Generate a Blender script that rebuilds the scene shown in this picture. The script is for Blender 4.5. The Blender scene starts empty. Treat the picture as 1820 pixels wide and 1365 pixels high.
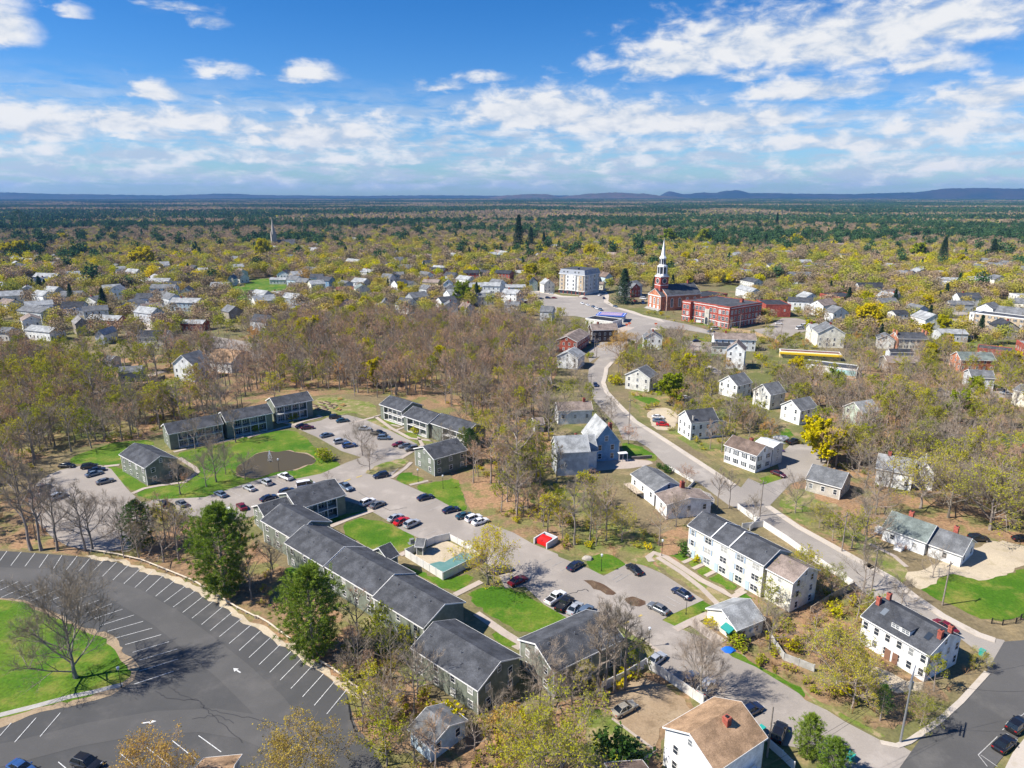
import bpy, bmesh, math, random
from mathutils import Matrix, Vector
R=math.radians
HAZE=5e-5
scn=bpy.context.scene; COL=scn.collection
# ---------------------------------------------------------------- camera
F_=1200.0;H=80.0;PIT=math.atan(338.5/1200)
cam_d=bpy.data.cameras.new("camera");cam=bpy.data.objects.new("camera",cam_d);COL.objects.link(cam)
cam.location=(0,0,H);cam.rotation_euler=(math.pi/2-PIT,0,0)
cam_d.sensor_width=36;cam_d.lens=36*F_/1820;cam_d.clip_start=1;cam_d.clip_end=60000
scn.camera=cam
cp,sp=math.cos(PIT),math.sin(PIT)
# ---------------------------------------------------------------- sun, sky
SUN_EL=R(47);SUN_AZ=R(12)                    # light travels towards +x, a little away from the camera
sd=bpy.data.lights.new("sun","SUN");so=bpy.data.objects.new("sun",sd);COL.objects.link(so)
sd.energy=5.0;sd.angle=R(0.53);sd.color=(1,.94,.85)
dirv=Vector((math.cos(SUN_AZ)*math.cos(SUN_EL),math.sin(SUN_AZ)*math.cos(SUN_EL),-math.sin(SUN_EL)))
so.rotation_euler=dirv.to_track_quat('-Z','Y').to_euler()
scn.view_settings.view_transform='Standard';scn.view_settings.look='None'
scn.view_settings.exposure=.72;scn.view_settings.gamma=1
def nt_clear(t):
    t.use_nodes=True;t.node_tree.nodes.clear();return t.node_tree
class NB:
    def __init__(s,nt): s.nt=nt
    def n(s,typ,ins=None,**kw):
        nd=s.nt.nodes.new(typ)
        for k,v in kw.items(): setattr(nd,k,v)
        for k,v in (ins or {}).items():
            sock=nd.inputs[k]
            if isinstance(v,bpy.types.NodeSocket): s.nt.links.new(v,sock)
            else: sock.default_value=v
        return nd
    def m(s,op,a,b=0.0,c=0.0,clamp=False):
        nd=s.nt.nodes.new("ShaderNodeMath");nd.operation=op;nd.use_clamp=clamp
        for i,v in enumerate((a,b,c)):
            if isinstance(v,bpy.types.NodeSocket): s.nt.links.new(v,nd.inputs[i])
            else: nd.inputs[i].default_value=v
        return nd.outputs[0]
    def mr(s,v,a,b,c=0.0,d=1.0,smooth=True):
        nd=s.n("ShaderNodeMapRange",{0:v,1:a,2:b,3:c,4:d});nd.interpolation_type='SMOOTHSTEP' if smooth else 'LINEAR';return nd.outputs[0]
    def mix(s,f,a,b):
        nd=s.nt.nodes.new("ShaderNodeMix");nd.data_type='RGBA'
        for sock,v in ((nd.inputs[0],f),(nd.inputs[6],a),(nd.inputs[7],b)):
            if isinstance(v,bpy.types.NodeSocket): s.nt.links.new(v,sock)
            else: sock.default_value=v if not isinstance(v,tuple) or len(v)==4 else (*v,1)
        return nd.outputs[2]
w=bpy.data.worlds.new("World");scn.world=w;nt=nt_clear(w);b=NB(nt)
sky=b.n("ShaderNodeTexSky",sky_type='NISHITA',sun_disc=False,sun_elevation=SUN_EL,sun_rotation=R(90)+math.pi-SUN_AZ,altitude=100,air_density=1.0,dust_density=.35,ozone_density=2.6)
tc=b.n("ShaderNodeTexCoord");sx=b.n("ShaderNodeSeparateXYZ",{0:tc.outputs["Generated"]})
X,Y,Z=sx.outputs
yy=b.m('MAXIMUM',Y,0.02)
az=b.m('ARCTAN2',X,Y);hor=b.m('SQRT',b.m('ADD',b.m('MULTIPLY',X,X),b.m('MULTIPLY',Y,Y)))
el=b.m('ARCTAN2',Z,hor)
def pxdir(px,py):
    x=(px-910)/F_;y=-(py-682.5)/F_
    d=Vector((x,cp+y*sp,-sp+y*cp)).normalized()
    return math.atan2(d.x,d.y),math.asin(d.z)
# cloud layer: noise on a flat layer overhead + wisps, plus larger cumulus banks at set bearings
zz=b.m('ADD',b.m('MAXIMUM',Z,0.0),0.045)
u=b.m('DIVIDE',X,zz);v=b.m('DIVIDE',Y,zz)
cv=b.n("ShaderNodeCombineXYZ",{0:u,1:v,2:0.0})
n1=b.n("ShaderNodeTexNoise",{"Vector":cv.outputs[0],"Scale":.75,"Detail":7,"Roughness":.6,"Distortion":.3})
ang=b.n("ShaderNodeCombineXYZ",{0:b.m('MULTIPLY',az,14.0),1:b.m('MULTIPLY',el,30.0),2:3.0})
n2=b.n("ShaderNodeTexNoise",{"Vector":ang.outputs[0],"Scale":1.7,"Detail":10,"Roughness":.56,"Distortion":.25})
nn2=b.m('SUBTRACT',n2.outputs[0],.5)
angf=b.n("ShaderNodeCombineXYZ",{0:b.m('MULTIPLY',az,14.0),1:b.m('MULTIPLY',el,70.0),2:9.0})
n3=b.n("ShaderNodeTexNoise",{"Vector":angf.outputs[0],"Scale":1.0,"Detail":8,"Roughness":.62,"Distortion":.3})
CL=[# px,py,rx,ry,weight
(0,35,45,30,1),(275,162,48,17,1),(395,175,20,9,.8),(400,122,45,14,.75),(545,128,55,15,1),(365,33,40,14,.75),(130,20,30,9,.7),
(20,165,40,12,.8),(60,215,110,32,1),(210,210,110,22,1),(330,212,160,20,1),(560,235,170,32,1.05),(680,205,40,16,.8),(230,240,40,10,.8),
(310,8,70,8,.7),(780,150,60,12,.8),(860,135,60,11,.8),(770,210,25,16,.7),(960,195,150,34,1.15),(1100,210,160,30,1.1),(1250,212,140,24,1.1),(1360,205,90,18,1),
(1200,105,120,30,1.0),(1330,70,200,40,1.0),(1500,60,220,50,1.0),(1640,30,200,40,1),(1450,155,130,18,1),(1650,105,80,20,.9),(1760,165,90,24,1),(1330,130,60,14,.8),
(1690,215,150,26,.9),(1500,250,300,20,.9),(1100,255,260,22,.75),(1650,285,260,22,.85),(1000,285,330,20,.75),(500,280,330,16,.8),(150,272,260,22,.8),(350,320,350,12,.5),(1300,318,400,12,.55),(1760,60,60,20,.6),(1560,10,150,14,.7)]
acc=None
azw=b.m('ADD',az,b.m('MULTIPLY',nn2,.05))
elw=b.m('ADD',el,b.m('MULTIPLY',b.m('SUBTRACT',n3.outputs[0],.5),.022))
for (px,py,rx,ry,wt) in CL:
    a0,e0=pxdir(px,py);ra=rx*1.1/F_;re=ry/F_
    dx=b.m('MULTIPLY',b.m('SUBTRACT',azw,a0),1/ra)
    de=b.m('SUBTRACT',elw,e0-re*.35)
    dy=b.m('MAXIMUM',b.m('MULTIPLY',de,1/(re*1.6)),b.m('MULTIPLY',de,-1/(re*.75)))
    d2=b.m('ADD',b.m('MULTIPLY',dx,dx),b.m('MULTIPLY',dy,dy))
    g=b.m('MULTIPLY',b.m('POWER',2.718,b.m('MULTIPLY',d2,-.8)),wt)
    acc=g if acc is None else b.m('MAXIMUM',acc,g)
dens=b.m('ADD',acc,b.m('MULTIPLY',nn2,1.35))
m1=b.mr(dens,.36,.98)
lowband=b.m('MULTIPLY',b.mr(el,R(-.1),R(.7)),b.m('SUBTRACT',1.0,b.mr(el,R(4.0),R(9.0))))
st=b.m('MULTIPLY',b.mr(n3.outputs[0],.36,.60),lowband)
hi=b.m('MULTIPLY',b.mr(n1.outputs[0],.60,.78),b.m('MULTIPLY',b.mr(el,R(6),R(12)),.25))
cover=b.m('MAXIMUM',m1,b.m('MAXIMUM',b.m('MULTIPLY',st,.86),hi),clamp=True)
shade=b.mr(b.m('ADD',n2.outputs[0],b.m('MULTIPLY',m1,.12)),.42,.74)
ccol=b.mix(shade,(4.3,5.1,6.3),(7.2,7.3,7.5))
hs=b.n("ShaderNodeHueSaturation",{"Saturation":1.28,"Value":.92,"Color":sky.outputs[0],"Hue":.505})
grad=b.mr(el,R(0),R(18))
tint=b.mix(grad,(.66,.92,1.30),(.32,.80,1.14))
skyc=b.n("ShaderNodeMix",{0:1.0,6:hs.outputs[0],7:tint},data_type='RGBA',blend_type='MULTIPLY').outputs[2]
final=b.mix(cover,skyc,ccol)
bg=b.n("ShaderNodeBackground",{0:final,1:.074})
out=b.n("ShaderNodeOutputWorld",{0:bg.outputs[0]})
w.cycles.sampling_method='MANUAL';w.cycles.sample_map_resolution=512
scn.cycles.max_bounces=5;scn.cycles.diffuse_bounces=2;scn.cycles.glossy_bounces=2;scn.cycles.transmission_bounces=3;scn.cycles.transparent_max_bounces=8
scn.cycles.volume_bounces=0;scn.cycles.use_adaptive_sampling=True;scn.cycles.adaptive_threshold=.02
scn.cycles.caustics_reflective=False;scn.cycles.caustics_refractive=False
# ---------------------------------------------------------------- where a point of the ground (or of height z) lies
def at(p,z=0.0):
    x=(p[0]-910)/F_;y=-(p[1]-682.5)/F_
    dy=cp+y*sp;dz=-sp+y*cp
    t=(z-H)/dz
    return Vector((x*t,dy*t,z))
def proj(P):
    x,y,z=P[0],P[1],P[2]-H
    d=y*cp-z*sp;u=y*sp+z*cp
    return (910+F_*x/d,682.5-F_*u/d)
def fr(ox,oy,s): return lambda x,y:(ox+x*s,oy+y*s)
s4=460/1820;s5=500/1820;s54=540/1820;s36=360/1820;s3=300/1820;s42=420/1820;s32=320/1820
T1,T2,T3,T4=fr(0,320,s4),fr(440,320,s4),fr(880,320,s4),fr(1320,320,s5)
U1,U2,U3,U4=fr(0,640,s4),fr(440,640,s4),fr(880,640,s4),fr(1320,640,s5)
V1,V2,V3,V4=fr(0,960,s54),fr(440,960,s54),fr(880,960,s54),fr(1280,960,s54)
Z1,Z2,Z3,Z4=fr(200,680,s36),fr(440,840,s36),fr(680,1040,s5),fr(1180,880,s36)
X1,X2,X3,X4,X5,X6=fr(880,420,s3),fr(1120,420,s3),fr(1400,420,s42),fr(1180,620,s32),fr(0,420,s42),fr(960,560,s32)
PP=lambda x,y:(x,y)
# ---------------------------------------------------------------- materials
MATS={}
def mat(name,col,rough=.8,col2=None,scale=1.0,detail=4,spec=.3,bump=0,metal=0,coord='obj',rnd=0,lo=.35,hi=.65,stretch=None):
    if name in MATS: return MATS[name]
    m=bpy.data.materials.new(name);nt=nt_clear(m);b=NB(nt)
    bs=b.n("ShaderNodeBsdfPrincipled",{"Roughness":rough,"Metallic":metal,"Specular IOR Level":spec})
    o=b.n("ShaderNodeOutputMaterial",{0:bs.outputs[0]})
    c=None
    if coord=='world': vec=b.n("ShaderNodeNewGeometry").outputs["Position"]
    else: vec=b.n("ShaderNodeTexCoord").outputs["Object"]
    if stretch:
        vec=b.n("ShaderNodeVectorMath",{0:vec,1:stretch},operation='MULTIPLY').outputs[0]
    if col2 is not None or bump:
        n=b.n("ShaderNodeTexNoise",{"Vector":vec,"Scale":scale,"Detail":detail,"Roughness":.65})
        if col2 is not None:
            c=b.mix(b.mr(n.outputs[0],lo,hi),col,col2)
        if bump:
            bp=b.n("ShaderNodeBump",{"Strength":bump,"Height":n.outputs[0],"Distance":.1});nt.links.new(bp.outputs[0],bs.inputs["Normal"])
    if rnd:
        oi=b.n("ShaderNodeObjectInfo")
        hsn=b.n("ShaderNodeHueSaturation",{"Color":c if c is not None else (*col,1),"Value":b.mr(oi.outputs["Random"],0,1,1-rnd,1+rnd,False),"Hue":b.mr(oi.outputs["Random"],0,1,.5+rnd*.06,.5-rnd*.06,False)})
        c=hsn.outputs[0]
    if c is None: bs.inputs["Base Color"].default_value=(*col,1)
    else: nt.links.new(c,bs.inputs["Base Color"])
    m.diffuse_color=(*col,1)
    MATS[name]=m
    return m
def groundmat(name,c1,c2,c3,s1=.02,s2=.4,rough=.95,fine=3.0,bump=.3,p3=(.5,.7),speck=.4):
    """two broad tones, a third in patches, and fine speckle, all laid out in metres on the ground"""
    if name in MATS: return MATS[name]
    m=bpy.data.materials.new(name);nt=nt_clear(m);b=NB(nt)
    bs=b.n("ShaderNodeBsdfPrincipled",{"Roughness":rough,"Specular IOR Level":.15});b.n("ShaderNodeOutputMaterial",{0:bs.outputs[0]})
    pos=b.n("ShaderNodeNewGeometry").outputs["Position"]
    a=b.n("ShaderNodeTexNoise",{"Vector":pos,"Scale":s1,"Detail":6,"Roughness":.6})
    d=b.n("ShaderNodeTexNoise",{"Vector":pos,"Scale":s2,"Detail":5,"Roughness":.65})
    e=b.n("ShaderNodeTexNoise",{"Vector":pos,"Scale":fine,"Detail":3,"Roughness":.7})
    c=b.mix(b.mr(a.outputs[0],.4,.6),c1,c2)
    c=b.mix(b.mr(d.outputs[0],*p3),c,c3)
    val=b.mr(b.m('ADD',e.outputs[0],b.m('MULTIPLY',d.outputs[0],.5)),.45,1.05,1-speck,1+speck,False)
    hv=b.n("ShaderNodeHueSaturation",{"Color":c,"Value":val})
    nt.links.new(hv.outputs[0],bs.inputs["Base Color"])
    bp=b.n("ShaderNodeBump",{"Strength":bump,"Height":e.outputs[0],"Distance":.15});nt.links.new(bp.outputs[0],bs.inputs["Normal"])
    MATS[name]=m;return m
G=lambda c:mat("w_"+c,*COLS[c])
def facemat(name,col,kind='siding'):
    """clapboard siding, shingles or brick: courses as a pattern in metres along the wall"""
    if name in MATS: return MATS[name]
    m=bpy.data.materials.new(name);nt=nt_clear(m);b=NB(nt)
    bs=b.n("ShaderNodeBsdfPrincipled",{"Roughness":.75 if kind!='roof' else .92,"Specular IOR Level":.25 if kind!='roof' else .12});b.n("ShaderNodeOutputMaterial",{0:bs.outputs[0]})
    tcn=b.n("ShaderNodeTexCoord");pos=tcn.outputs["Object"]
    sxn=b.n("ShaderNodeSeparateXYZ",{0:pos})
    n=b.n("ShaderNodeTexNoise",{"Vector":pos,"Scale":.5 if kind!='roof' else .35,"Detail":6,"Roughness":.7})
    n4=b.n("ShaderNodeTexNoise",{"Vector":pos,"Scale":6 if kind=='roof' else 3,"Detail":2})
    dark=tuple(x*.66 for x in col);lite=tuple(min(1,x*1.25+.005) for x in col)
    c=b.mix(b.mr(n.outputs[0],.35,.68),dark if kind!='siding' else tuple(x*.86 for x in col),lite)
    amp=.22 if kind=='roof' else (.25 if kind=='brick' else .07)
    c2=b.n("ShaderNodeHueSaturation",{"Color":c,"Value":b.mr(n4.outputs[0],.3,.7,1-amp,1+amp,False)}).outputs[0]
    if kind=='brick':
        bk=b.n("ShaderNodeTexBrick",{"Vector":b.n("ShaderNodeCombineXYZ",{0:b.m('ADD',sxn.outputs[0],sxn.outputs[1]),1:sxn.outputs[2],2:0.0}).outputs[0],"Scale":1.0,"Brick Width":.44,"Row Height":.16,"Mortar Size":.012,"Color1":(1,1,1,1),"Color2":(.8,.8,.8,1),"Mortar":(1.2,1.2,1.1,1)})
        c2=b.n("ShaderNodeMix",{0:.6,6:c2,7:bk.outputs[0]},data_type='RGBA',blend_type='MULTIPLY').outputs[2]
    else:
        st=b.m('FRACT',b.m('MULTIPLY',sxn.outputs[2],6.0 if kind=='siding' else 5.0))
        line=b.mr(st,.0,.18,.86 if kind=='siding' else .88,1.0)
        c2=b.n("ShaderNodeHueSaturation",{"Color":c2,"Value":line}).outputs[0]
    nt.links.new(c2,bs.inputs["Base Color"])
    MATS[name]=m;return m
WALL=dict(white=(.74,.75,.74),offwhite=(.62,.61,.56),cream=(.70,.67,.56),grey=(.34,.36,.37),lightgrey=(.5,.52,.53),sage=(.18,.20,.16),blue=(.17,.31,.46),navy=(.05,.09,.17),yellow=(.62,.5,.25),tan=(.48,.38,.26),brown=(.075,.05,.04),brick=(.34,.085,.055),redbrick=(.40,.09,.06),orangebrick=(.5,.2,.11),palegreen=(.45,.52,.42),stone=(.45,.42,.36),paleblue=(.45,.55,.62),greygreen=(.24,.30,.26),pink=(.6,.4,.33),taupe=(.3,.26,.21))
ROOF=dict(charcoal=(.075,.079,.088),dark=(.045,.048,.055),grey=(.16,.165,.17),lightgrey=(.33,.34,.34),brown=(.17,.125,.10),tan=(.36,.235,.14),greygreen=(.17,.2,.185),redbrown=(.2,.09,.06),black=(.03,.03,.035),palebrown=(.25,.2,.17),white=(.6,.62,.62),mixed=(.22,.21,.2))
def wallm(c): return facemat("siding_"+c,WALL[c],'brick' if 'brick' in c else 'siding')
def roofm(c): return facemat("roof_"+c,ROOF[c],'roof')
M_trim=mat("white_trim",(.78,.77,.74),.6)
M_glass=bpy.data.materials.new("window_glass");_nt=nt_clear(M_glass);_b=NB(_nt);_r=_b.n("ShaderNodeObjectInfo").outputs["Random"]
_c=_b.mix(_b.mr(_r,.62,.66),(.03,.04,.055),_b.mix(_b.mr(_r,.8,.84),(.16,.18,.2),(.38,.38,.36)))
_b.n("ShaderNodeOutputMaterial",{0:_b.n("ShaderNodeBsdfPrincipled",{"Base Color":_c,"Roughness":.12,"Specular IOR Level":.7}).outputs[0]});MATS["window_glass"]=M_glass
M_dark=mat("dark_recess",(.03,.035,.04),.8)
M_conc=mat("concrete",(.42,.40,.37),.9,col2=(.33,.31,.28),scale=.6)
M_brick=facemat("chimney_brick",(.36,.10,.07),'brick')
M_bark=mat("bark",(.22,.18,.145),.95,col2=(.32,.275,.23),scale=1.5,rnd=.25)
M_barkp=mat("pale_bark",(.24,.21,.18),.95,col2=(.36,.32,.27),scale=1.5,rnd=.25)
M_twig=mat("twig",(.30,.225,.165),.95,rnd=.3)
M_metal=mat("grey_metal",(.35,.36,.38),.45,metal=.6)
M_black=mat("black_metal",(.02,.02,.022),.5)
M_wood=mat("weathered_wood",(.5,.42,.32),.9,col2=(.33,.27,.2),scale=2)
M_pole=mat("pole_wood",(.22,.18,.15),.9,col2=(.3,.26,.22),scale=2)
# ---------------------------------------------------------------- mesh building
class MB:
    def __init__(s): s.v=[];s.f=[];s.m=[]
    def poly(s,pts,mi=0):
        i=len(s.v);s.v+= [tuple(p) for p in pts];s.f.append(tuple(range(i,i+len(pts))));s.m.append(mi)
    def box(s,x0,x1,y0,y1,z0,z1,mi=0,top=None):
        i=len(s.v)
        s.v+=[(x0,y0,z0),(x1,y0,z0),(x1,y1,z0),(x0,y1,z0),(x0,y0,z1),(x1,y0,z1),(x1,y1,z1),(x0,y1,z1)]
        for k,q in enumerate(((0,3,2,1),(4,5,6,7),(0,1,5,4),(1,2,6,5),(2,3,7,6),(3,0,4,7))):
            s.f.append(tuple(i+a for a in q));s.m.append(top if (k==1 and top is not None) else mi)
    def prism(s,pts,z0,z1,mi=0,top=None):
        n=len(pts);i=len(s.v)
        s.v+=[(p[0],p[1],z0) for p in pts]+[(p[0],p[1],z1) for p in pts]
        s.f.append(tuple(i+k for k in range(n-1,-1,-1)));s.m.append(mi)
        s.f.append(tuple(i+n+k for k in range(n)));s.m.append(mi if top is None else top)
        for k in range(n):
            s.f.append((i+k,i+(k+1)%n,i+n+(k+1)%n,i+n+k));s.m.append(mi)
    def tube(s,p0,p1,r0,r1,n=4,mi=0,caps=False):
        p0=Vector(p0);p1=Vector(p1);d=(p1-p0)
        if d.length<1e-5:return
        d.normalize();a=d.orthogonal().normalized();c=d.cross(a)
        i=len(s.v)
        for (p,r) in ((p0,r0),(p1,r1)):
            for k in range(n):
                t=2*math.pi*k/n;q=p+a*(math.cos(t)*r)+c*(math.sin(t)*r);s.v.append((q.x,q.y,q.z))
        for k in range(n):
            s.f.append((i+k,i+(k+1)%n,i+n+(k+1)%n,i+n+k));s.m.append(mi)
        if caps:
            s.f.append(tuple(i+k for k in range(n-1,-1,-1)));s.m.append(mi)
            s.f.append(tuple(i+n+k for k in range(n)));s.m.append(mi)
    def mesh(s,name,mats):
        me=bpy.data.meshes.new(name);me.from_pydata(s.v,[],s.f)
        for m in mats: me.materials.append(m)
        if len(mats)>1: me.polygons.foreach_set("material_index",s.m)
        me.update();return me
    def obj(s,name,mats,parent=None,mw=None):
        if not isinstance(mats,(list,tuple)): mats=[mats]
        return link(name,s.mesh(name,mats),parent,mw)
def link(name,me,parent=None,mw=None):
    o=bpy.data.objects.new(name,me);COL.objects.link(o)
    if parent: o.parent=parent
    if mw is not None: o.matrix_basis=mw
    return o
LAB=[]
def tag(o,desc,cat,where='',group=None,fixed=False):
    """the label is finished at the end: things alike in look and place get their order in the row"""
    o['category']=cat
    if group: o['group']=group
    LAB.append((o,desc,where,fixed));return o
def thing(name,mw,desc,cat,where='',group=None,fixed=False):
    o=bpy.data.objects.new(name,None);COL.objects.link(o);o.matrix_basis=mw;o.empty_display_size=.5
    return tag(o,desc,cat,where,group,fixed)
def structure(o): o['kind']='structure';return o
def frame2(a,ux,uy): # origin a, x axis (ux,uy)
    return Matrix(((ux,-uy,0,a[0]),(uy,ux,0,a[1]),(0,0,1,0),(0,0,0,1)))
def rotz(x,y,a,z=0): return Matrix.Translation((x,y,z))@Matrix.Rotation(a,4,'Z')
# ---------------------------------------------------------------- the ground and what is laid on it
rnd=random.Random(7)
EXCL=[]   # polygons (metres) where no tree may stand
def inpoly(x,y,P):
    c=False;j=len(P)-1
    for i in range(len(P)):
        xi,yi=P[i];xj,yj=P[j]
        if (yi>y)!=(yj>y) and x<(xj-xi)*(y-yi)/(yj-yi)+xi: c=not c
        j=i
    return c
def smooth(P,it=1):
    for _ in range(it):
        Q=[]
        for i in range(len(P)):
            a=P[i];c=P[(i+1)%len(P)]
            Q+=[(a[0]*.75+c[0]*.25,a[1]*.75+c[1]*.25),(a[0]*.25+c[0]*.75,a[1]*.25+c[1]*.75)]
        P=Q
    return P
# crude smooth noise for where the conifer stands lie
def vnoise(x,y,seed=0):
    def hsh(i,j): 
        n=(i*374761393+j*668265263+seed*1442695041)&0xffffffff;n=(n^(n>>13))*1274126177&0xffffffff;return ((n^(n>>16))&0xffff)/65535
    i,j=math.floor(x),math.floor(y);f,g=x-i,y-j;f=f*f*(3-2*f);g=g*g*(3-2*g)
    return (hsh(i,j)*(1-f)+hsh(i+1,j)*f)*(1-g)+(hsh(i,j+1)*(1-f)+hsh(i+1,j+1)*f)*g
ZN=[0]
SOFT=('lawn','dry_lawn','leaf_litter','rough_grass','bare_dirt','pale_gravel','mulch')
def ragged(W):
    Q=[]
    for i in range(len(W)):
        a=Vector(W[i]);c=Vector(W[(i+1)%len(W)]);L=(c-a).length;n=max(1,int(L/1.1))
        for k in range(n):
            p=a.lerp(c,k/n);Q.append((p.x+(vnoise(p.x*.8,p.y*.8,51)-.5)*1.1+(vnoise(p.x*.2,p.y*.2,52)-.5)*1.4,p.y+(vnoise(p.x*.8,p.y*.8,53)-.5)*1.1+(vnoise(p.x*.2,p.y*.2,54)-.5)*1.4))
    return Q
def sheet(name,pts,m,z,sm=1,excl=True,thick=0):
    ZN[0]+=1;z+=ZN[0]*.0002
    W=[at(p)[:2] for p in pts]
    if sm: W=smooth(W,sm)
    if m.name in SOFT and max(q[1] for q in W)<600: W=ragged(W)
    if excl: EXCL.append((min(p[0] for p in W),max(p[0] for p in W),min(p[1] for p in W),max(p[1] for p in W),W))
    mb=MB()
    ar=sum(W[i][0]*W[(i+1)%len(W)][1]-W[(i+1)%len(W)][0]*W[i][1] for i in range(len(W)))
    if ar<0: W=W[::-1]
    if thick: mb.prism(W,0.0,z)
    else: mb.poly([(x,y,z) for x,y in W])
    return structure(mb.obj(name,m))
def strip(name,pts,width,m,z,thick=0,px=True,side=0,excl=False):
    ZN[0]+=1;z+=ZN[0]*.0002
    """a band along a line; side 0 centred, 1 to the right of the line, -1 to the left"""
    W=[Vector(at(p)[:2]) if px else Vector(p) for p in pts]
    L=[];Rr=[]
    for i,p in enumerate(W):
        d=(W[min(i+1,len(W)-1)]-W[max(i-1,0)]).normalized();n=Vector((d.y,-d.x))
        a,c=(-width/2,width/2) if side==0 else ((0,width) if side==1 else (-width,0))
        L.append(p+n*a);Rr.append(p+n*c)
    mb=MB()
    for i in range(len(W)-1):
        q=[L[i],Rr[i],Rr[i+1],L[i+1]]
        mb.poly([(a.x,a.y,z) for a in q])
        if thick:
            mb.poly([(L[i].x,L[i].y,0),(L[i].x,L[i].y,z),(L[i+1].x,L[i+1].y,z),(L[i+1].x,L[i+1].y,0)])
            mb.poly([(Rr[i].x,Rr[i].y,0),(Rr[i+1].x,Rr[i+1].y,0),(Rr[i+1].x,Rr[i+1].y,z),(Rr[i].x,Rr[i].y,z)])
        if excl:
            P=[(a.x,a.y) for a in q];EXCL.append((min(p[0] for p in P),max(p[0] for p in P),min(p[1] for p in P),max(p[1] for p in P),P))
    return structure(mb.obj(name,m))
M_ground=groundmat("forest_ground",(.19,.15,.085),(.13,.14,.045),(.25,.19,.10),s1=.012,s2=.12,fine=1.3)
M_litter=groundmat("leaf_litter",(.33,.20,.11),(.24,.16,.09),(.16,.15,.055),s1=.05,s2=.14,fine=1.4,p3=(.47,.6),speck=.5)
M_rough=groundmat("rough_grass",(.21,.175,.08),(.14,.17,.04),(.28,.20,.10),s1=.06,s2=.2,fine=1.8,p3=(.5,.62))
M_lawn=groundmat("lawn",(.055,.14,.008),(.095,.165,.014),(.17,.175,.035),s1=.07,s2=.16,fine=2.0,p3=(.47,.68),speck=.42)
M_lawn2=groundmat("dry_lawn",(.13,.18,.03),(.22,.20,.08),(.30,.235,.13),s1=.12,s2=.35,fine=2.5,p3=(.48,.62),speck=.3)
M_asph=groundmat("dark_asphalt",(.074,.074,.073),(.09,.088,.086),(.11,.105,.10),s1=.05,s2=.15,fine=8,bump=.1,p3=(.5,.75),speck=.12)
M_road=groundmat("worn_asphalt",(.31,.275,.24),(.27,.24,.21),(.36,.32,.28),s1=.04,s2=.12,fine=5,bump=.1,p3=(.5,.72),speck=.13)
M_road2=groundmat("street_asphalt",(.31,.28,.245),(.26,.235,.21),(.36,.325,.285),s1=.03,s2=.1,fine=5,bump=.1,p3=(.5,.72),speck=.12)
M_darkst=groundmat("dark_street",(.088,.086,.083),(.105,.102,.098),(.125,.12,.112),s1=.04,s2=.12,fine=6,bump=.1,p3=(.5,.75),speck=.13)
M_walk=groundmat("sidewalk",(.50,.44,.37),(.46,.41,.35),(.4,.35,.28),s1=.1,s2=.5,fine=4,bump=.1,speck=.1)
M_path=groundmat("path_paving",(.44,.37,.31),(.40,.34,.29),(.34,.29,.23),s1=.1,s2=.5,fine=4,bump=.1,speck=.12)
M_dirt=groundmat("bare_dirt",(.34,.26,.17),(.30,.22,.14),(.20,.145,.09),s1=.1,s2=.3,fine=3,speck=.22)
M_sand=groundmat("pale_gravel",(.50,.42,.30),(.44,.37,.27),(.36,.3,.2),s1=.08,s2=.3,fine=3,speck=.16)
M_mulch=groundmat("mulch",(.10,.06,.04),(.12,.08,.05),(.16,.11,.07),s1=.2,s2=.6,fine=4)
M_paint=mat("road_paint",(.72,.72,.70),.7,col2=(.45,.45,.44),scale=2.2)
M_paintw=mat("worn_paint",(.44,.43,.41),.8,col2=(.34,.33,.31),scale=1.2)
M_yellowp=mat("yellow_paint",(.5,.38,.12),.8)
mb=MB()
RG=11500;N=48
mb.v=[(0,0,0)]+[(RG*math.cos(2*math.pi*k/N),RG*math.sin(2*math.pi*k/N),0) for k in range(N)]
mb.f=[(0,1+k,1+(k+1)%N) for k in range(N)];mb.m=[0]*N
structure(mb.obj("ground",M_ground))
V=lambda f,*a:[f(a[i],a[i+1]) for i in range(0,len(a),2)]
# woodland floor
sheet("leaf_litter",V(PP,560,702,470,722,300,765,250,785,150,790,60,820,0,840,-160,830,-200,700,0,640,200,640,330,625,480,590,700,575,930,585,1000,620,985,680,960,730,1000,830,1050,900,1150,960,1240,920,1320,990,1260,1000,1100,1010,1000,985,940,960,850,925,800,850,800,800,880,760,860,752,790,748,740,712,660,700),M_litter,.012,1,False)
sheet("leaf_litter",V(PP,0,880,80,880,160,978,260,905,420,935,500,1010,640,1110,760,1250,900,1300,1080,1210,1150,1180,1250,1250,1180,1300,1170,1420,640,1420,620,1240,500,1150,300,1020,160,985,0,975,-120,970,-120,880),M_litter,.012,1,False)
sheet("leaf_litter",V(PP,1360,700,1560,640,1900,650,1990,780,1990,1000,1700,950,1560,960,1500,1000,1380,920,1400,860,1500,800,1440,760),M_litter,.012,1,False)
sheet("leaf_litter",V(PP,1240,1130,1330,1060,1400,1010,1470,1000,1560,1080,1560,1150,1700,1240,1660,1270,1560,1310,1420,1240,1300,1150),M_litter,.012,1,False)
sheet("rough_grass",V(PP,900,800,985,830,1060,880,1120,930,1180,960,1150,1010,1060,1000,1010,960,940,900),M_rough,.02,1,False)
sheet("rough_grass",V(PP,1100,700,1180,680,1300,720,1380,800,1330,860,1240,800,1160,755),M_rough,.02,1,False)
sheet("rough_grass",V(PP,1380,905,1440,890,1520,940,1620,1020,1600,1040,1500,960,1420,930),M_rough,.024,1,False)
sheet("rough_grass",V(PP,60,820,30,740,120,700,260,720,240,770,150,790),M_rough,.02,1,False)
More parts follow.
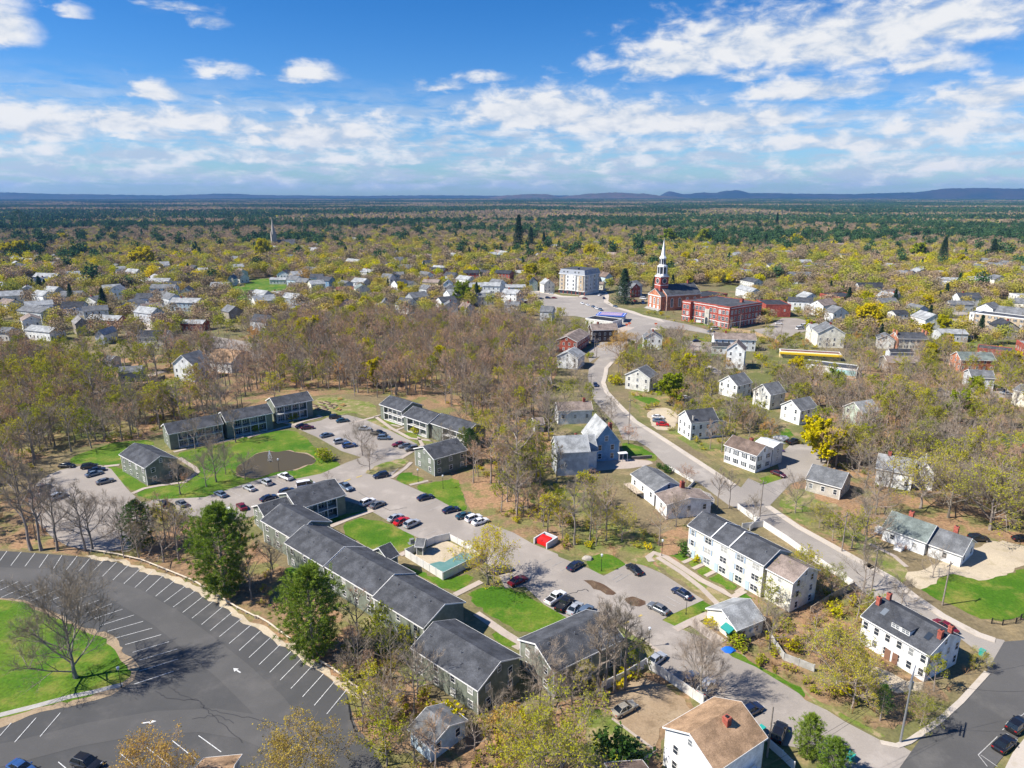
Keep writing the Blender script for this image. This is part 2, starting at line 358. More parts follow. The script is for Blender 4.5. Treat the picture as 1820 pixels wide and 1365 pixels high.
# lawns
sheet("lawn",V(Z1,560,640,740,598,1000,548,1250,480,1420,440,1630,430,1740,500,1830,600,1960,690,2060,760,2180,800,2080,830,1830,840,1640,872,1480,850,1320,890,1150,930,900,1020,700,1070,480,1045,380,1062,215,1000,300,955,420,930,760,835,800,780,700,700),M_lawn,.03)
sheet("lawn",V(U1,745,745,850,750,1020,888,1100,890,935,930,860,880,780,790),M_lawn,.03)
sheet("lawn",V(U1,480,700,600,640,840,570,1060,560,1090,640,840,740,560,738),M_lawn,.028)
sheet("lawn",V(Z2,770,492,1135,378,1540,580,1500,660,1370,700,1210,748),M_lawn,.03)
sheet("lawn",V(Z2,660,470,700,420,1090,330,1090,350,830,440,710,490),M_lawn,.03)
sheet("lawn",V(V2,930,150,1180,250,1300,205,1372,240,1230,322,950,175),M_lawn,.03)
sheet("lawn",V(V2,1275,335,1430,275,1600,300,1820,400,1900,450,1890,480,1760,560,1640,560,1500,480),M_lawn,.03)
sheet("lawn",V(V2,1440,570,1500,545,1640,620,1560,640),M_lawn,.03)
sheet("lawn",V(V2,600,420,700,440,980,650,990,760,1100,880,1060,900,900,800,700,600),M_lawn2,.03,1,False)
sheet("lawn",V(V2,180,190,250,150,300,210,220,250),M_lawn,.03)
sheet("lawn",V(V3,545,130,600,85,690,80,770,130,800,160,670,222,580,190),M_lawn,.03)
sheet("lawn",V(V3,780,140,860,100,930,110,950,150,1010,200,900,150,800,128),M_lawn2,.03)
sheet("lawn",V(Z4,-130,500,10,560,160,660,340,770,540,900,600,960,500,1000,380,920,200,790,0,660,-130,575),M_lawn2,.03)
for q in ((35,545,160,522,228,580,168,608),(198,622,270,595,335,618,250,655),(278,672,380,645,435,690,350,722),(402,737,500,705,672,822,655,862,598,867),(660,880,740,870,800,920,700,940)):
    sheet("lawn",V(Z4,*q),M_lawn,.03,0)
sheet("lawn",V(Z4,-20,1105,160,1010,300,940,440,1020,160,1180,80,1180),M_lawn,.03)
sheet("lawn",V(Z4,160,1225,260,1165,400,1260,330,1310),M_lawn2,.03)
sheet("lawn",V(V3,1380,660,1450,650,1560,740,1700,830,1830,910,1830,940,1560,770),M_lawn,.03)
sheet("lawn",V(V4,300,780,460,890,640,1000,800,1090,1000,1190,980,1210,740,1080,500,930),M_lawn2,.03)
sheet("lawn",V(V3,760,520,860,590,980,680,900,740,720,640),M_lawn2,.03)
sheet("lawn",V(V4,1190,280,1290,250,1400,200,1620,245,1830,170,2100,150,2100,440,1830,440,1700,480,1560,470,1440,420,1300,350),M_lawn,.03)
sheet("lawn",V(V4,760,0,900,40,1120,170,1130,225,1040,210,900,130),M_lawn2,.03)
sheet("lawn",V(V3,560,1000,640,1000,700,1040,960,1262,850,1345,700,1400,520,1400,560,1150),M_lawn2,.03)
sheet("lawn",V(U2,450,270,560,255,700,270,900,300,920,390,880,395,720,370,620,395,560,410,480,390),M_lawn2,.03)
sheet("lawn",V(U2,820,425,900,420,1040,480,960,510),M_lawn2,.03,0)
sheet("lawn",V(U2,945,430,1010,415,1060,440,1020,456),M_lawn,.03,0)
sheet("lawn",V(U2,990,520,1060,515,1210,575,1170,600),M_lawn2,.03,0)
sheet("lawn",V(U2,1100,520,1180,500,1240,530,1160,552),M_lawn,.03,0)
sheet("lawn",V(U2,1200,562,1240,545,1330,570,1280,590),M_lawn2,.03,0)
sheet("lawn",V(U2,820,795,900,735,1080,690,1140,710,1060,770,900,805),M_lawn2,.075)
sheet("lawn",V(U2,1015,832,1120,775,1270,848,1135,885),M_lawn,.03)
sheet("lawn",V(U2,1170,885,1300,860,1480,820,1490,920,1545,1060,1480,1060,1300,965),M_lawn,.03)
sheet("lawn",V(U3,880,590,950,580,1060,620,1160,690,1120,715,1040,690,930,680),M_lawn,.03)
sheet("lawn",V(U3,960,250,1120,260,1180,320,1020,300),M_lawn,.03)
sheet("lawn",V(U4,230,470,300,430,330,500,240,560),M_lawn,.03)
sheet("lawn",V(U4,100,770,200,730,260,770,130,820),M_lawn,.03)
sheet("lawn",V(U4,1600,480,1830,470,1990,520,1990,620,1700,600,1610,540),M_lawn,.03)
sheet("lawn",V(U4,200,940,320,830,440,850,480,920,620,930,560,980,420,990,330,970),M_lawn2,.03)
sheet("lawn",V(X6,820,420,960,320,1030,280,1040,350,860,420),M_lawn,.03)
sheet("lawn",V(X2,700,1080,900,1130,890,1145,760,1120),M_lawn,.03,0)
sheet("lawn",V(X2,740,1250,900,1260,1010,1280,960,1310,800,1310),M_lawn,.03)
sheet("lawn",V(X5,360,130,700,150,1050,200,700,175,350,190),M_lawn2,.03)
sheet("lawn",V(X5,700,440,780,440,780,480,710,500),M_lawn,.03)
sheet("lawn",V(X5,900,1180,1100,1130,1330,1090,1400,1180,1150,1290,920,1280),M_lawn2,.03)
sheet("lawn",V(T1,1580,740,1820,760,1900,860,1740,870,1600,800),M_lawn,.03)
sheet("lawn",V(T2,0,700,180,690,300,740,250,830,0,890,-60,840),M_lawn,.03)
sheet("lawn",V(X3,300,520,400,500,430,550,340,560),M_lawn,.03)
sheet("lawn",V(X3,1130,560,1240,570,1250,610,1160,600),M_lawn,.03)
sheet("lawn",V(X3,1150,800,1460,820,1450,860,1200,850),M_lawn2,.03)
sheet("lawn",V(X2,660,930,790,930,1000,980,980,1010,800,960),M_lawn,.03)
# church-side and street paving
ISL=V(V1,-400,350,0,347,150,378,330,420,560,545,640,558,720,620,800,690,838,752,832,830,780,882,620,955,380,1015,0,1108,-400,1200)
sheet("parking_lot",V(PP,-260,972)+V(V1,0,65,130,72,370,90,545,105,780,150,1000,225,1180,310,1390,430,1510,510,1690,630,1820,715)+V(V2,590,905,612,980,640,1110,720,1195,770,1290,830,1400)+V(PP,720,1470,-260,1470),M_asph,.04,1)
M_lane=groundmat("worn_lane",(.092,.09,.087),(.105,.102,.098),(.118,.113,.108),s1=.05,s2=.15,fine=8,bump=.1,p3=(.5,.75),speck=.12)
strip("worn_lane",V(V1,-200,190,0,205,250,215,500,245,760,330,1000,470,1200,625,1400,790,1600,980,1760,1180,1900,1400),5.2,M_lane,.062)
strip("worn_lane",V(V1,-200,1330,100,1270,500,1165,900,1095,1250,1080,1500,1120,1700,1200),5,M_lane,.063)
sheet("lot_verge",ISL,M_dirt,.055)
sheet("lot_lawn",V(V1,-400,362,0,360,140,390,300,440,540,560,600,580,680,650,770,730,800,780,790,850,600,925,380,985,0,1065,-400,1160),M_lawn,.07)
strip("footpath",V(V1,-200,1095,0,1050,200,1000,420,940,560,912,680,880,735,868),1.1,M_conc,.085)
sheet("lot_edge_dirt",V(V1,500,88,700,110,900,168,1180,275,1320,350,1430,430,1540,500,1700,610,1825,690)+V(V2,450,780,600,890,740,960,600,930,400,790,340,740)+V(V1,1690,640,1510,515,1390,435,1180,315,1000,230,780,155,545,108),M_sand,.05,1)
# apartment roads and lots
sheet("old_parking_lot",V(U1,180,940,260,860,380,785,560,740,760,740,850,850,905,920,960,965,1100,1100,1000,1300,900,1340,660,1345,420,1300,240,1120),M_road,.04)
sheet("parking_lot",V(PP,250,895,275,888,364,884,429,862,461,852,493,844,523,852,571,842,617,822,642,813,607,802,561,776,526,761)+V(U2,300,470,520,425,560,405,700,385,830,420,1030,510,1190,590,1140,640,1080,680,1100,700,1080,740,1000,830,1130,885,1300,960,1480,1060,1640,1130)+V(U3,130,1215,260,1290,440,1365)+V(V3,380,100,560,170,650,215,800,140,880,150,1000,200,1250,360,1050,450,1000,480,1130,540,1330,620,1420,700,1560,760,1820,920)+V(V4,510,960,640,1020,750,1090,960,1200,1080,1230,1200,1300,1100,1420,700,1420,640,1300,440,1240,290,1220,200,1130,60,1030)+V(V3,1500,1060,1400,1010,1240,980,900,760,960,660,750,510,570,410,430,465,290,385,180,280,60,290)+V(V2,1500,200,1420,130)+V(Z2,1820,600,1640,610,1540,590,1390,520,1270,440,1150,370,1000,290,900,260)+V(PP,560,890,480,905,430,925,380,925,320,915,262,900),M_road,.045,0)
sheet("median_dirt",V(V3,525,240,600,235,720,310,690,335,590,300,540,270),M_mulch,.08)
sheet("median_dirt",V(V3,790,350,850,345,920,385,860,395,800,375),M_mulch,.08)
# through street with its raised sidewalk
SR=V(X6,1010,70,960,160,900,270,820,400,745,480,690,540)+V(U3,790,110,775,160,800,225,900,330,1000,430,1130,510,1300,620,1500,750,1700,880)
SR2=V(U4,180,945,380,1080,600,1200,860,1345)+V(V4,890,140,1050,230,1175,330,1350,450,1560,560,1650,590)
SL=V(X6,870,90,800,200,640,380,560,470)+V(U3,660,60,650,120,690,280,860,470,900,560,1000,570,1080,620,1200,740,1440,870,1640,1020)+V(Z4,660,120,880,270,1200,470,1500,690,1700,800)+V(V4,900,340,1200,440,1450,600,1580,700,1610,790)
sheet("street",SL+V(V4,1760,680,1700,600)+SR2[::-1]+SR[::-1],M_road2,.05,0)
strip("sidewalk",SR[4:],1.9,M_walk,.17,.12,side=1)
strip("sidewalk",SR2,1.7,M_walk,.17,.12,side=1)
sheet("side_street",V(PP,1316,868,1330,850,1356,862,1391,851,1378,815,1405,790,1450,790,1470,820,1440,850,1405,860,1369,898,1340,905),M_road2,.055,0)
sheet("street",V(V4,1050,1400,1200,1190,1310,1080,1440,960,1590,800,1700,610,1830,600,2100,560,2100,860,1830,1130,1640,1365,1600,1420),M_darkst,.06,0)
sheet("sidewalk",V(V4,1690,1400,1750,1280,1830,1180,2000,1000,2000,1400),M_walk,.13,0,thick=.12)
strip("sidewalk",V(V4,960,1215,1060,1235,1130,1210,1300,1095,1440,970,1600,795),.9,M_walk,.15,.1)
sheet("driveway",V(V4,1100,190,1200,180,1330,140,1480,70)+V(U4,1300,1330,1440,1250,1640,1160,1830,1210,1990,1260)+V(V4,1740,200,1620,250,1400,200,1300,235,1230,300,1170,290),M_sand,.04)
sheet("dirt_yard",V(V3,650,1000,740,920,870,825,960,835,1200,990,1010,1120,1000,1200,952,1257,780,1110),M_dirt,.036)
sheet("dirt_yard",V(V4,840,740,960,760,1150,860,1280,870,1100,930,980,870,850,800),M_sand,.036)
sheet("driveway",V(U3,1060,350,1200,330,1300,390,1260,490,1160,500,1100,460),M_sand,.036)
sheet("driveway",V(U3,1280,900,1500,920,1560,1000,1480,1040,1340,990),M_road2,.046)
sheet("driveway",V(U3,680,700,900,690,1150,715,1000,760,800,770,560,800,500,770),M_path,.03)
# footpaths
for nm,pts,wd in (("footpath",V(U1,730,750,840,738),1.5),("footpath",V(U1,930,940,1010,905,1110,885,1300,860,1390,790,1370,760,1260,690),1.4),
 ("footpath",V(Z1,550,625,740,578,1000,528,1220,478,1400,445,1560,400,1660,390,1540,360),1.5),("footpath",V(U2,0,545,120,510,280,470,400,430,520,400,490,390),1.5),
 ("footpath",V(U2,745,440,880,405,960,380,900,400,1010,480,1140,550,1300,570,1200,540,1230,600,1080,690),1.4),("footpath",V(U2,1140,880,1270,850),1.2),("footpath",V(U2,1010,830,1110,760,1150,720),1.3),
 ("footpath",V(Z2,725,495,900,420,1130,340),1.6),("footpath",V(V2,1240,330,1400,250),1.5),("footpath",V(V2,1370,440,1540,560,1640,620,1600,650),1.7),
 ("footpath",V(Z4,-110,600,-140,560,-90,520,20,560,160,650,340,770,520,860,620,920,720,860),1.6),("footpath",V(Z4,-60,560,160,700,340,840,500,1000),1.3),
 ("footpath",V(Z4,100,1210,240,1140,400,1070),1.6),("footpath",V(Z4,270,1150,420,1260,520,1330),2.6),
 ("footpath",V(Z4,170,610,260,570),1),("footpath",V(Z4,260,665,370,615),1),("footpath",V(Z4,370,730,470,680),1),("footpath",V(Z4,650,880,740,820),1),
 ("footpath",V(U4,820,1190,980,1270,1060,1340),1.1),("footpath",V(U2,1030,500,1110,470,1180,450),1.1),("footpath",V(U2,1010,455,1070,470),1.0),("footpath",V(Z2,1370,745,1500,680),1.5),
 ("footpath",V(V3,750,500,870,590,990,680),.9),("footpath",V(V3,700,1070,960,1262,850,1345),.5),("footpath",V(T1,0,545,400,545,640,530,760,540),5),("footpath",V(X5,720,1210,860,1180,1100,1090,1260,1040),4)):
    strip(nm,pts,wd,M_path,.095 if 'Z4' else .05,excl=True)
# centre of the town: streets and lots
sheet("street",V(X1,380,560,560,600,720,640,900,650,1060,560,1180,560,1230,640,1220,700,1300,760,1500,810,1600,850,1830,900,1830,1010,1700,1010,1500,960,1330,890,1200,810,1000,740,800,720,600,700,380,640),M_walk,.03,0)
sheet("street",V(X1,420,590,700,655,940,655,1060,590,1200,560,1180,640,1170,710,1280,770,1500,840,1830,930)+V(X2,330,890,620,950,840,1010,1100,1070,1330,1130,1320,1160,1090,1110,820,1050,600,1010,300,990,0,980)+V(X1,1400,960,1150,840,960,740,700,700,420,640),M_road2,.05,0)
sheet("street",V(X2,-60,1140,0,1060,60,960,170,900,300,930,220,1000,130,1080,60,1170),M_road2,.048,0)
sheet("parking_lot",V(X1,290,690,480,640,660,660,900,690,1100,800,1180,810,1080,900,860,860,640,860,560,780,300,740),M_road2,.04,0)
sheet("plaza",V(X1,1330,920,1550,900,1620,930,1500,990,1380,1040,1280,1040),M_path,.045,0)
sheet("parking_lot",V(X2,1210,1020,1450,990,1640,880,1790,880,1900,910,1960,1000,1840,1040,1640,1160,1440,1100),M_road,.04,0)
sheet("driveway",V(X6,470,370,620,270,680,270,700,340,640,400,560,440,500,480),M_road2,.045,0)
sheet("driveway",V(X2,560,1130,760,1130,900,1150,880,1250,700,1240,720,1300,800,1365)+V(U3,1600,80,1580,110,1420,30,1340,-20),M_road,.04,0)
sheet("parking_lot",V(X3,1100,370,1300,380,1500,390,1700,400,1700,460,1520,440,1250,440,1200,480,1100,420),M_road,.04,0)
sheet("parking_lot",V(X3,0,400,130,400,300,430,240,430,120,430,0,450),M_road,.04,0)
sheet("driveway",V(X3,1220,630,1400,650,1440,760,1420,800,1380,740,1210,690),M_road,.04,0)
sheet("street",V(X3,1080,560,1240,560,1440,600,1440,640,1220,590),M_road,.041,0)
sheet("parking_lot",V(X3,960,1150,1300,1200,1560,1120,1700,1180,1740,1240,1500,1250,1250,1240,960,1200),M_road,.04,0)
sheet("street",V(X5,0,400,90,400,110,470,60,510,0,510),M_sand,.04,0)
sheet("driveway",V(X5,960,660,1080,640,1250,690,1100,740,960,760,1000,700),M_path,.04,0)
sheet("driveway",V(T1,1380,1080,1820,1150,1900,1250,1700,1260,1500,1230),M_road,.04,0)
sheet("street",V(X1,200,600,420,590,420,620,200,640),M_road2,.04,0)
# painted lines
pm=MB()
def lines(mb,f,L,wd=.11,z=.11):
    for q in L:
        a=Vector(at(f(q[0],q[1]))[:2]);c=Vector(at(f(q[2],q[3]))[:2]);d=(c-a).normalized();n=Vector((-d.y,d.x))*wd/2
        mb.poly([(p.x,p.y,z) for p in (a-n,c-n,c+n,a+n)])
lines(pm,V1,[(0,125,42,68),(65,155,127,73),(150,160,210,80),(235,167,290,87),(320,175,372,92),(398,181,463,97),(472,190,545,105),(540,206,627,117),(609,224,700,132),(677,241,772,150),(743,263,842,171),(809,286,912,190),(875,309,979,213),(932,339,1048,243),(984,373,1113,275),(1038,403,1168,307),(1095,436,1222,336),(1151,470,1279,367),(1208,508,1335,401),(1260,544,1391,434),(1315,581,1448,471),(1373,622,1505,510),(1432,664,1560,548),(1492,706,1620,587),(1552,749,1680,627),(1616,795,1743,669),(1679,841,1807,711),
(0,303,110,250),(8,346,188,266),(92,358,272,283),(178,369,365,292),(300,365,450,310),(340,403,520,335),(410,428,600,360),(517,440,670,384),(560,474,735,416),(600,515,803,451),(645,549,858,489),(690,590,912,530),(750,629,966,569),(795,675,1014,611),(835,722,1062,655),(835,788,1067,715),(805,865,1041,788),(-60,275,22,240),(-90,1195,-10,1120),
(0,1175,68,1098),(88,1214,217,1067),(240,1180,362,1037),(720,1280,822,1365),(880,1243,1018,1357),(1033,1204,1171,1314),(1190,1174,1325,1272),(350,1332,432,1400)],.12)
lines(pm,V2,[(260,892,387,757),(330,941,455,803),(400,993,521,850),(475,1044,590,903)],.12)
def arrow(mb,f,x,y,x2,y2,z=.11):
    a=Vector(at(f(x,y))[:2]);c=Vector(at(f(x2,y2))[:2]);d=(c-a);L=d.length;d.normalize();n=Vector((-d.y,d.x))
    q=lambda s,t:((a+d*s*L+n*t).x,(a+d*s*L+n*t).y,z)
    mb.poly([q(0,-.12),q(.6,-.12),q(.6,.12),q(0,.12)]);mb.poly([q(.55,-.45),q(1,0),q(.55,.45)])
arrow(pm,V1,1442,797,1398,770);arrow(pm,V1,850,1100,938,1087)
structure(pm.obj("road_marking",M_paint))
wm=MB()
lines(wm,Z1,[(800,1045,880,1085),(885,1022,965,1062),(1065,980,1150,1022),(1010,1000,1070,1045),(1255,1085,1330,1130),(1350,930,1400,955),(1470,880,1540,915)],.1)
lines(wm,U2,[(480,500,560,478),(420,525,470,500),(570,600,610,585),(1230,1030,1330,990),(1280,1060,1380,1020),(1350,1085,1420,1060),(1190,1215,1260,1185),(1240,1240,1330,1200),(1300,1250,1350,1230),(850,940,870,920),(760,980,800,955)],.1)
lines(wm,V3,[(280,140,340,110),(340,160,400,130),(390,185,430,170),(180,310,260,270),(235,330,300,295),(700,240,760,205),(720,255,830,190),(1000,360,1080,400),(980,380,1060,425),(1030,340,1110,385),(940,760,1000,720),(1030,810,1080,785),(1100,770,1150,750),(1560,1060,1620,1030),(1640,1120,1720,1085),(1480,690,1500,700)],.1)
lines(wm,V4,[(1545,1290,1660,1180),(1545,1290,1600,1360),(1560,1290,1660,1360),(1690,1140,1830,1035),(1830,1230,1900,1180)],.12,.115)
lines(wm,X2,[(1500,1010,1560,1040),(1560,990,1620,1020),(1620,970,1690,1000)],.15)
structure(wm.obj("road_marking",M_paintw))
ym=MB()
lines(ym,U2,[(680,855,725,838),(765,828,805,815)],.5,.12);lines(ym,V3,[(770,505,800,490),(860,460,880,450)],.4,.12)
for a,c in ((T3(1040,930),T3(1160,965)),(T3(800,850),T3(900,890))): lines(ym,PP,[(*a,*c)],.25,.12)
structure(ym.obj("road_marking",M_yellowp))
# tar-sealed cracks in the big lot
cm=MB();M_tar=mat("tar",(.045,.045,.048),.7)
for pts in (V(V1,1010,880,1100,935,1200,970,1250,1040,1330,1100,1450,1215),V(V1,1200,1000,1350,1040,1550,1080,1820,1120),V(V1,1150,1075,1300,1050,1400,1100),V(V1,930,905,1010,950,1190,965),V(V3,430,330,540,295,560,310),V(U2,780,930,1000,1060,1120,1040)):
    W=[at(p) for p in pts];rr=random.Random(3)
    for i in range(len(W)-1):
        n=6;pr=W[i]
        for k in range(1,n+1):
            q=W[i].lerp(W[i+1],k/n)+Vector((rr.uniform(-.25,.25),rr.uniform(-.25,.25),0)) if k<n else W[i+1]
            d=(q-pr);nn=Vector((-d.y,d.x,0)).normalized()*.06
            cm.poly([(p.x,p.y,.10) for p in (pr-nn,q-nn,q+nn,pr+nn)]);pr=q
structure(cm.obj("crack_seal",M_tar))
# pond
WP=V(Z1,1105,790,1120,755,1160,735,1205,700,1250,672,1290,640,1400,618,1480,628,1560,608,1660,632,1740,640,1800,672,1835,700,1800,735,1730,742,1660,778,1540,800,1450,808,1380,838,1260,862,1190,848,1140,835,1115,812)
m=bpy.data.materials.new("pond_water");nt=nt_clear(m);bb=NB(nt)
wv=bb.n("ShaderNodeTexNoise",{"Vector":bb.n("ShaderNodeNewGeometry").outputs["Position"],"Scale":1.6,"Detail":3});bp=bb.n("ShaderNodeBump",{"Strength":.12,"Height":wv.outputs[0],"Distance":.1})
bb.n("ShaderNodeOutputMaterial",{0:bb.n("ShaderNodeBsdfPrincipled",{"Base Color":(.085,.066,.030,1),"Roughness":.22,"Specular IOR Level":.14,"Normal":bp.outputs[0]}).outputs[0]})
sheet("pond_bank",[(x+(x-485)*.02,y+(y-825)*.04) for x,y in WP],M_dirt,.04)
sheet("pond_water",WP,m,.055,1)
# far hills: low ridges closing the view at eye height
def ridge(name,dist,pts,m,depth=900):
    """pts = (bearing px, skyline px)"""
    mb=MB();Q=[]
    pts=sorted(pts);rr=random.Random(int(dist))
    x=pts[0][0]
    while x<=pts[-1][0]:
        for i in range(len(pts)-1):
            if pts[i][0]<=x<=pts[i+1][0]: t=(x-pts[i][0])/(pts[i+1][0]-pts[i][0]);y=pts[i][1]+(pts[i+1][1]-pts[i][1])*(3*t*t-2*t*t*t)
        a,e=pxdir(x,y);h=H+dist*math.tan(e)+rr.uniform(-1,1)*dist*.0003
        Q.append((a,max(h,3)));x+=6
    n=len(Q)
    for a,h in Q:
        for d,hh in ((dist-depth,0),(dist-depth*.55,h*.45),(dist-depth*.2,h*.9),(dist,h),(dist+depth*.5,h*.5),(dist+depth,0)):
            mb.v.append((d*math.sin(a),d*math.cos(a),hh))
    for i in range(n-1):
        for k in range(5):
            mb.f.append((i*6+k,i*6+k+1,i*6+6+k+1,i*6+6+k));mb.m.append(0)
    o=structure(mb.obj(name,m))
    for p in o.data.polygons: p.use_smooth=True
M_hill=groundmat("wooded_hill",(.02,.04,.04),(.045,.05,.05),(.014,.03,.028),s1=.002,s2=.01,fine=.05,bump=.2)
M_hill2=groundmat("wooded_ridge",(.10,.075,.06),(.07,.065,.05),(.03,.055,.03),s1=.002,s2=.01,fine=.05,bump=.2)
ridge("hills",10700,[(-400,347),(0,342),(120,345),(300,347),(400,344),(480,347),(640,348),(780,347),(900,348),(970,347),(1100,349),(1170,348),(1190,340),(1215,345),(1250,342),(1270,343),(1290,339),(1310,338),(1335,343),(1500,345),(1620,342),(1690,335),(1740,334),(1790,335),(1830,335),(1900,337),(2100,345)],M_hill)
ridge("hills",9300,[(860,352),(905,347),(940,345),(970,345),(995,350),(1020,347),(1050,344),(1090,342),(1140,344),(1180,348),(1230,352)],M_hill2,500)
# air
m=bpy.data.materials.new("haze");nt=nt_clear(m);bb=NB(nt)
bb.n("ShaderNodeOutputMaterial",{1:bb.n("ShaderNodeVolumePrincipled",{"Color":(.17,.44,.95,1),"Density":HAZE,"Anisotropy":.1}).outputs[0]})
mb=MB();mb.box(-12600,12600,-400,12600,-1,230);o=mb.obj("haze",m);o['kind']='stuff'
# ---------------------------------------------------------------- trees: skeleton -> wood mesh, twig and leaf mesh
def leafmat(name,c1,c2,rv=.25,tr=.35,hj=.02):
    if name in MATS: return MATS[name]
    m=bpy.data.materials.new(name);nt=nt_clear(m);b=NB(nt)
    oi=b.n("ShaderNodeObjectInfo");g=b.n("ShaderNodeNewGeometry")
    r1=g.outputs["Random Per Island"]
    c=b.mix(r1,c1,c2)
    h=b.n("ShaderNodeHueSaturation",{"Color":c,"Hue":b.mr(oi.outputs["Random"],0,1,.5-hj,.5+hj,False),"Value":b.mr(oi.outputs["Random"],0,1,1+rv,1-rv,False)})
    d=b.n("ShaderNodeBsdfDiffuse",{0:h.outputs[0]});t=b.n("ShaderNodeBsdfTranslucent",{0:h.outputs[0]})
    b.n("ShaderNodeOutputMaterial",{0:b.n("ShaderNodeMixShader",{0:tr,1:d.outputs[0],2:t.outputs[0]}).outputs[0]})
    MATS[name]=m;return m
L_olive=leafmat("budding_leaf",(.48,.45,.03),(.31,.33,.025),.3,.35,.02)
L_gold=leafmat("golden_leaf",(.68,.58,.006),(.50,.47,.008),.12,.35,.012)
L_orange=leafmat("amber_bud",(.60,.38,.07),(.50,.34,.10),.15,.35)
L_red=leafmat("red_bud",(.30,.12,.08),(.24,.12,.08),.2,.2)
L_lime=leafmat("lime_leaf",(.40,.43,.02),(.27,.33,.02),.2,.35)
L_pine=leafmat("pine_needle",(.085,.16,.03),(.04,.085,.02),.22,.15,.01)
L_pineb=leafmat("bright_pine_needle",(.25,.34,.04),(.11,.18,.03),.12,.2,.01)
L_spruce=leafmat("spruce_needle",(.055,.10,.045),(.035,.065,.028),.25,.1)
L_twig=leafmat("fine_twig",(.50,.33,.20),(.37,.245,.15),.25,.1,.012)
L_twigg=leafmat("grey_twig",(.36,.30,.225),(.26,.21,.155),.22,.1,.01)
L_brush=leafmat("brush_twig",(.42,.25,.13),(.29,.18,.10),.25,.15,.015)
def rv3(r): 
    while True:
        p=Vector((r.uniform(-1,1),r.uniform(-1,1),r.uniform(-1,1)))
        if .01<p.length<1: return p
def tri(mb,p,d,wd,mi,r):
    """one twig: a long thin triangle"""
    s=d.cross(rv3(r));
    if s.length<1e-4: return
    s.normalize();s*=wd/2
    i=len(mb.v);q=p+d
    mb.v+=[(p-s)[:],(p+s)[:],q[:]];mb.f.append((i,i+1,i+2));mb.m.append(mi)
def leaf(mb,p,sz,mi,r):
    a=rv3(r).normalized();c=a.cross(rv3(r)).normalized();a=a*sz;c=c*sz*.7
    i=len(mb.v);mb.v+=[(p-a)[:],(p+c)[:],(p+a)[:],(p-c)[:]];mb.f.append((i,i+1,i+2,i+3));mb.m.append(mi)
def grow(seed,h,spread,base,nl,n2,n3,ntw,tww,forest,leaves=0,lsz=.12,twl=1.1,n4=0,upb=.45):
    r=random.Random(seed);wood=MB();cr=MB();tips=[]
    tr=h*.014+.06;p=Vector((0,0,-.3));pts=[p]
    top=h*(.92 if forest else .72);lean=Vector((r.uniform(-.05,.05),r.uniform(-.05,.05),0))
    n=7
    for k in range(1,n+1):
        p=Vector((lean.x*top*k/n+r.uniform(-.02,.02)*h*.5,lean.y*top*k/n+r.uniform(-.02,.02)*h*.5,top*k/n));pts.append(p)
    for k in range(n): wood.tube(pts[k],pts[k+1],tr*(1-k/n*.82)*(1.35 if k==0 else 1),tr*(1-(k+1)/n*.82),6 if n4 else 5)
    def trunk(t): 
        f=t*n;i=min(int(f),n-1);return pts[i].lerp(pts[i+1],f-i)
    def twigs(p,q,cnt):
        d=q-p
        for _ in range(cnt):
            s=p+d*r.uniform(.15,1);dd=(d.normalized()*.8+rv3(r)*.9+Vector((0,0,.25))).normalized()*twl*r.uniform(.5,1.2)
            tri(cr,s,dd,tww,0,r)
            tips.append(s+dd*r.uniform(.5,1))
    def branch(p,d,L,rad,lev):
        q=p+d*L*.5+rv3(r)*L*.07;e=q+(d+Vector((0,0,.18 if lev==1 else .1))).normalized()*L*.5+rv3(r)*L*.07
        if lev==1: wood.tube(p,q,rad,rad*.7,4);wood.tube(q,e,rad*.7,rad*.3,4)
        elif lev==2: wood.tube(p,q,rad,rad*.65,3);wood.tube(q,e,rad*.65,rad*.3,3)
        else:
            tri(cr,p,e-p,rad*2,0,r)
        cnt={1:n2,2:n3,3:n4}.get(lev,0)
        last=(lev==3 and not n4) or (lev==2 and not n3) or lev==4
        if last: twigs(p,e,ntw);return
        for k in range(cnt):
            t=.2+.8*(k+r.random())/cnt
            s=p.lerp(q,t*2) if t<.5 else q.lerp(e,t*2-1)
            sd=(d*.75+rv3(r)*.85+Vector((0,0,.2))).normalized()
            branch(s,sd,L*(.62-.2*t)*r.uniform(.75,1.2),rad*.5,lev+1)
    for k in range(nl):
        t=(k+.5*r.random())/nl
        if forest: hz=base+(1-base)*t;L=spread*(1.05-.65*t)*r.uniform(.8,1.15);up=.75+.6*t
        else: hz=base+(1-base)*t*.95;L=spread*(1.0-.25*t)*r.uniform(.85,1.15);up=upb+1.1*t
        a=k*2.4+r.uniform(-.5,.5);d=Vector((math.cos(a),math.sin(a),up)).normalized()
        branch(trunk(hz),d,L,tr*(.5-.25*t),1)
    if leaves:
        for _ in range(leaves):
            leaf(cr,r.choice(tips)+rv3(r)*.25,lsz*r.uniform(.6,1.3),1,r)
    return wood,cr
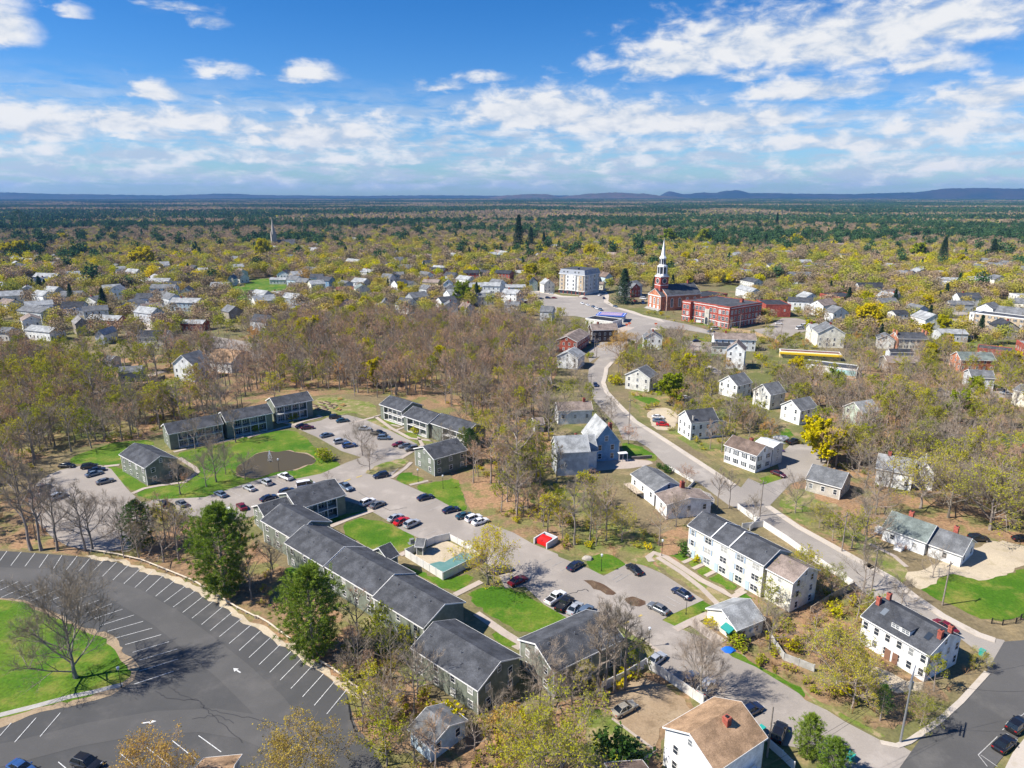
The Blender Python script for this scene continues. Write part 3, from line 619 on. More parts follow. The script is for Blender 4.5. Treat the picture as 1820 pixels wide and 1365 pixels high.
def conifer(seed,h,rad,base,nwh,nbr,tuft,nl,lsz,lw,kind):
    r=random.Random(seed);wood=MB();cr=MB()
    wood.tube((0,0,-.3),(0,0,h*.5),h*.016+.08,h*.011+.05,6);wood.tube((0,0,h*.5),(0,0,h*.97),h*.011+.05,.04,5)
    for k in range(nwh):
        t=k/(nwh-1);z=h*(base+(1-base)*t)
        if kind=='pine': R_=rad*(math.sin(min(1,(t+.28)/.75)*math.pi/2) if t<.47 else (1-((t-.47)/.53)**1.6*.9))*r.uniform(.8,1.15)
        else: R_=rad*(1-t)**.85*r.uniform(.88,1.08)+.15
        for j in range(nbr):
            a=2*math.pi*(j+r.random()*.7)/nbr+k*1.3;L=R_*r.uniform(.65,1.15)
            up=(.18+.5*t) if kind=='pine' else (-.22+.3*t)
            d=Vector((math.cos(a),math.sin(a),up));e=Vector((0,0,z))+d*L
            if R_>.6: wood.tube((0,0,z),e,.05 if h>9 else .035,.015,3)
            for q in range(tuft):
                s=(.35+.65*(q+r.random())/tuft) if kind=='pine' else (.12+.88*(q+r.random())/tuft)
                c=Vector((0,0,z)).lerp(e,s)+Vector((-d.y,d.x,0))*r.uniform(-.3,.3)*L*s*(.9 if kind=='pine' else .55)+Vector((0,0,r.uniform(-.05,.15)))
                for _ in range(nl):
                    dd=(rv3(r)+Vector((d.x*.6,d.y*.6,.5 if kind=='pine' else -.05))).normalized()*lsz*r.uniform(.6,1.2)
                    tri(cr,c+rv3(r)*lsz*.5,dd,lw,0,r)
    return wood,cr
def shrub(seed,h,rad,nst,ntw,tww,leaves,lsz):
    r=random.Random(seed);cr=MB();tips=[]
    for k in range(nst):
        a=r.uniform(0,6.28);d=Vector((math.cos(a)*rad*r.random(),math.sin(a)*rad*r.random(),h*r.uniform(.5,1)))
        p=Vector((d.x*.25,d.y*.25,0));tri(cr,p,d-p,.06,0,r)
        for _ in range(ntw):
            s=p.lerp(d,r.uniform(.3,1));dd=(d.normalized()*.5+rv3(r)).normalized()*h*.35*r.uniform(.5,1.1);tri(cr,s,dd,tww,0,r);tips.append(s+dd*.8)
    for _ in range(leaves): leaf(cr,r.choice(tips)+rv3(r)*.15,lsz*r.uniform(.6,1.3),1,r)
    return cr
PROTO={}
def proto(key,fn,barkm,leafs):
    wd,cr=fn
    PROTO[key]=(wd.mesh(key+"_trunk",[barkm]),cr.mesh(key+"_crown",leafs))
# mid-size meshes, each a different individual; bare wood trees tall and narrow, yard trees round
for i in range(5):
    proto("bare%d"%i,grow(10+i,15+i%3*1.5,5.2,.42,9,5,4,5,.05,True),M_bark,[L_twigg if i==2 else L_twig])
for i in range(3):
    proto("open%d"%i,grow(30+i,12+i,6.2,.2,9,6,5,6,.05,False),M_bark,[L_twigg])
for i in range(4):
    proto("bud%d"%i,grow(50+i,12+i,5.0,.28,9,5,4,4,.045,i%2==0,1500,.19),M_bark,[L_twigg,L_olive])
proto("orange0",grow(61,9,4.2,.25,9,5,4,5,.05,False,1700,.18),M_bark,[L_twig,L_orange])
proto("red0",grow(62,9,4.4,.2,9,5,4,6,.05,False,500,.12),M_bark,[L_twig,L_red])
for i in range(2):
    proto("gold%d"%i,grow(70+i,12,5.2,.2,12,6,5,4,.05,False,8500,.4),M_bark,[L_twig,L_gold])
proto("lime0",grow(75,12,5.0,.2,12,6,5,4,.05,False,7000,.38),M_bark,[L_twig,L_lime])
for i in range(2): proto("pine%d"%i,conifer(80+i,18+i,4.6,.3,13,6,5,9,.75,.13,'pine'),M_bark,[L_pine])
for i in range(2): proto("spruce%d"%i,conifer(84+i,17,4.9,.05,22,9,5,6,.85,.2,'spruce'),M_bark,[L_spruce])
def treeobj(key,desc,cat,nm,x,y,s,rot,where='',parts=True,group=None,fixed=False,sz=1.0):
    wd,cr=PROTO[key]
    mw=Matrix.Translation((x,y,0))@Matrix.Rotation(rot,4,'Z')@Matrix.Diagonal((s,s,s*sz,1))
    t=thing(nm,mw,desc,cat,where,group,fixed)
    link("trunk",wd,t);link("crown",cr,t)
    return t
JOINED={}
def joined(key):
    if key not in JOINED:
        bm=bmesh.new();wd,cr=PROTO[key];bm.from_mesh(wd);nw=len(bm.faces);bm.from_mesh(cr);
        me=bpy.data.meshes.new(key+"_tree");bm.to_mesh(me);bm.free()
        me.materials.append(wd.materials[0])
        for m in cr.materials: me.materials.append(m)
        idx=[0]*nw+[p.material_index+1 for p in cr.polygons];me.polygons.foreach_set("material_index",idx)
        JOINED[key]=me
    return JOINED[key]
# scatter of instances that nobody could count
def scatter(name,pts,meshes):
    """pts: (x,y,z,rot,scale,zscale,index)"""
    col=bpy.data.collections.new(name+"_source")
    for i,me in enumerate(meshes):
        o=bpy.data.objects.new("%s_source_%02d"%(name,i),me);col.objects.link(o)
    me=bpy.data.meshes.new(name);me.from_pydata([p[:3] for p in pts],[],[])
    a=me.attributes.new("rot",'FLOAT_VECTOR','POINT');a.data.foreach_set("vector",[c for p in pts for c in (0,0,p[3])])
    a=me.attributes.new("scl",'FLOAT_VECTOR','POINT');a.data.foreach_set("vector",[c for p in pts for c in (p[4],p[4],p[4]*p[5])])
    a=me.attributes.new("idx",'INT','POINT');a.data.foreach_set("value",[p[6] for p in pts])
    o=bpy.data.objects.new(name,me);COL.objects.link(o)
    g=bpy.data.node_groups.new(name,'GeometryNodeTree')
    g.interface.new_socket("Geometry",in_out='INPUT',socket_type='NodeSocketGeometry');g.interface.new_socket("Geometry",in_out='OUTPUT',socket_type='NodeSocketGeometry')
    gi=g.nodes.new("NodeGroupInput");go=g.nodes.new("NodeGroupOutput");ip=g.nodes.new("GeometryNodeInstanceOnPoints")
    ci=g.nodes.new("GeometryNodeCollectionInfo");ci.inputs[0].default_value=col;ci.inputs["Separate Children"].default_value=True;ci.inputs["Reset Children"].default_value=True
    def na(n_,t):
        q=g.nodes.new("GeometryNodeInputNamedAttribute");q.data_type=t;q.inputs[0].default_value=n_;return q.outputs[0]
    g.links.new(gi.outputs[0],ip.inputs["Points"]);g.links.new(ci.outputs[0],ip.inputs["Instance"]);ip.inputs["Pick Instance"].default_value=True
    g.links.new(na("idx",'INT'),ip.inputs["Instance Index"]);g.links.new(na("rot",'FLOAT_VECTOR'),ip.inputs["Rotation"]);g.links.new(na("scl",'FLOAT_VECTOR'),ip.inputs["Scale"])
    g.links.new(ip.outputs[0],go.inputs[0])
    md=o.modifiers.new("scatter",'NODES');md.node_group=g
    o['kind']='stuff';return o
# far meshes with few faces
def fartree(seed,h,rad,n,sz,mats,dec=True):
    r=random.Random(seed);mb=MB()
    if dec: mb.tube((0,0,0),(0,0,h*.5),.22,.12,3,1)
    for _ in range(n):
        if dec:
            v=rv3(r).normalized();v=v*(r.random()**.4)*(.8+.28*math.sin(v.x*5+seed)*math.cos(v.y*4+v.z*3));p=Vector((v.x*rad,v.y*rad,h*.6+v.z*h*.38))
        else:
            t=r.random()**1.3;a=r.uniform(0,6.28);q=rad*(1-t)*(.6+.4*r.random());p=Vector((math.cos(a)*q,math.sin(a)*q,h*(.08+.92*t)))
        leaf(mb,p,sz*r.uniform(.6,1.3),0,r)
    return mb.mesh("far_tree",mats)
FL_b=leafmat("far_bare_crown",(.37,.28,.175),(.32,.245,.155),.22,.1,.015)
FL_o=leafmat("far_budding_crown",(.46,.41,.07),(.39,.35,.065),.2,.2,.03)
FL_y=leafmat("far_golden_crown",(.68,.60,.008),(.52,.48,.01),.2,.3,.02)
FL_c=leafmat("far_conifer_crown",(.07,.135,.05),(.052,.105,.04),.25,.05,.01)
FAR=[fartree(1,17,6.8,560,.5,[FL_b,M_bark]),fartree(2,16,7.6,560,.5,[FL_b,M_bark]),fartree(3,16,7,620,.5,[FL_o,M_bark]),fartree(4,15,7.8,620,.5,[FL_o,M_bark]),fartree(5,13,6.4,800,.55,[FL_y,M_bark]),fartree(6,19,5.8,420,.7,[FL_c,M_bark]),fartree(7,15,4.8,240,.95,[FL_c,M_bark],False)]
def patch(seed,fr_,n=210,half=100):
    r=random.Random(seed);mb=MB()
    for _ in range(n):
        x,y=r.uniform(-half,half),r.uniform(-half,half);t=r.random()
        k=0 if t<fr_[0] else (1 if t<fr_[1] else (2 if t<fr_[2] else 3))
        h=r.uniform(11,16) if k<3 else r.uniform(13,18);rad=r.uniform(5,8)
        for _ in range(46):
            if k<3:
                v=rv3(r).normalized()*(r.random()**.4);p=Vector((x+v.x*rad,y+v.y*rad,h*.6+v.z*h*.38))
            else:
                tt=r.random();a=r.uniform(0,6.28);q=rad*math.sqrt(1-tt);p=Vector((x+math.cos(a)*q,y+math.sin(a)*q,h*(.15+.85*tt)))
            leaf(mb,p,1.5*r.uniform(.6,1.3),k,r)
    return mb.mesh("forest_patch",[FL_b,FL_o,FL_y,FL_c])
# ---------------------------------------------------------------- buildings
HOUSE_FP=[]
WINC={}
M_shut=mat("dark_shutter",(.03,.04,.05),.6);M_bshut=mat("blue_shutter",(.30,.38,.48),.6);M_door=mat("painted_door",(.22,.12,.08),.6);M_wdoor=mat("white_door",(.7,.72,.74),.5)
def winmesh(w,h,sh=0):
    k=(round(w,1),round(h,1),sh)
    if k not in WINC:
        f=MB();t=.1
        f.box(-w/2-t,w/2+t,-.07,0,-h/2-t,-h/2);f.box(-w/2-t,w/2+t,-.07,0,h/2,h/2+t*1.2)
        f.box(-w/2-t,-w/2,-.06,0,-h/2,h/2);f.box(w/2,w/2+t,-.06,0,-h/2,h/2);f.box(-w/2,w/2,-.05,0,-.03,.03)
        if w>1.25: f.box(-.04,.04,-.055,0,-h/2,h/2)
        if sh:
            f.box(-w/2-t-.4,-w/2-t-.02,-.05,-.005,-h/2,h/2,1);f.box(w/2+t+.02,w/2+t+.4,-.05,-.005,-h/2,h/2,1)
        g=MB();g.box(-w/2,w/2,-.03,0,-h/2,h/2)
        ms=[M_trim]+([M_shut if sh==1 else M_bshut] if sh else [])
        both=MB();both.v=list(f.v);both.f=list(f.f);both.m=list(f.m);n=len(both.v)
        both.v+=g.v;both.f+=[tuple(a+n for a in q) for q in g.f];both.m+=[len(ms)]*len(g.f)
        WINC[k]=(f.mesh("window_frame",ms),g.mesh("window_pane",[M_glass]),both.mesh("window",ms+[M_glass]))
    return WINC[k]
FACE={'f':0,'l':-math.pi/2,'r':math.pi/2,'b':math.pi}
def window(root,Mb,face,u,z,w,h,L,W,near,sh=0,ins=(0,0)):
    ix,iy=ins
    x,y={'f':(u,iy-.002),'b':(u,W-iy+.002),'l':(ix-.002,u),'r':(L-ix+.002,u)}[face]
    mw=Mb@rotz(x,y,FACE[face],z)
    fr_,pn,bo=winmesh(w,h,sh)
    if near: o=link("window",fr_,root,mw);link("pane",pn,o)
    else: o=link("window",bo,root,mw)
    return o
def facing(Mw,face):
    d={'f':(0,-1),'b':(0,1),'l':(-1,0),'r':(1,0)}[face];n=Mw.to_3x3()@Vector((d[0],d[1],0));c=Mw.translation
    return n.x*(-c.x)+n.y*(-c.y)>0
def block(root,Mb,L,W,zE,rise,wall,roof,st=2,flat=False,windows=True,near=False,sp=2.9,sh=0,rooftrim=True,ww=.85,wh=1.35,ov=.35,faces='flr',z1=1.9,dz=2.7,solid=(),wallmat=None):
    """one gabled (or flat-roofed) volume; local x runs along the ridge, y away"""
    Mw=root.matrix_basis@Mb
    wm_=wallmat or wallm(wall);ix,iy=ov,ov
    mb=MB();x0,x1,y0,y1=ix,L-ix,iy,W-iy
    if flat: mb.box(x0,x1,y0,y1,-.3,zE)
    else:
        zp=zE-.06
        rz=zE+rise-.12-iy*rise/(W/2)
        zc=zE+iy*rise/(W/2)-.12
        P=[(y0,-.3),(y1,-.3),(y1,zc),(W/2,zE+rise-.12),(y0,zc)]
        a=[(x0,y,z) for y,z in P];c=[(x1,y,z) for y,z in P];mb.poly(a[::-1]);mb.poly(c)
        for k in range(5): mb.poly([a[k],a[(k+1)%5],c[(k+1)%5],c[k]])
    mb.obj("wall",wm_,root,Mb)
    r=MB()
    if flat:
        r.box(x0+.25,x1-.25,y0+.25,y1-.25,zE-.05,zE+.08)
        r.obj("roof",roofm(roof),root,Mb)
        t=MB()
        for q in ((x0-.08,x1+.08,y0-.08,y0+.25),(x0-.08,x1+.08,y1-.25,y1+.08),(x0-.08,x0+.25,y0+.25,y1-.25),(x1-.25,x1+.08,y0+.25,y1-.25)): t.box(*q,zE-.25,zE+.35)
        t.obj("parapet",wm_ if 'brick' in wall else M_trim,root,Mb)
    else:
        th=.16
        for s in (0,1):
            ya=0 if s==0 else W
            q=[(0,ya,zE),(L,ya,zE),(L,W/2,zE+rise),(0,W/2,zE+rise)]
            if s: q=q[::-1]
            lo=[(a,b_,c-th) for a,b_,c in q]
            r.poly(q);r.poly(lo[::-1])
            for k in range(4):
                if (s==0 and k==2) or (s==1 and k==0): continue
                r.poly([lo[k],lo[(k+1)%4],q[(k+1)%4],q[k]])
        r.obj("roof",roofm(roof),root,Mb)
        if rooftrim:
            t=MB()
            for x in (-.05,L):
                for ya in (0,W):
                    p=[(x,ya,zE-.24),(x,W/2,zE+rise-.24),(x,W/2,zE+rise+.02),(x,ya,zE+.02)]
                    p2=[(x+.05,b_,c) for a,b_,c in p]
                    t.poly(p);t.poly(p2[::-1])
                    for k in range(4): t.poly([p[k],p2[k],p2[(k+1)%4],p[(k+1)%4]])
            for y in (-.05,W): t.box(0,L,y,y+.05,zE-.22,zE+.01)
            t.box(x0-.05,x0+.1,y0-.05,y0+.1,0,zE-.2);t.box(x1-.1,x1+.05,y0-.05,y0+.1,0,zE-.2);t.box(x0-.05,x0+.1,y1-.1,y1+.05,0,zE-.2)
            t.obj("trim",M_trim,root,Mb)
    if windows:
        for fc in faces:
            if not near and not facing(Mw,fc): continue
            S=L if fc in 'fb' else W
            n=max(1,int((S-1.2)/sp))
            for k in range(n):
                for s_ in range(st):
                    if 0 in solid: continue
                    z=z1+s_*dz
                    if z+wh/2>zE-.1: continue
                    window(root,Mb,fc,S*(k+.5)/n,z,ww,wh,L,W,near,sh,(ix,iy))
            if fc in 'lr' and not flat and rise>1.6: window(root,Mb,fc,W/2,zE+rise*.32,.7,1.0,L,W,near,0,(ix,iy))
def chimney(root,Mb,x,y,z0,z1,s=.45,m=None):
    c=MB();c.box(x-s,x+s,y-s,y+s,z0,z1);c.box(x-s-.06,x+s+.06,y-s-.06,y+s+.06,z1-.25,z1-.1);c.box(x-s*.5,x+s*.5,y-s*.5,y+s*.5,z1,z1+.12,1)
    c.obj("chimney",[m or M_brick,M_black],root,Mb)
def vents(root,Mb,L,W,zE,rise,n=3,seed=0):
    r=random.Random(seed+int(L*10))
    for k in range(n):
        x=L*(k+.3+.4*r.random())/n;y=W*r.uniform(.22,.42);z=zE+rise*y/(W/2)
        c=MB();c.tube((x,y,z-.1),(x,y,z+.5),.08,.08,6,0,True);c.obj("roof_vent",M_metal,root,Mb)
def eaveframe(A,B,zp):
    a=at(A,zp);b_=at(B,zp);L=math.hypot(b_.x-a.x,b_.y-a.y)
    return frame2(a,(b_.x-a.x)/L,(b_.y-a.y)/L),L
def gableframe(A,B,zp):
    a=at(A,zp);b_=at(B,zp);W=math.hypot(b_.x-a.x,b_.y-a.y);ux,uy=(b_.x-a.x)/W,(b_.y-a.y)/W
    return frame2(b_,-uy,ux),W
def ridgeframe(R1,R2,w,zr):
    M,L=eaveframe(R1,R2,zr);return M@Matrix.Translation((0,-w/2,0)),L
def footprint(M,L,W,pad=1.5):
    if L>20:
        for fx,fy in ((.15,.1),(.5,.1),(.85,.1),(.95,.6)): HOUSE_FP.append((M@Vector((L*fx,W*fy,0)))[:2])
    P=[(M@Vector(q))[:2] for q in ((-pad,-pad,0),(L+pad,-pad,0),(L+pad,W+pad,0),(-pad,W+pad,0))]
    EXCL.append((min(p[0] for p in P),max(p[0] for p in P),min(p[1] for p in P),max(p[1] for p in P),P))
def house(mode,A,B,zE,w,rise,wall,roof,where,desc=None,st=2,near=False,chim=(),cat='house',nm='house',zp=None,flat=False,group=None,fixed=False,chs=.45,**kw):
    """e: A-B is the eave seen, w the width behind it; g: A-B is the gable end seen, w the length behind it"""
    if mode=='e': M,L=eaveframe(A,B,zE if zp is None else zp);W=w
    else: M,W=gableframe(A,B,zE if zp is None else zp);L=w
    if desc is None:
        wn={'navy':'dark blue','lightgrey':'pale grey','sage':'sage green','palegreen':'pale green','paleblue':'pale blue','greygreen':'grey green','redbrick':'red brick','orangebrick':'orange brick','offwhite':'off white','taupe':'brown grey'}.get(wall,wall)
        rn={'charcoal':'dark grey','dark':'blackish','lightgrey':'pale grey','greygreen':'green grey','redbrown':'reddish brown','palebrown':'pale brown','mixed':'grey'}.get(roof,roof)
        desc="%s %s house with %s roof"%(wn,'flat topped' if flat else ('gable fronted' if mode=='g' else 'long sided'),rn)
    t=thing(nm,M,desc,cat,where,group,fixed)
    I=Matrix.Identity(4)
    block(t,I,L,W,zE,rise,wall,roof,st=st,near=near,flat=flat,**kw)
    for (fx,fy,hh) in chim:
        chimney(t,I,fx*L,fy*W,zE+rise*(1-abs(fy-.5)*2)-.4 if not flat else zE-.2,zE+(0 if flat else rise*(1-abs(fy-.5)*2))+hh,chs)
    footprint(M,L,W);HOUSE_FP.append((M@Vector((L/2,W/2,0)))[:2])
    return t,M,L,W
def wing(t,M0,mode,A,B,zE,w,rise,wall,roof,zp=None,**kw):
    if mode=='e': M,L=eaveframe(A,B,zE if zp is None else zp);W=w
    else: M,W=gableframe(A,B,zE if zp is None else zp);L=w
    R_=M0.inverted()@M
    block(t,R_,L,W,zE,rise,wall,roof,**kw);footprint(M,L,W);return R_,L,W
# --- sage green apartment blocks
def apt(desc,where,segs,cat='apartment block',extra=None):
    """segs: (M,L,W,balcony ranges as fractions, has windows)"""
    M0=segs[0][0];t=thing("apartment_building",M0,desc,cat,where,fixed=True)
    zE=5.5
    for si,sg in enumerate(segs):
        M,L,W,rise,bal,z0=sg[:6];Mb=M0.inverted()@M;zz=zE+z0
        if not bal:
            block(t,Mb,L,W,zz,rise,'sage','charcoal',st=2,near=True,sp=3.6,z1=1.5+z0*.6,dz=2.6,ww=1.0,wh=1.2,faces='flrb' if si in (0,len(segs)-1) else 'fb')
        else:
            # walls: rear volume full length, solid bays at the ends come forward
            block(t,Mb@Matrix.Translation((0,0,0)),L,W,zz,rise,'sage','charcoal',windows=False,near=True,wallmat=None) if False else None
            x0,x1=bal[0]*L,bal[1]*L;iy=.35;dp=1.6
            mb=MB();P=[(iy+dp,-.3),(W-iy,-.3),(W-iy,zz-.05),(W/2,zz+rise-.15),(iy+dp,zz+(iy+dp)*rise/(W/2)-.15)]
            a=[(.3,y,z) for y,z in P];c=[(L-.3,y,z) for y,z in P];mb.poly(a[::-1]);mb.poly(c)
            for k in range(5): mb.poly([a[k],a[(k+1)%5],c[(k+1)%5],c[k]])
            for (u0,u1) in ((.3,x0),(x1,L-.3)):
                if u1-u0>.4:
                    h=zz-.05;h2=zz+(iy+dp)*rise/(W/2)-.17
                    mb.box(u0,u1,iy,iy+dp-.002,-.3,h)
                    mb.poly([(u0,iy,h),(u1,iy,h),(u1,iy+dp-.003,h2),(u0,iy+dp-.003,h2)])
                    for u in (u0,u1): mb.poly([(u,iy,h-.01),(u,iy+dp-.003,h-.01),(u,iy+dp-.003,h2)])
            mb.obj("wall",wallm('sage'),t,Mb)
            r=MB();th=.18
            for s in (0,1):
                ya=0 if s==0 else W
                q=[(0,ya,zz),(L,ya,zz),(L,W/2,zz+rise),(0,W/2,zz+rise)]
                if s: q=q[::-1]
                lo=[(aa,bb_,cc-th) for aa,bb_,cc in q];r.poly(q);r.poly(lo[::-1])
                for k in range(4):
                    if (s==0 and k==2) or (s==1 and k==0): continue
                    r.poly([lo[k],lo[(k+1)%4],q[(k+1)%4],q[k]])
            r.obj("roof",roofm('charcoal'),t,Mb)
            tr=MB()
            for x in (-.06,L):
                for ya in (0,W):
                    p=[(x,ya,zz-.28),(x,W/2,zz+rise-.28),(x,W/2,zz+rise+.03),(x,ya,zz+.03)];p2=[(x+.06,q[1],q[2]) for q in p];tr.poly(p);tr.poly(p2[::-1])
                    for k in range(4): tr.poly([p[k],p2[k],p2[(k+1)%4],p[(k+1)%4]])
            tr.box(0,L,-.05,0,zz-.25,zz+.02)
            tr.obj("trim",M_trim,t,Mb)
            bay=2.9;n=max(1,round((x1-x0)/bay))
            fl=MB();fl.box(x0,x1,iy-.05,iy+dp,z0*.5+2.62,z0*.5+2.85);fl.box(x0,x1,iy-.05,iy+dp,0.02,.2);fl.box(x0,x1,iy-.02,iy+.1,zz-.4,zz-.1);fl.obj("balcony_floor",M_trim,t,Mb)
            for k in range(n+1):
                x=x0+(x1-x0)*k/n;ps=MB();ps.box(x-.09,x+.09,iy-.06,iy+.12,0,zz-.4);ps.obj("post",M_trim,t,Mb)
            for k in range(n):
                u0=x0+(x1-x0)*k/n;u1=x0+(x1-x0)*(k+1)/n
                for zb in (.2,z0*.5+2.85):
                    g=MB();g.box(u0+.12,u1-.12,iy+.02,iy+.06,zb+.85,zb+.92);g.box(u0+.12,u1-.12,iy+.02,iy+.06,zb+.08,zb+.13)
                    m_=int((u1-u0-.24)/.22)
                    for j in range(m_+1):
                        xx=u0+.14+(u1-u0-.3)*j/m_;g.box(xx,xx+.03,iy+.03,iy+.05,zb+.13,zb+.85)
                    g.obj("railing",M_black if zb>1 else M_black,t,Mb)
                    if k%2==0: window(t,Mb,'f',(u0+u1)/2+.3,zb+1.05,1.5,1.95,L,W,True,0,(0,iy+dp))
                    else: window(t,Mb,'f',(u0+u1)/2,zb+1.35,1.3,1.1,L,W,True,0,(0,iy+dp))
            for fc in 'lr':
                if (fc=='l' and si==0) or (fc=='r' and si==len(segs)-1) or sg[6:]:
                    for z in (1.5,4.2+z0): window(t,Mb,fc,W*.45,z,1.1,1.1,L,W,True,0,(.3,0))
                    window(t,Mb,fc,W*.5,zz+rise*.45,.45,.7,L,W,True,0,(.3,0))
            for k in range(3):
                window(t,Mb,'b',L*(k+.5)/3,4.1,1.0,1.2,L,W,True,0,(0,iy));window(t,Mb,'b',L*(k+.5)/3,1.5,1.0,1.2,L,W,True,0,(0,iy))
        vents(t,Mb,L,W,zz,rise,3,si)
        footprint(M,L,W)
    return t
def E_(f,ax,ay,bx,by,z=5.5): return eaveframe(f(ax,ay),f(bx,by),z)
def ext(M,L,a,c): return M@Matrix.Translation((-a,0,0)),L+a+c
WA=10.4
M,L=E_(Z1,55,645,285,770)
apt("detached sage green apartment block with dark gable end beside the old parking lot","",[(M,L,9.6,2.3,None,0)])
MA,LA=E_(Z1,495,462,985,378);MA2,LA2=E_(Z1,1020,370,1440,283);MA3,LA3=E_(Z1,1465,243,1785,180)
ang=math.atan2(MA2[1][0],MA2[0][0])
def ali(M,L,a):  # same place, turned to the common bearing
    c=M@Vector((L/2,0,0));return frame2(Vector((c.x-math.cos(a)*L/2,c.y-math.sin(a)*L/2)),math.cos(a),math.sin(a))
apt("longest sage green balcony row with three stepped roofs behind the pond lawn","",[(ali(MA,LA,R(38)),LA+.6,10.4,2.3,(.17,.97),0),(ali(MA2,LA2,R(38)),LA2,WA,2.3,(.16,.84),.5),(ali(MA3,LA3,R(38)),LA3+.8,WA,2.3,(.03,.82),.9)])
MB1,LB1=E_(U2,925,310,1080,362);MB2,LB2=E_(U2,1080,390,1275,445);MB3,LB3=E_(U2,1290,440,1520,525)
apt("sage green balcony row with pale posts at the wood edge, upper right of the lot","",[(ali(MB1,LB1,R(-42)),LB1,WA,2.3,(.18,.97),0),(ali(MB2,LB2,R(-42)),LB2,WA,2.3,(.16,.9),-.1),(ali(MB3,LB3,R(-42)),LB3,WA,2.3,(.35,.95),0)])
M,L=E_(U2,1310,700,1520,640)
apt("small sage green block with white entrance steps beside the budding trees","",[(ali(M,L,R(39)),L+1.5,11.5,2.3,None,0)])
M,L=E_(Z2,450,335,885,195)
M_,L_=E_(Z2,215,395,448,345,5.0)
apt("sage green balcony block with a small pale gable, in the middle of the lots","",[(ali(M,L,R(41)),L,12.2,2.4,(.02,.8),0),(ali(M,L,R(41))@Matrix.Translation((-7.4,1.5,0)),7.4,9.0,2.0,None,-.6)])
segs=[]
for nm_,A_,B_,z0 in (("1",Z2(315,635),Z2(690,835),0),("2",Z2(690,840),Z2(1130,1100),-.15),("3",V2(750,330),V2(1045,525),-.3),("4",Z3(180,385),Z3(615,665),-.6)):
    M,L=eaveframe(A_,B_,5.5);segs.append((ali(M,L,R(-41)),L,10.8,2.3,None,z0))
M,L=segs[0][0],segs[0][1];segs.insert(0,(M@Matrix.Translation((-13.5,1.9,0)),13.3,10.8,2.3,None,.2))
t=apt("long stepped row of five sage green units with charcoal roofs above the striped lot","",segs)
# cross gable over the lawn side of the row
Mx=segs[0][0].inverted()@segs[2][0]
block(t,Mx@frame2(Vector((7.5,10.6)),0,1),3.2,6.0,5.0,1.9,'sage','charcoal',windows=False,near=True)
M,L=E_(Z3,1105,565,1570,350)
apt("sage green wing turned across the end of the long row, near the white fence","",[(ali(M,L,R(34)),L,10.4,2.3,None,0)])
# --- cream townhouse row
M,L=eaveframe(Z4(210,270),Z4(900,635),7.6)
t=thing("townhouse_row",M,"cream three storey townhouse row with charcoal roof and blue shutters","townhouses","",None,True)
W=9.6;I=Matrix.Identity(4)
block(t,I,L,W,7.6,2.2,'cream','charcoal',windows=False,near=True,rooftrim=True)
block(t,Matrix.Translation((L+.02,.5,0)),6.5,W-.8,6.9,2.0,'cream','palebrown',near=True,st=3,z1=1.2,dz=2.4)
for fx in (.335,.575):
    for s in (0,1):
        c=MB();ya=0 if s==0 else W
        q=[(fx*L-.12,ya,7.62),(fx*L+.12,ya,7.62),(fx*L+.12,W/2,9.82),(fx*L-.12,W/2,9.82)];q2=[(a,b_,c_+.16) for a,b_,c_ in q]
        if s:q=q[::-1];q2=q2[::-1]
        c.poly(q2)
        for k in range(4): c.poly([q[k],q[(k+1)%4],q2[(k+1)%4],q2[k]])
        c.obj("roof_divider",M_trim,t)
for k,(fx,ww) in enumerate(((.075,.9),(.29,1.7),(.50,1.7),(.71,1.7),(.90,1.7))):
    for s in range(3):
        z=1.35+s*2.45
        if s==0 and k in (0,): continue
        window(t,I,'f',fx*L,z,ww,1.3,L,W,True,2 if k in (0,1,3) and s>0 else 0,(.35,.35))
for fx in (.10,.215,.42,.60+.02,.82): 
    d=MB();d.box(fx*L-.5,fx*L+.5,.25,.345,.05,2.15);d.box(fx*L-.62,fx*L+.62,.2,.25,2.15,2.3,1);d.obj("door",[mat("pale_blue_door",(.42,.52,.6),.5),M_trim],t)
for z in (1.4,3.8,6.2): window(t,I,'l',W*.5,z,.9,1.2,L,W,True,0,(.35,.35))
vents(t,I,L,W,7.6,2.2,4,5);footprint(M,L+7,W)
# bays with party walls in different creams: shallow projecting panels
for f0,f1 in ((.34,.57),):
    c=MB();c.box(f0*L,f1*L,.2,.348,0,7.3);
# --- parking-office cottage with teal awning
M,L=eaveframe(Z4(655,1220),Z4(915,1115),3.0)
t,M,L,W=house('e',Z4(655,1220),Z4(915,1115),3.0,8.0,2.1,'cream','lightgrey','',"small cream cottage with a teal awning over its door, below the townhouses",near=True,st=1,cat='cottage',fixed=True,windows=False)
window(t,I,'l',W*.35,3.9,.6,.7,L,W,True,0,(.35,.35));window(t,I,'f',L*.3,1.5,.9,1.1,L,W,True,0,(.35,.35));window(t,I,'f',L*.72,1.5,1.2,1.1,L,W,True,0,(.35,.35))
for y in (1.4,2.2): window(t,I,'l',y,1.15,.7,2.0,L,W,True,0,(.35,.35))
c=MB();c.poly([(.34,.8,2.9),(.34,3.0,2.9),(-1.0,3.0,2.35),(-1.0,.8,2.35)]);c.poly([(-1.0,.8,2.35),(-1.0,3.0,2.35),(-1.0,3.0,2.1),(-1.0,.8,2.1)]);c.poly([(.34,.8,2.9),(-1,.8,2.35),(-1,.8,2.1),(.34,.8,2.1)]);c.poly([(.34,3,2.9),(.34,3,2.1),(-1,3,2.1),(-1,3,2.35)]);c.obj("awning",mat("teal_canvas",(.02,.24,.22),.7),t)
c=MB();c.box(L*.5,L*.5+.8,-.1,.33,1.3,1.8);c.obj("air_conditioner",M_trim,t)
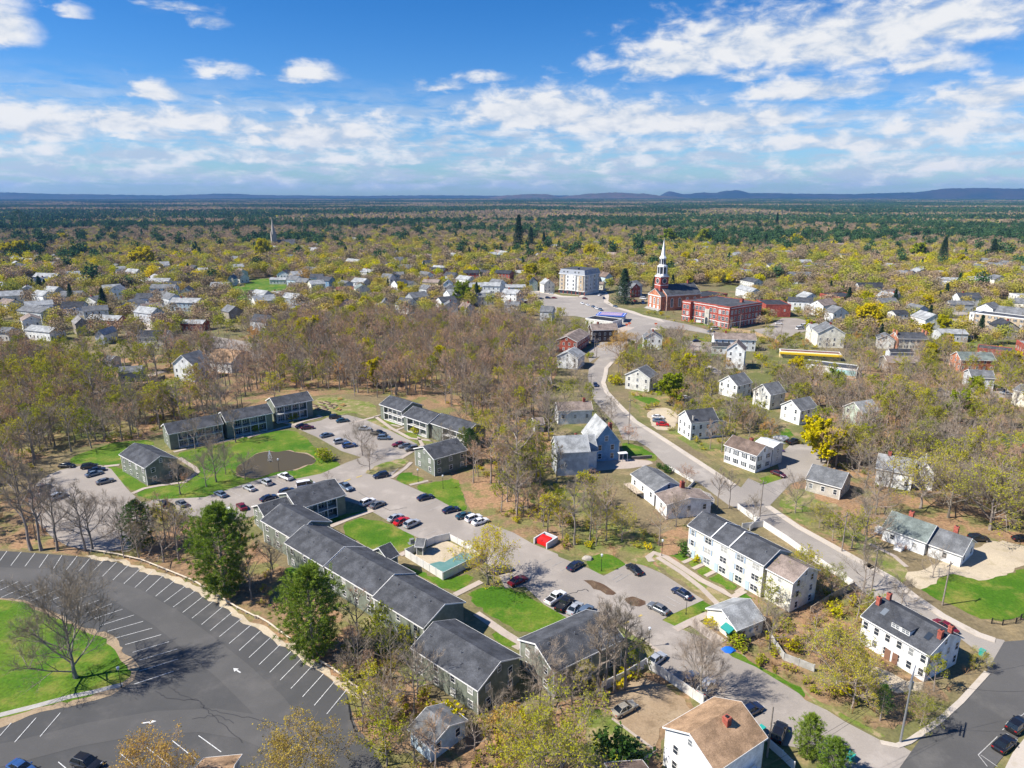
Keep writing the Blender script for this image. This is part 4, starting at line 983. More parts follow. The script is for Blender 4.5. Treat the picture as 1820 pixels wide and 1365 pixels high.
# --- white corner house with four brick chimneys
t,M,L,W=house('e',V4(840,455),V4(1255,695),5.5,10.2,2.5,'white','charcoal','',"white double house with four brick chimneys and two skylights at the street corner",near=True,sp=1.9,cat='house',fixed=True,chs=.33,chim=((.06,.36,1.5),(.06,.66,1.5),(.94,.36,1.5),(.94,.66,1.5)),ww=.8,wh=1.4,z1=1.5,dz=2.6)
for fx in (.2,.83):
    c=MB();y=2.2;z=5.5+2.5*y/(W/2);k=2.5/(W/2);c.poly([(fx*L-.45,y,z+.1),(fx*L+.45,y,z+.1),(fx*L+.45,y+1.4,z+.1+1.4*k),(fx*L-.45,y+1.4,z+.1+1.4*k)]);c.obj("skylight",M_glass,t)
c=MB();c.box(.4*L,.66*L,1.2,4.3,5.6,7.15);c.obj("dormer",wallm('white'),t)
c=MB();c.box(.4*L-.15,.66*L+.15,1.0,4.5,7.15,7.3);c.obj("dormer_roof",roofm('charcoal'),t)
for fx in (.46,.6): window(t,I,'f',fx*L,6.6,1.3,.7,L,W,True,0,(0,1.2))
for fx,mm in ((.33,M_wdoor),(.45,M_door),(.56,M_door)):
    c=MB();c.box(fx*L-.5,fx*L+.5,.24,.34,.05,2.1);c.obj("door",mm,t)
# --- tan-roofed white house at the bottom
t,M,L,W=house('e',V3(1310,938),V3(1003,1118),6.6,9.6,2.6,'white','tan','',"big white house with a tan shingle roof and red chimney, at the photo's bottom",near=True,sp=3.2,cat='house',fixed=True,chim=((.42,.62,1.1),),z1=1.6,dz=2.7)
c=MB();c.box(-.25,.3,.2,W*.45,5.0,5.15);c.obj("ledge",M_trim,t)
# rear deck of the tan-roofed house
c=MB();c.box(2.0,8.5,W-.2,W+1.9,2.7,2.85);
for x in (2.1,4.2,6.3,8.4): c.box(x-.06,x+.06,W+1.75,W+1.87,0,3.8)
c.box(2,8.5,W+1.78,W+1.84,3.7,3.8);c.obj("deck",M_trim,t)
# --- grey cape house with white walls, right of the street
t,M,L,W=house('e',U4(900,1080),U4(1190,1185),3.4,9.0,3.0,'white','greygreen','',"white cape house with a mossy grey roof, porch steps and brick chimney",near=True,sp=4.2,st=1,cat='house',fixed=True,chim=((.42,.55,1.5),),z1=1.7,wh=1.1)
Rm,LL,WW=wing(t,M,'e',U4(1195,1190),U4(1425,1270),3.0,9.5,2.7,'white','grey',near=True,st=1,z1=1.6,sp=4)
chimney(t,Rm,LL*.5,WW*.6,4.6,7.0)
for x0,y0,dx in ((L*.42,-2.2,0),(-2.6,3.0,1)):
    c=MB()
    for k in range(5): c.box(x0,x0+1.5,y0+k*.42,y0+k*.42+.44,0,.2+k*.2)
    for xx in (x0-.05,x0+1.5): c.box(xx,xx+.06,y0,y0+2.1,.9,1.0);[c.box(xx,xx+.06,y0+q*.5,y0+q*.5+.06,0,1.6) for q in range(5)]
    c.obj("porch_steps",M_trim,t)
# --- ranch behind the wood edge
t,M,L,W=house('e',U3(950,800),U3(1120,925),4.4,9.2,1.9,'white','grey','',"white two part house with a tall brick chimney below the wood slope",near=True,sp=3,st=1,cat='house',fixed=True,z1=2.6)
Rm,LL,WW=wing(t,M,'e',U3(1122,938),U3(1205,1020),4.2,13.0,1.4,'white','palebrown',near=True,st=1,z1=2.5,sp=3.2)
chimney(t,Rm,.6,7.4,3.0,7.2,.5)
c=MB();c.box(-.2,7,-1.9,.3,1.5,1.65);[c.box(x,x+.1,-1.9,-1.8,0,2.5) for x in (0,1.7,3.4,5.1,6.8)];c.obj("deck",M_wood,t)
# --- blue gabled house with its barn
t,M,L,W=house('g',U3(684,592),U3(884,577),6.0,11.5,6.0,'blue','lightgrey','',"tall blue gabled house with white trimmed windows beside the curving street",near=True,sp=3.2,cat='house',fixed=True,z1=1.7,dz=2.9,faces='fr',ww=1.0,wh=1.7)
for y,z in ((W*.28,1.7),(W*.72,1.7),(W*.28,4.5),(W*.72,4.5),(W*.5,7.4)): window(t,I,'l',y,z,1.0,1.6,L,W,True,0,(.35,.35))
c=MB();c.box(-1.6,-.02,-1.9,W*.1,2.6,2.8);[c.box(-1.55,-1.43,y,y+.12,0,2.6) for y in (-1.85,-.4,W*.1-.15)];c.obj("porch",M_trim,t)
chimney(t,I,3.0,W*.28,8.0,11.5,.5)
Mx=frame2(Vector((3.2,W-.3)),0,1)   # side wing running left, lower ridge
block(t,Mx,9.0,8.0,5.6,4.0,'white','lightgrey',near=True,st=2,sp=3)
chimney(t,Mx,5.6,3.0,7.5,9.9,.3)
t,M,L,W=house('e',U3(430,655),U3(670,642),7.4,8.4,3.8,'lightgrey','lightgrey','',"pale grey barn with plain walls joined to the wood below the blue house",near=True,cat='barn',nm='barn',fixed=True,windows=False)
window(t,I,'l',W*.5,5.6,.7,1.1,L,W,True,0,(.35,.35));window(t,I,'f',L*.3,3.5,.6,.8,L,W,True,0,(.35,.35))
# --- white house behind the blue one
t,M,L,W=house('e',U3(440,360),U3(690,350),5.2,7.5,2.3,'white','palebrown','',"long white house with a brown roof, just above the blue gabled house",near=True,sp=3.2,cat='house',fixed=True,chim=((.8,.5,1.2),),z1=2.9,st=1)
# --- farmhouse with charcoal roof
t,M,L,W=house('e',X4(275,752),X4(560,722),6.2,8.8,3.2,'white','charcoal','',"white farmhouse with charcoal roof beside three parked cars on gravel",near=True,sp=2.3,cat='house',fixed=True,z1=1.6,dz=2.8)
Rm,LL,WW=wing(t,M,'g',X4(485,765),X4(640,745),5.0,7.0,1.2,'white','grey',near=True,st=2,sp=2.4,z1=1.6,sh=1)
chimney(t,I,L*.13,1.0,5.5,8.4,.3,M_conc)
# --- brown-roofed house
t,M,L,W=house('e',X4(605,970),X4(940,1085),5.6,8.6,2.4,'white','brown','',"white house with brown roof and flat pale addition by the side street",near=True,sp=2.6,cat='house',fixed=True,sh=1,chim=((.45,.75,1.2),),z1=1.6,dz=2.6)
block(t,Matrix.Translation((L*.45,W-.2,0)),L*.55,6.0,6.4,.8,'lightgrey','white',near=True,st=2)
# ---------------------------------------------------------------- the other houses, mode, frame, A, B, eave, w, rise, wall, roof, quarter
QL='in the left hillside quarter';QS='below the stone spire';QD='in the town centre';QR='on the right hand slopes';QC='behind the brick church';QW='along the curving street';QB='beyond the brick school';QN='among trees right of the street'
TB=[
('g',X5,-40,308,107,308,5.5,10,3,'navy','grey',QL),('g',X5,110,350,192,350,5,12,3,'lightgrey','grey',QL),('e',X5,245,312,425,318,6,10,3,'navy','lightgrey',QL),
('g',X5,270,345,362,345,5.5,9,3,'white','lightgrey',QL),('g',X5,128,425,290,415,5.5,13,3.4,'white','lightgrey',QL),('g',X5,412,428,505,415,5.5,13,3.2,'grey','lightgrey',QL),
('g',X5,540,352,638,355,6,9,3.4,'offwhite','lightgrey',QL),('e',X5,458,547,632,545,5,9,3,'white','dark',QL),('g',X5,628,492,738,500,6,9,2.5,'white','grey',QL),
('g',X5,835,422,935,420,6.2,12,3.4,'white','lightgrey',QL),('g',X5,920,522,1058,522,4,12,2.6,'white','grey',QL),('e',X5,1030,478,1150,478,5.5,9,3,'white','charcoal',QL),
('e',X5,1022,582,1160,600,5.8,10,3,'lightgrey','lightgrey',QL),('e',X5,1145,402,1338,402,7.5,10,2.5,'white','grey',QL),('e',X5,1058,352,1292,355,6.5,10,2.8,'white','lightgrey',QL),
('g',X5,1385,428,1478,425,5.5,13,3,'white','charcoal',QL),('e',X5,1300,510,1528,515,5,10,2.6,'paleblue','lightgrey',QL),('e',X5,1380,672,1560,675,3.4,9,1.5,'brick','lightgrey',QL),
('e',X5,655,640,900,652,4,10,2.2,'brick','lightgrey',QL),('g',X5,575,680,692,668,6,14,3,'taupe','mixed',QL),('g',X5,722,765,800,765,4,14,2.6,'white','lightgrey',QL),
('e',X5,1050,775,1275,775,5.5,9,2.5,'cream','dark',QL),('g',X5,1322,980,1485,995,6.5,11,4,'white','grey',QL),('e',X5,1600,905,1820,925,3.5,10,1.6,'offwhite','tan',QL),
('e',X5,900,1052,1080,1042,3.5,9,1.5,'grey','grey',QL),('e',X5,120,570,310,590,6,14,2.5,'lightgrey','grey',QL),('e',X5,180,722,378,742,4,10,2,'white','lightgrey',QL),
('g',X5,665,58,702,58,4,8,3,'white','lightgrey',QL),('e',X5,705,322,835,325,5,9,2.4,'offwhite','lightgrey',QL),('e',X5,1508,272,1590,272,6,9,3,'white','lightgrey',QL),('g',X5,1295,272,1370,272,6,11,3,'paleblue','lightgrey',QL),
('g',X5,1750,330,1800,330,5,10,3,'cream','grey',QL),('e',X5,1580,960,1780,975,4,9,2,'white','tan',QL),('e',X5,-30,740,60,742,4,9,2,'white','grey',QL),('e',X5,780,960,850,962,3,8,1.5,'offwhite','grey',QL),
('g',T2,202,662,292,662,5.5,14,3,'white','charcoal',QS),('e',T2,150,702,268,702,3,8,1.6,'offwhite','lightgrey',QS),('e',T2,15,642,128,642,4,12,3,'tan','brown',QS),('e',T2,215,600,285,600,5,9,2,'paleblue','lightgrey',QS),
('g',T2,40,808,112,800,3.6,11,2.6,'white','charcoal',QS),('e',T2,155,805,240,805,3,9,2,'grey','lightgrey',QS),('e',T2,475,705,572,712,5.5,10,3,'blue','charcoal',QS),
('e',T2,680,572,770,582,5,10,3,'taupe','lightgrey',QS),('e',T2,785,645,862,652,7,11,2.5,'offwhite','lightgrey',QS),('e',T2,928,592,1000,600,5,9,2.6,'white','dark',QS),
('e',T2,1265,638,1378,645,6,10,3,'brick','dark',QS),('e',T2,1225,718,1340,722,6.5,9,2,'yellow','palebrown',QS),('g',T2,1372,735,1440,735,6.5,10,3,'white','lightgrey',QS),
('e',T2,1650,745,1775,748,8,11,2.2,'white','lightgrey',QS),('e',T2,1632,795,1695,800,5,8,1.6,'white','lightgrey',QS),('g',T2,640,885,722,885,4.5,10,3.4,'pink','grey',QS),('e',T2,890,888,930,888,4,8,1.5,'white','lightgrey',QS),
('g',T2,930,882,1008,880,4.5,12,3.6,'white','grey',QS),('g',T2,1130,885,1208,870,4.8,13,4,'white','charcoal',QS),('g',T2,1372,892,1482,890,5,11,3,'offwhite','grey',QS),('g',T2,1535,905,1602,898,4.5,10,3,'lightgrey','palebrown',QS),
('e',T2,620,772,752,768,4,9,1.6,'brown','redbrown',QS),('g',T2,760,770,862,765,5.5,12,3,'cream','greygreen',QS),('e',T2,1515,655,1625,655,7,10,2.2,'redbrick','dark',QS),('e',T2,1550,602,1702,612,6,10,2,'lightgrey','charcoal',QS),
('g',T2,1705,615,1780,615,6.5,12,2.5,'grey','dark',QS),('e',T2,480,560,572,560,4,10,1.8,'lightgrey','grey',QS),('e',T2,370,555,440,558,4,9,1.8,'grey','dark',QS),('g',T2,380,475,425,475,5,12,3,'offwhite','lightgrey',QS),
('e',T2,440,480,545,482,4,9,2,'offwhite','brown',QS),('e',T2,760,490,840,490,5,9,2,'pink','lightgrey',QS),('e',T2,1110,500,1170,502,5,9,2,'white','lightgrey',QS),('e',T2,1280,560,1340,560,5,9,2,'offwhite','grey',QS),('g',T2,45,560,105,560,5,10,3,'cream','grey',QS),
('e',T2,1040,610,1150,615,5,9,2.2,'lightgrey','grey',QS),('g',T2,120,625,175,625,5,9,2.6,'navy','dark',QS),('e',T2,310,880,380,885,3.5,8,2,'lightgrey','grey',QS),
('e',T3,-10,655,105,660,8,11,2.4,'redbrick','dark',QD),('e',T3,110,650,185,655,6,9,2,'grey','lightgrey',QD),('e',T3,70,755,215,755,6,10,1.6,'lightgrey','lightgrey',QD),('e',T3,38,795,150,805,7,11,2.6,'white','lightgrey',QD),
('g',T3,240,722,302,722,6,12,3.6,'greygreen','dark',QD),('g',T3,342,735,422,732,6,12,3.6,'cream','lightgrey',QD),('e',T3,702,690,790,662,6,11,3.2,'tan','tan',QD),('g',T3,775,685,832,682,6.2,12,3.6,'paleblue','brown',QD),('e',T3,702,732,760,735,3.5,8,1.6,'cream','palebrown',QD),
('g',T3,958,765,1026,760,6,10,3.6,'brick','grey',QD),('e',T3,955,755,1040,740,7,12,3.5,'lightgrey','grey',QD),('e',T3,310,925,402,930,5,9,3,'lightgrey','grey',QD),('e',T3,60,880,165,885,4.5,9,2,'lightgrey','grey',QD),
('e',T3,682,1058,868,1052,5.8,9,2.6,'brown','palebrown',QD),('e',T3,578,1140,668,1082,5,12,2.4,'brick','palebrown',QD),
('e',T3,945,600,1040,605,6,10,2.4,'white','lightgrey',QC),('e',T3,1210,520,1260,525,7,9,3,'navy','grey',QC),('g',T3,568,460,610,460,7,10,3,'cream','grey',QC),('e',T3,375,470,480,475,5,10,3,'offwhite','lightgrey',QC),('e',T3,680,430,750,430,4,9,2,'offwhite','lightgrey',QC),
('e',T3,1220,625,1280,625,5,9,2,'tan','grey',QC),('g',T3,1640,560,1685,560,7,10,4,'pink','grey',QC),('e',T3,1480,445,1560,445,5,10,2,'paleblue','lightgrey',QC),('e',T3,1630,460,1735,462,4,9,2,'palegreen','lightgrey',QC),('e',T3,1330,500,1470,502,3.5,9,1.6,'offwhite','grey',QC),
('g',T3,1430,510,1480,510,4.5,8,2.6,'offwhite','palebrown',QC),('e',T3,1680,640,1850,660,5,10,2.4,'lightgrey','grey',QC),('e',T3,1720,700,1820,720,5,10,2.4,'offwhite','charcoal',QC),('e',T3,1690,760,1800,790,5,9,2.6,'white','lightgrey',QC),
('e',X6,385,440,458,388,5.5,11,3,'white','lightgrey',QW),('g',X6,855,600,1112,640,6.2,9,3.2,'offwhite','grey',QW),('g',X6,1040,232,1240,238,5,9,3,'white','grey',QW),('e',X6,-80,700,120,690,3.5,8,2,'pink','palebrown',QW),
('e',X2,905,1108,1365,1120,5,9,2.4,'white','palebrown',QB),('e',X2,882,1185,1090,1192,3,6,1.2,'white','dark',QB),('g',X2,1036,1222,1242,1240,8,9,3.4,'white','palebrown',QB),
('e',X3,0,302,190,305,6.5,11,2.8,'white','grey',QR),('e',X3,0,498,198,508,5.5,10,2.2,'white','charcoal',QR),('g',X3,132,475,248,472,5.5,12,3,'white','lightgrey',QR),('g',X3,352,592,478,588,5,10,3.4,'white','grey',QR),
('e',X3,552,392,748,392,6,10,3,'lightgrey','dark',QR),('g',X3,800,485,905,475,5.5,14,3.6,'lightgrey','lightgrey',QR),('e',X3,832,600,938,600,7.5,10,1.5,'offwhite','dark',QR),('g',X3,1060,645,1212,645,6,16,3.2,'white','lightgrey',QR),('g',X3,1000,570,1100,565,5,12,2.6,'paleblue','grey',QR),
('e',X3,1180,748,1400,755,3.6,12,1.4,'lightgrey','lightgrey',QR),('g',X3,1625,705,1798,712,5.5,14,3.4,'taupe','dark',QR),('e',X3,1325,475,1500,475,5.5,10,3,'white','charcoal',QR),('e',X3,1250,525,1440,530,4,9,2,'grey','grey',QR),
('g',X3,1592,332,1705,332,6,12,3,'cream','grey',QR),('e',X3,1410,335,1555,335,5,9,2.4,'white','lightgrey',QR),('e',X3,1160,332,1330,338,3.5,9,1.6,'white','lightgrey',QR),('g',X3,990,278,1110,275,6,11,3.2,'offwhite','lightgrey',QR),('e',X3,985,335,1105,340,4,9,2,'taupe','dark',QR),
('g',X3,800,240,880,235,5.5,13,3,'white','lightgrey',QR),('e',X3,870,275,935,290,5,9,2.4,'grey','dark',QR),('e',X3,50,200,190,200,6,9,2.4,'white','lightgrey',QR),('e',X3,0,215,55,220,5,9,2,'orangebrick','grey',QR),('g',X3,240,165,320,165,5,9,2.6,'tan','brown',QR),
('g',X3,580,85,680,82,6,10,3,'white','lightgrey',QR),('e',X3,380,100,480,100,5,9,2,'lightgrey','grey',QR),('e',X3,1050,130,1110,130,6,9,3,'white','lightgrey',QR),('e',X3,1400,60,1500,60,6,10,3,'lightgrey','grey',QR),('e',X3,1640,90,1700,92,6,9,3,'white','lightgrey',QR),
('e',X3,1240,30,1330,30,6,9,3,'offwhite','grey',QR),('g',X3,232,745,450,752,6.8,14,4,'cream','grey',QR),('e',X3,175,720,245,722,6,10,2.4,'cream','lightgrey',QR),('e',X3,770,968,1040,975,4,10,1.6,'taupe','palebrown',QR),
('e',X3,1335,952,1610,958,4.5,10,2.6,'orangebrick','greygreen',QR),('e',X3,790,892,980,896,3.6,6,.9,'lightgrey','dark',QR),('g',X3,690,790,830,800,4,10,2,'offwhite','grey',QR),
('e',U4,778,345,895,328,5.5,9,3,'palegreen','lightgrey',QN),('e',U4,375,330,492,305,5.5,9,3,'white','grey',QN),('e',X4,1080,470,1240,440,6,9,3.4,'offwhite','grey',QN),('e',X4,745,378,900,340,5.5,9.5,3.4,'white','grey',QN),
('e',U4,405,768,640,830,3.6,10,3,'stone','grey',QN),('e',U4,860,700,1110,745,5,10,3,'white','lightgrey',QN),('g',U4,1110,720,1250,745,5,9,3,'white','lightgrey',QN),('e',U4,1230,525,1530,555,3.5,9,1.8,'offwhite','grey',QN),('e',U4,1725,610,1830,645,5,8,2.2,'blue','dark',QN),('e',U4,1745,190,1900,230,6,9,2,'cream','grey',QN),('e',U4,1480,110,1640,120,4.5,10,2,'lightgrey','grey',QN),
('e',V2,955,1130,1092,1248,3.0,7.5,1.5,'paleblue','grey','below the long green row'),('e',V1,1120,1560,1368,1535,3.6,7,1.6,'offwhite','tan','on the bottom edge'),('e',V3,740,1640,985,1620,5,8,2,'offwhite','brown','on the bottom edge beside the lawn'),
('e',U3,275,455,350,450,3,6,1.6,'lightgrey','palebrown',QW),
]
for q in TB:
    m_,f,ax,ay,bx,by,zE,w_,ri,wa,ro,wh=q
    if at(f(ax,ay)).length>350: zE+=1.1;ri+=.3
    d_=at(f(ax,ay),zE).length
    house(m_,f(ax,ay),f(bx,by),zE,w_,ri,wa,ro,wh,st=3 if zE>7 else (2 if zE>4.2 else 1),near=d_<260,sp=2.7,group='houses '+wh,rooftrim=d_<420,
      chim=((.3,.5,1.0),) if (int(ax)+int(by))%3==0 and ri>1.9 else ())
# smaller houses farther off, half hidden by trees
rr=random.Random(11)
def fits(x,y,rad):
    return all((x-a[0])**2+(y-a[1])**2>rad*rad for a in HOUSE_FP)
def inroad(x,y): return any(e[0]<=x<=e[1] and e[2]<=y<=e[3] and inpoly(x,y,e[4]) for e in EXCL)
for (x0,x1,y0,y1,n,wh) in ((1290,1840,415,470,30,QR),(880,1290,418,480,20,QC),(520,900,432,520,26,QS),(-10,540,455,590,34,QL),(1380,1830,470,590,14,QR),(700,960,520,560,6,QD)):
    k=0;tr_=0
    while k<n and tr_<400:
        tr_+=1
        p=at((rr.uniform(x0,x1),y0+(y1-y0)*rr.random()))
        if not fits(p.x,p.y,17) or inroad(p.x,p.y): continue
        a=rr.choice((R(38),R(-48),R(5),R(-30)))+rr.uniform(-.1,.1);L=rr.uniform(11,17);W=rr.uniform(9,11)
        M=rotz(p.x,p.y,a)@Matrix.Translation((-L/2,-W/2,0))
        wa=rr.choice(('white','white','white','offwhite','lightgrey','paleblue','cream','palegreen','taupe','grey'));ro=rr.choice(('lightgrey','grey','grey','charcoal','palebrown'))
        wn={'offwhite':'off white','lightgrey':'pale grey','paleblue':'pale blue','palegreen':'pale green','taupe':'brown grey'}.get(wa,wa);rn={'lightgrey':'pale grey','charcoal':'dark grey','palebrown':'pale brown'}.get(ro,ro)
        t=thing("house",M,"far %s house with %s roof"%(wn,rn),'house',wh,'houses '+wh)
        zE=rr.choice((6,7,8));block(t,Matrix.Identity(4),L,W,zE,rr.uniform(2.4,3.6),wa,ro,rooftrim=False,st=2,sp=3.2,near=False)
        footprint(M,L,W);HOUSE_FP.append((p.x,p.y));k+=1
# past the first three hundred houses: the smallest and farthest, as one mass
dm=MB();DW=[wallm('white'),wallm('offwhite'),wallm('lightgrey'),wallm('cream'),roofm('grey'),roofm('charcoal'),roofm('lightgrey'),M_glass]
def dhouse(mb,M,L,W,zE,ri,wi,ro):
    T=lambda q:(M@Vector(q))[:]
    P=[(0,0),(W,0),(W,zE),(W/2,zE+ri),(0,zE)]
    a=[T((0,y,z)) for y,z in P];c=[T((L,y,z)) for y,z in P];mb.poly(a[::-1],wi);mb.poly(c,wi)
    for k in (0,1,4): mb.poly([a[k],a[(k+1)%5],c[(k+1)%5],c[k]],wi)
    e=.4;k_=ri/(W/2)
    for s in (0,1):
        y0=-e if s==0 else W+e;q=[(-e,y0,zE-e*k_+.1),(L+e,y0,zE-e*k_+.1),(L+e,W/2,zE+ri+.1),(-e,W/2,zE+ri+.1)]
        if s: q=q[::-1]
        mb.poly([T(v) for v in q],ro);mb.poly([T((x,y,z-.15)) for x,y,z in q[::-1]],wi)
    for z in (1.8,4.6):
        if z+1>zE: continue
        n=int(L/3)
        for k in range(n):
            x=L*(k+.5)/n;mb.poly([T((x-.5,-.03,z-.7)),T((x+.5,-.03,z-.7)),T((x+.5,-.03,z+.7)),T((x-.5,-.03,z+.7))],7)
        for y in (W*.27,W*.73): mb.poly([T((-.03,y+.5,z-.7)),T((-.03,y-.5,z-.7)),T((-.03,y-.5,z+.7)),T((-.03,y+.5,z+.7))],7);mb.poly([T((L+.03,y-.5,z-.7)),T((L+.03,y+.5,z-.7)),T((L+.03,y+.5,z+.7)),T((L+.03,y-.5,z+.7))],7)
for (x0,x1,y0,y1,n) in ((1290,1840,408,500,62),(880,1290,408,485,30),(500,900,425,525,34),(-10,540,445,560,44)):
    k=0;tr_=0
    while k<n and tr_<600:
        tr_+=1;p=at((rr.uniform(x0,x1),y0+(y1-y0)*rr.random()))
        if not fits(p.x,p.y,15) or inroad(p.x,p.y): continue
        L=rr.uniform(10,17);W=rr.uniform(9,11);M=rotz(p.x,p.y,rr.choice((R(38),R(-48),R(5),R(-30)))+rr.uniform(-.1,.1))@Matrix.Translation((-L/2,-W/2,0))
        dhouse(dm,M,L,W,rr.choice((5,6.5,7.5)),rr.uniform(2.6,4),rr.choice((0,0,0,1,2,3)),rr.choice((4,5,6)))
        footprint(M,L,W);HOUSE_FP.append((p.x,p.y));k+=1
o=dm.obj("distant_houses",DW);o['kind']='stuff'
# flat roofed blocks
def flatb(f,ax,ay,bx,by,zE,w_,wa,ro,desc,st,where='',cat='building',near=False,zp=None,**kw):
    return house('e',f(ax,ay),f(bx,by),zE,w_,0,wa,ro,where,desc=desc,st=st,flat=True,cat=cat,nm='commercial_building',near=near,fixed=not where,zp=zp,**kw)
flatb(X3,242,440,405,472,5,22,'brick','dark','low brick building with flat dark roof above a small green bank',1)
t,M,L,W=flatb(X3,1440,592,1830,640,9,13,'tan','charcoal','three storey tan apartment block with flat dark roof on the right',3,dz=2.8,sh=1)
block(t,Matrix.Translation((-3.2,.3,0)),3.3,12,8.9,0,'white','charcoal',flat=True,st=3,sp=2.4)
flatb(X3,1700,440,1830,470,6,14,'offwhite','lightgrey','pale flat building with a brick corner at the right edge',2)
flatb(X3,1755,800,1840,850,5,10,'redbrick','lightgrey','flat brick shop with a white band at the right edge',1)
t,M,L,W=flatb(X3,1455,862,1735,893,4,11,'redbrick','charcoal','brick shop with dark roof and bright red awning',1)
c=MB();c.poly([(L*.55,.33,3.2),(L*.55,-1.2,2.5),(L-.4,-1.2,2.5),(L-.4,.33,3.2)]);c.poly([(L*.55,-1.2,2.5),(L*.55,-1.2,2.0),(L-.4,-1.2,2.0),(L-.4,-1.2,2.5)]);c.obj("awning",mat("red_canvas",(.55,.02,.02),.7),t)
t,M,L,W=flatb(X3,-60,888,420,915,3.2,6,'yellow','redbrown','low long stand with a yellow awning band along the fence',1)
c=MB();c.box(0,L,-.9,.33,2.2,3.1);c.obj("awning",mat("yellow_canvas",(.75,.5,.02),.7),t)
t,M,L,W=flatb(X3,120,985,540,1035,4,10,'offwhite','charcoal','low building with a pale blue mural wall behind bare trees',1,windows=False)
c=MB();c.box(L*.5,L*.97,.28,.345,1.2,3.4);c.box(L*.5,L*.97,.27,.34,.3,1.2,1);c.obj("mural",[mat("mural_blue",(.30,.55,.58),.8,col2=(.4,.62,.6),scale=.8),mat("mural_sand",(.55,.38,.22),.8,col2=(.4,.28,.18),scale=1)],t)
flatb(X2,1462,742,1745,745,8,24,'redbrick','dark','brick annex block with few windows behind the brick school',1,sp=6,z1=4.5)
flatb(T3,1455,825,1640,800,4,20,'brick','dark','low brick hall with grey roof between the church and the school',1)
for q in ((T2,60,248,200,226,'long pale flat mill building far off in the woods, on the left'),(T2,340,232,548,228,'very long white mill building far off in the woods'),(T3,1220,300,1330,300,'pale flat factory far behind the white steeple'),(T3,1390,295,1480,292,'small white flat factory far behind the white steeple'),(T4,310,196,395,196,'brilliant white flat roof far off on the right'),(T4,550,165,630,168,'tiny white roofs far off near the wooded ridge'),(T2,1575,295,1650,300,'cream flat roofed building far off above the town')):
    flatb(q[0],q[1],q[2],q[3],q[4],7,40,'white','white',q[5],1,windows=False)
# colonial with brick ends
t,M,L,W=house('e',X3(852,788),X3(1088,792),6.2,10,2.6,'cream','charcoal','',"cream colonial with brick end walls, black shutters and paired chimneys",sh=1,sp=2.6,near=False,fixed=True)
for x in (.1,L-.6):
    c=MB();c.box(x,x+.5,.2,W-.2,0,6.4);c.box(x,x+.5,W*.25,W*.4,6.4,10);c.box(x,x+.5,W*.6,W*.75,6.4,10);c.obj("brick_end_wall",wallm('orangebrick'),t)
# --- filling station
t,M,L,W=flatb(T3,712,950,905,960,4,12,'offwhite','white','filling station with blue edged canopy striped red and white on top',1,windows=False)
c=MB();c.box(-.3,L+.3,-.3,W+.3,3.7,4.3)
c.obj("canopy_band",mat("blue_sign",(.02,.10,.5),.4),t)
c=MB()
for k in range(5): c.box(L*.1,L*.9,W*(.12+k*.16),W*(.12+k*.16+.08),4.3,4.38,k%2)
c.obj("roof_stripe",[mat("red_metal",(.38,.05,.05),.5),M_trim],t)
flatb(T3,630,975,828,1000,4,13,'offwhite','black','low building with a black flat roof below the filling station',1)
# --- five storey corner block
a=at(X1(688,612));b_=at(X1(960,640));L=math.hypot(b_.x-a.x,b_.y-a.y);M=frame2(a,(b_.x-a.x)/L,(b_.y-a.y)/L)
cc=at(X1(1078,600));W=max(14,(cc-b_).length*1.0)
t=thing("apartment_building",M,"tall five storey cream and white corner block with mansard top","apartment block","",None,True)
block(t,I,L,W,16,0,'offwhite','charcoal',flat=True,windows=False,ov=.3)
for (x0,x1,y0) in ((L*.3,L*.66,-.6),):
    c=MB();c.box(x0,x1,y0,.29,3.2,15.6);c.obj("bay_wall",wallm('white'),t)
for k in range(2):
    c=MB();c.box(L*(.05+.73*k),L*(.22+.73*k),-.3,.29,3.2,15.6);c.obj("bay_wall",wallm('tan'),t)
c=MB();c.box(L-.29,L+.3,W*.25,W*.55,3.2,15.6);c.box(L-.29,L+.3,W*.75,W*.95,3.2,15.6);c.obj("bay_wall",wallm('lightgrey'),t)
c=MB()
q=[(-.2,-.2),(L+.2,-.2),(L+.2,W+.2),(-.2,W+.2)];q2=[(.9,.9),(L-.9,.9),(L-.9,W-.9),(.9,W-.9)]
for k in range(4): c.poly([(*q[k],16.4),(*q[(k+1)%4],16.4),(*q2[(k+1)%4],20.2),(*q2[k],20.2)])
c.poly([(*p,20.2) for p in q2]);c.obj("mansard_roof",mat("mansard_grey",(.30,.32,.35),.8),t)
c=MB();c.box(1.2,L-1.2,1.2,W-1.2,20.2,20.35);c.box(L*.55,L*.68,2,5,20.3,21.6);c.obj("roof",roofm('charcoal'),t)
c=MB();c.box(-.35,L+.35,-.35,W+.35,16.0,16.4);c.box(-.3,L+.3,-.3,W+.3,2.9,3.3);c.obj("cornice",M_trim,t)
for k,fx in enumerate((.12,.36,.58,.86)):
    for s in range(4): window(t,I,'f',L*fx,5.0+s*3.1,1.3,1.7,L,W,False,0,(0,-.6 if k in (1,2) else (-.3)))
for fx in (.18,.32,.62,.76): window(t,I,'f',L*fx,18.2,1.1,1.5,L,W,False,0,(0,.1))
for k in range(4):
    for s in range(4): window(t,I,'r',W*(k+.5)/4,5.0+s*3.1,1.3,1.6,L,W,False,0,(-.32,0))
for k in range(3): window(t,I,'r',W*(k+.6)/3.4,18.2,1.1,1.5,L,W,False,0,(.2,0))
c=MB()
for k in range(6): c.box(L*k/6+.3,L*(k+1)/6-.3,.24,.28,.3,2.6)
c.obj("shop_window",M_glass,t);c=MB()
for k in range(7): c.box(L*k/6-.25,L*k/6+.25,.1,.29,0,2.9)
c.obj("brick_pier",wallm('redbrick'),t);footprint(M,L,W)
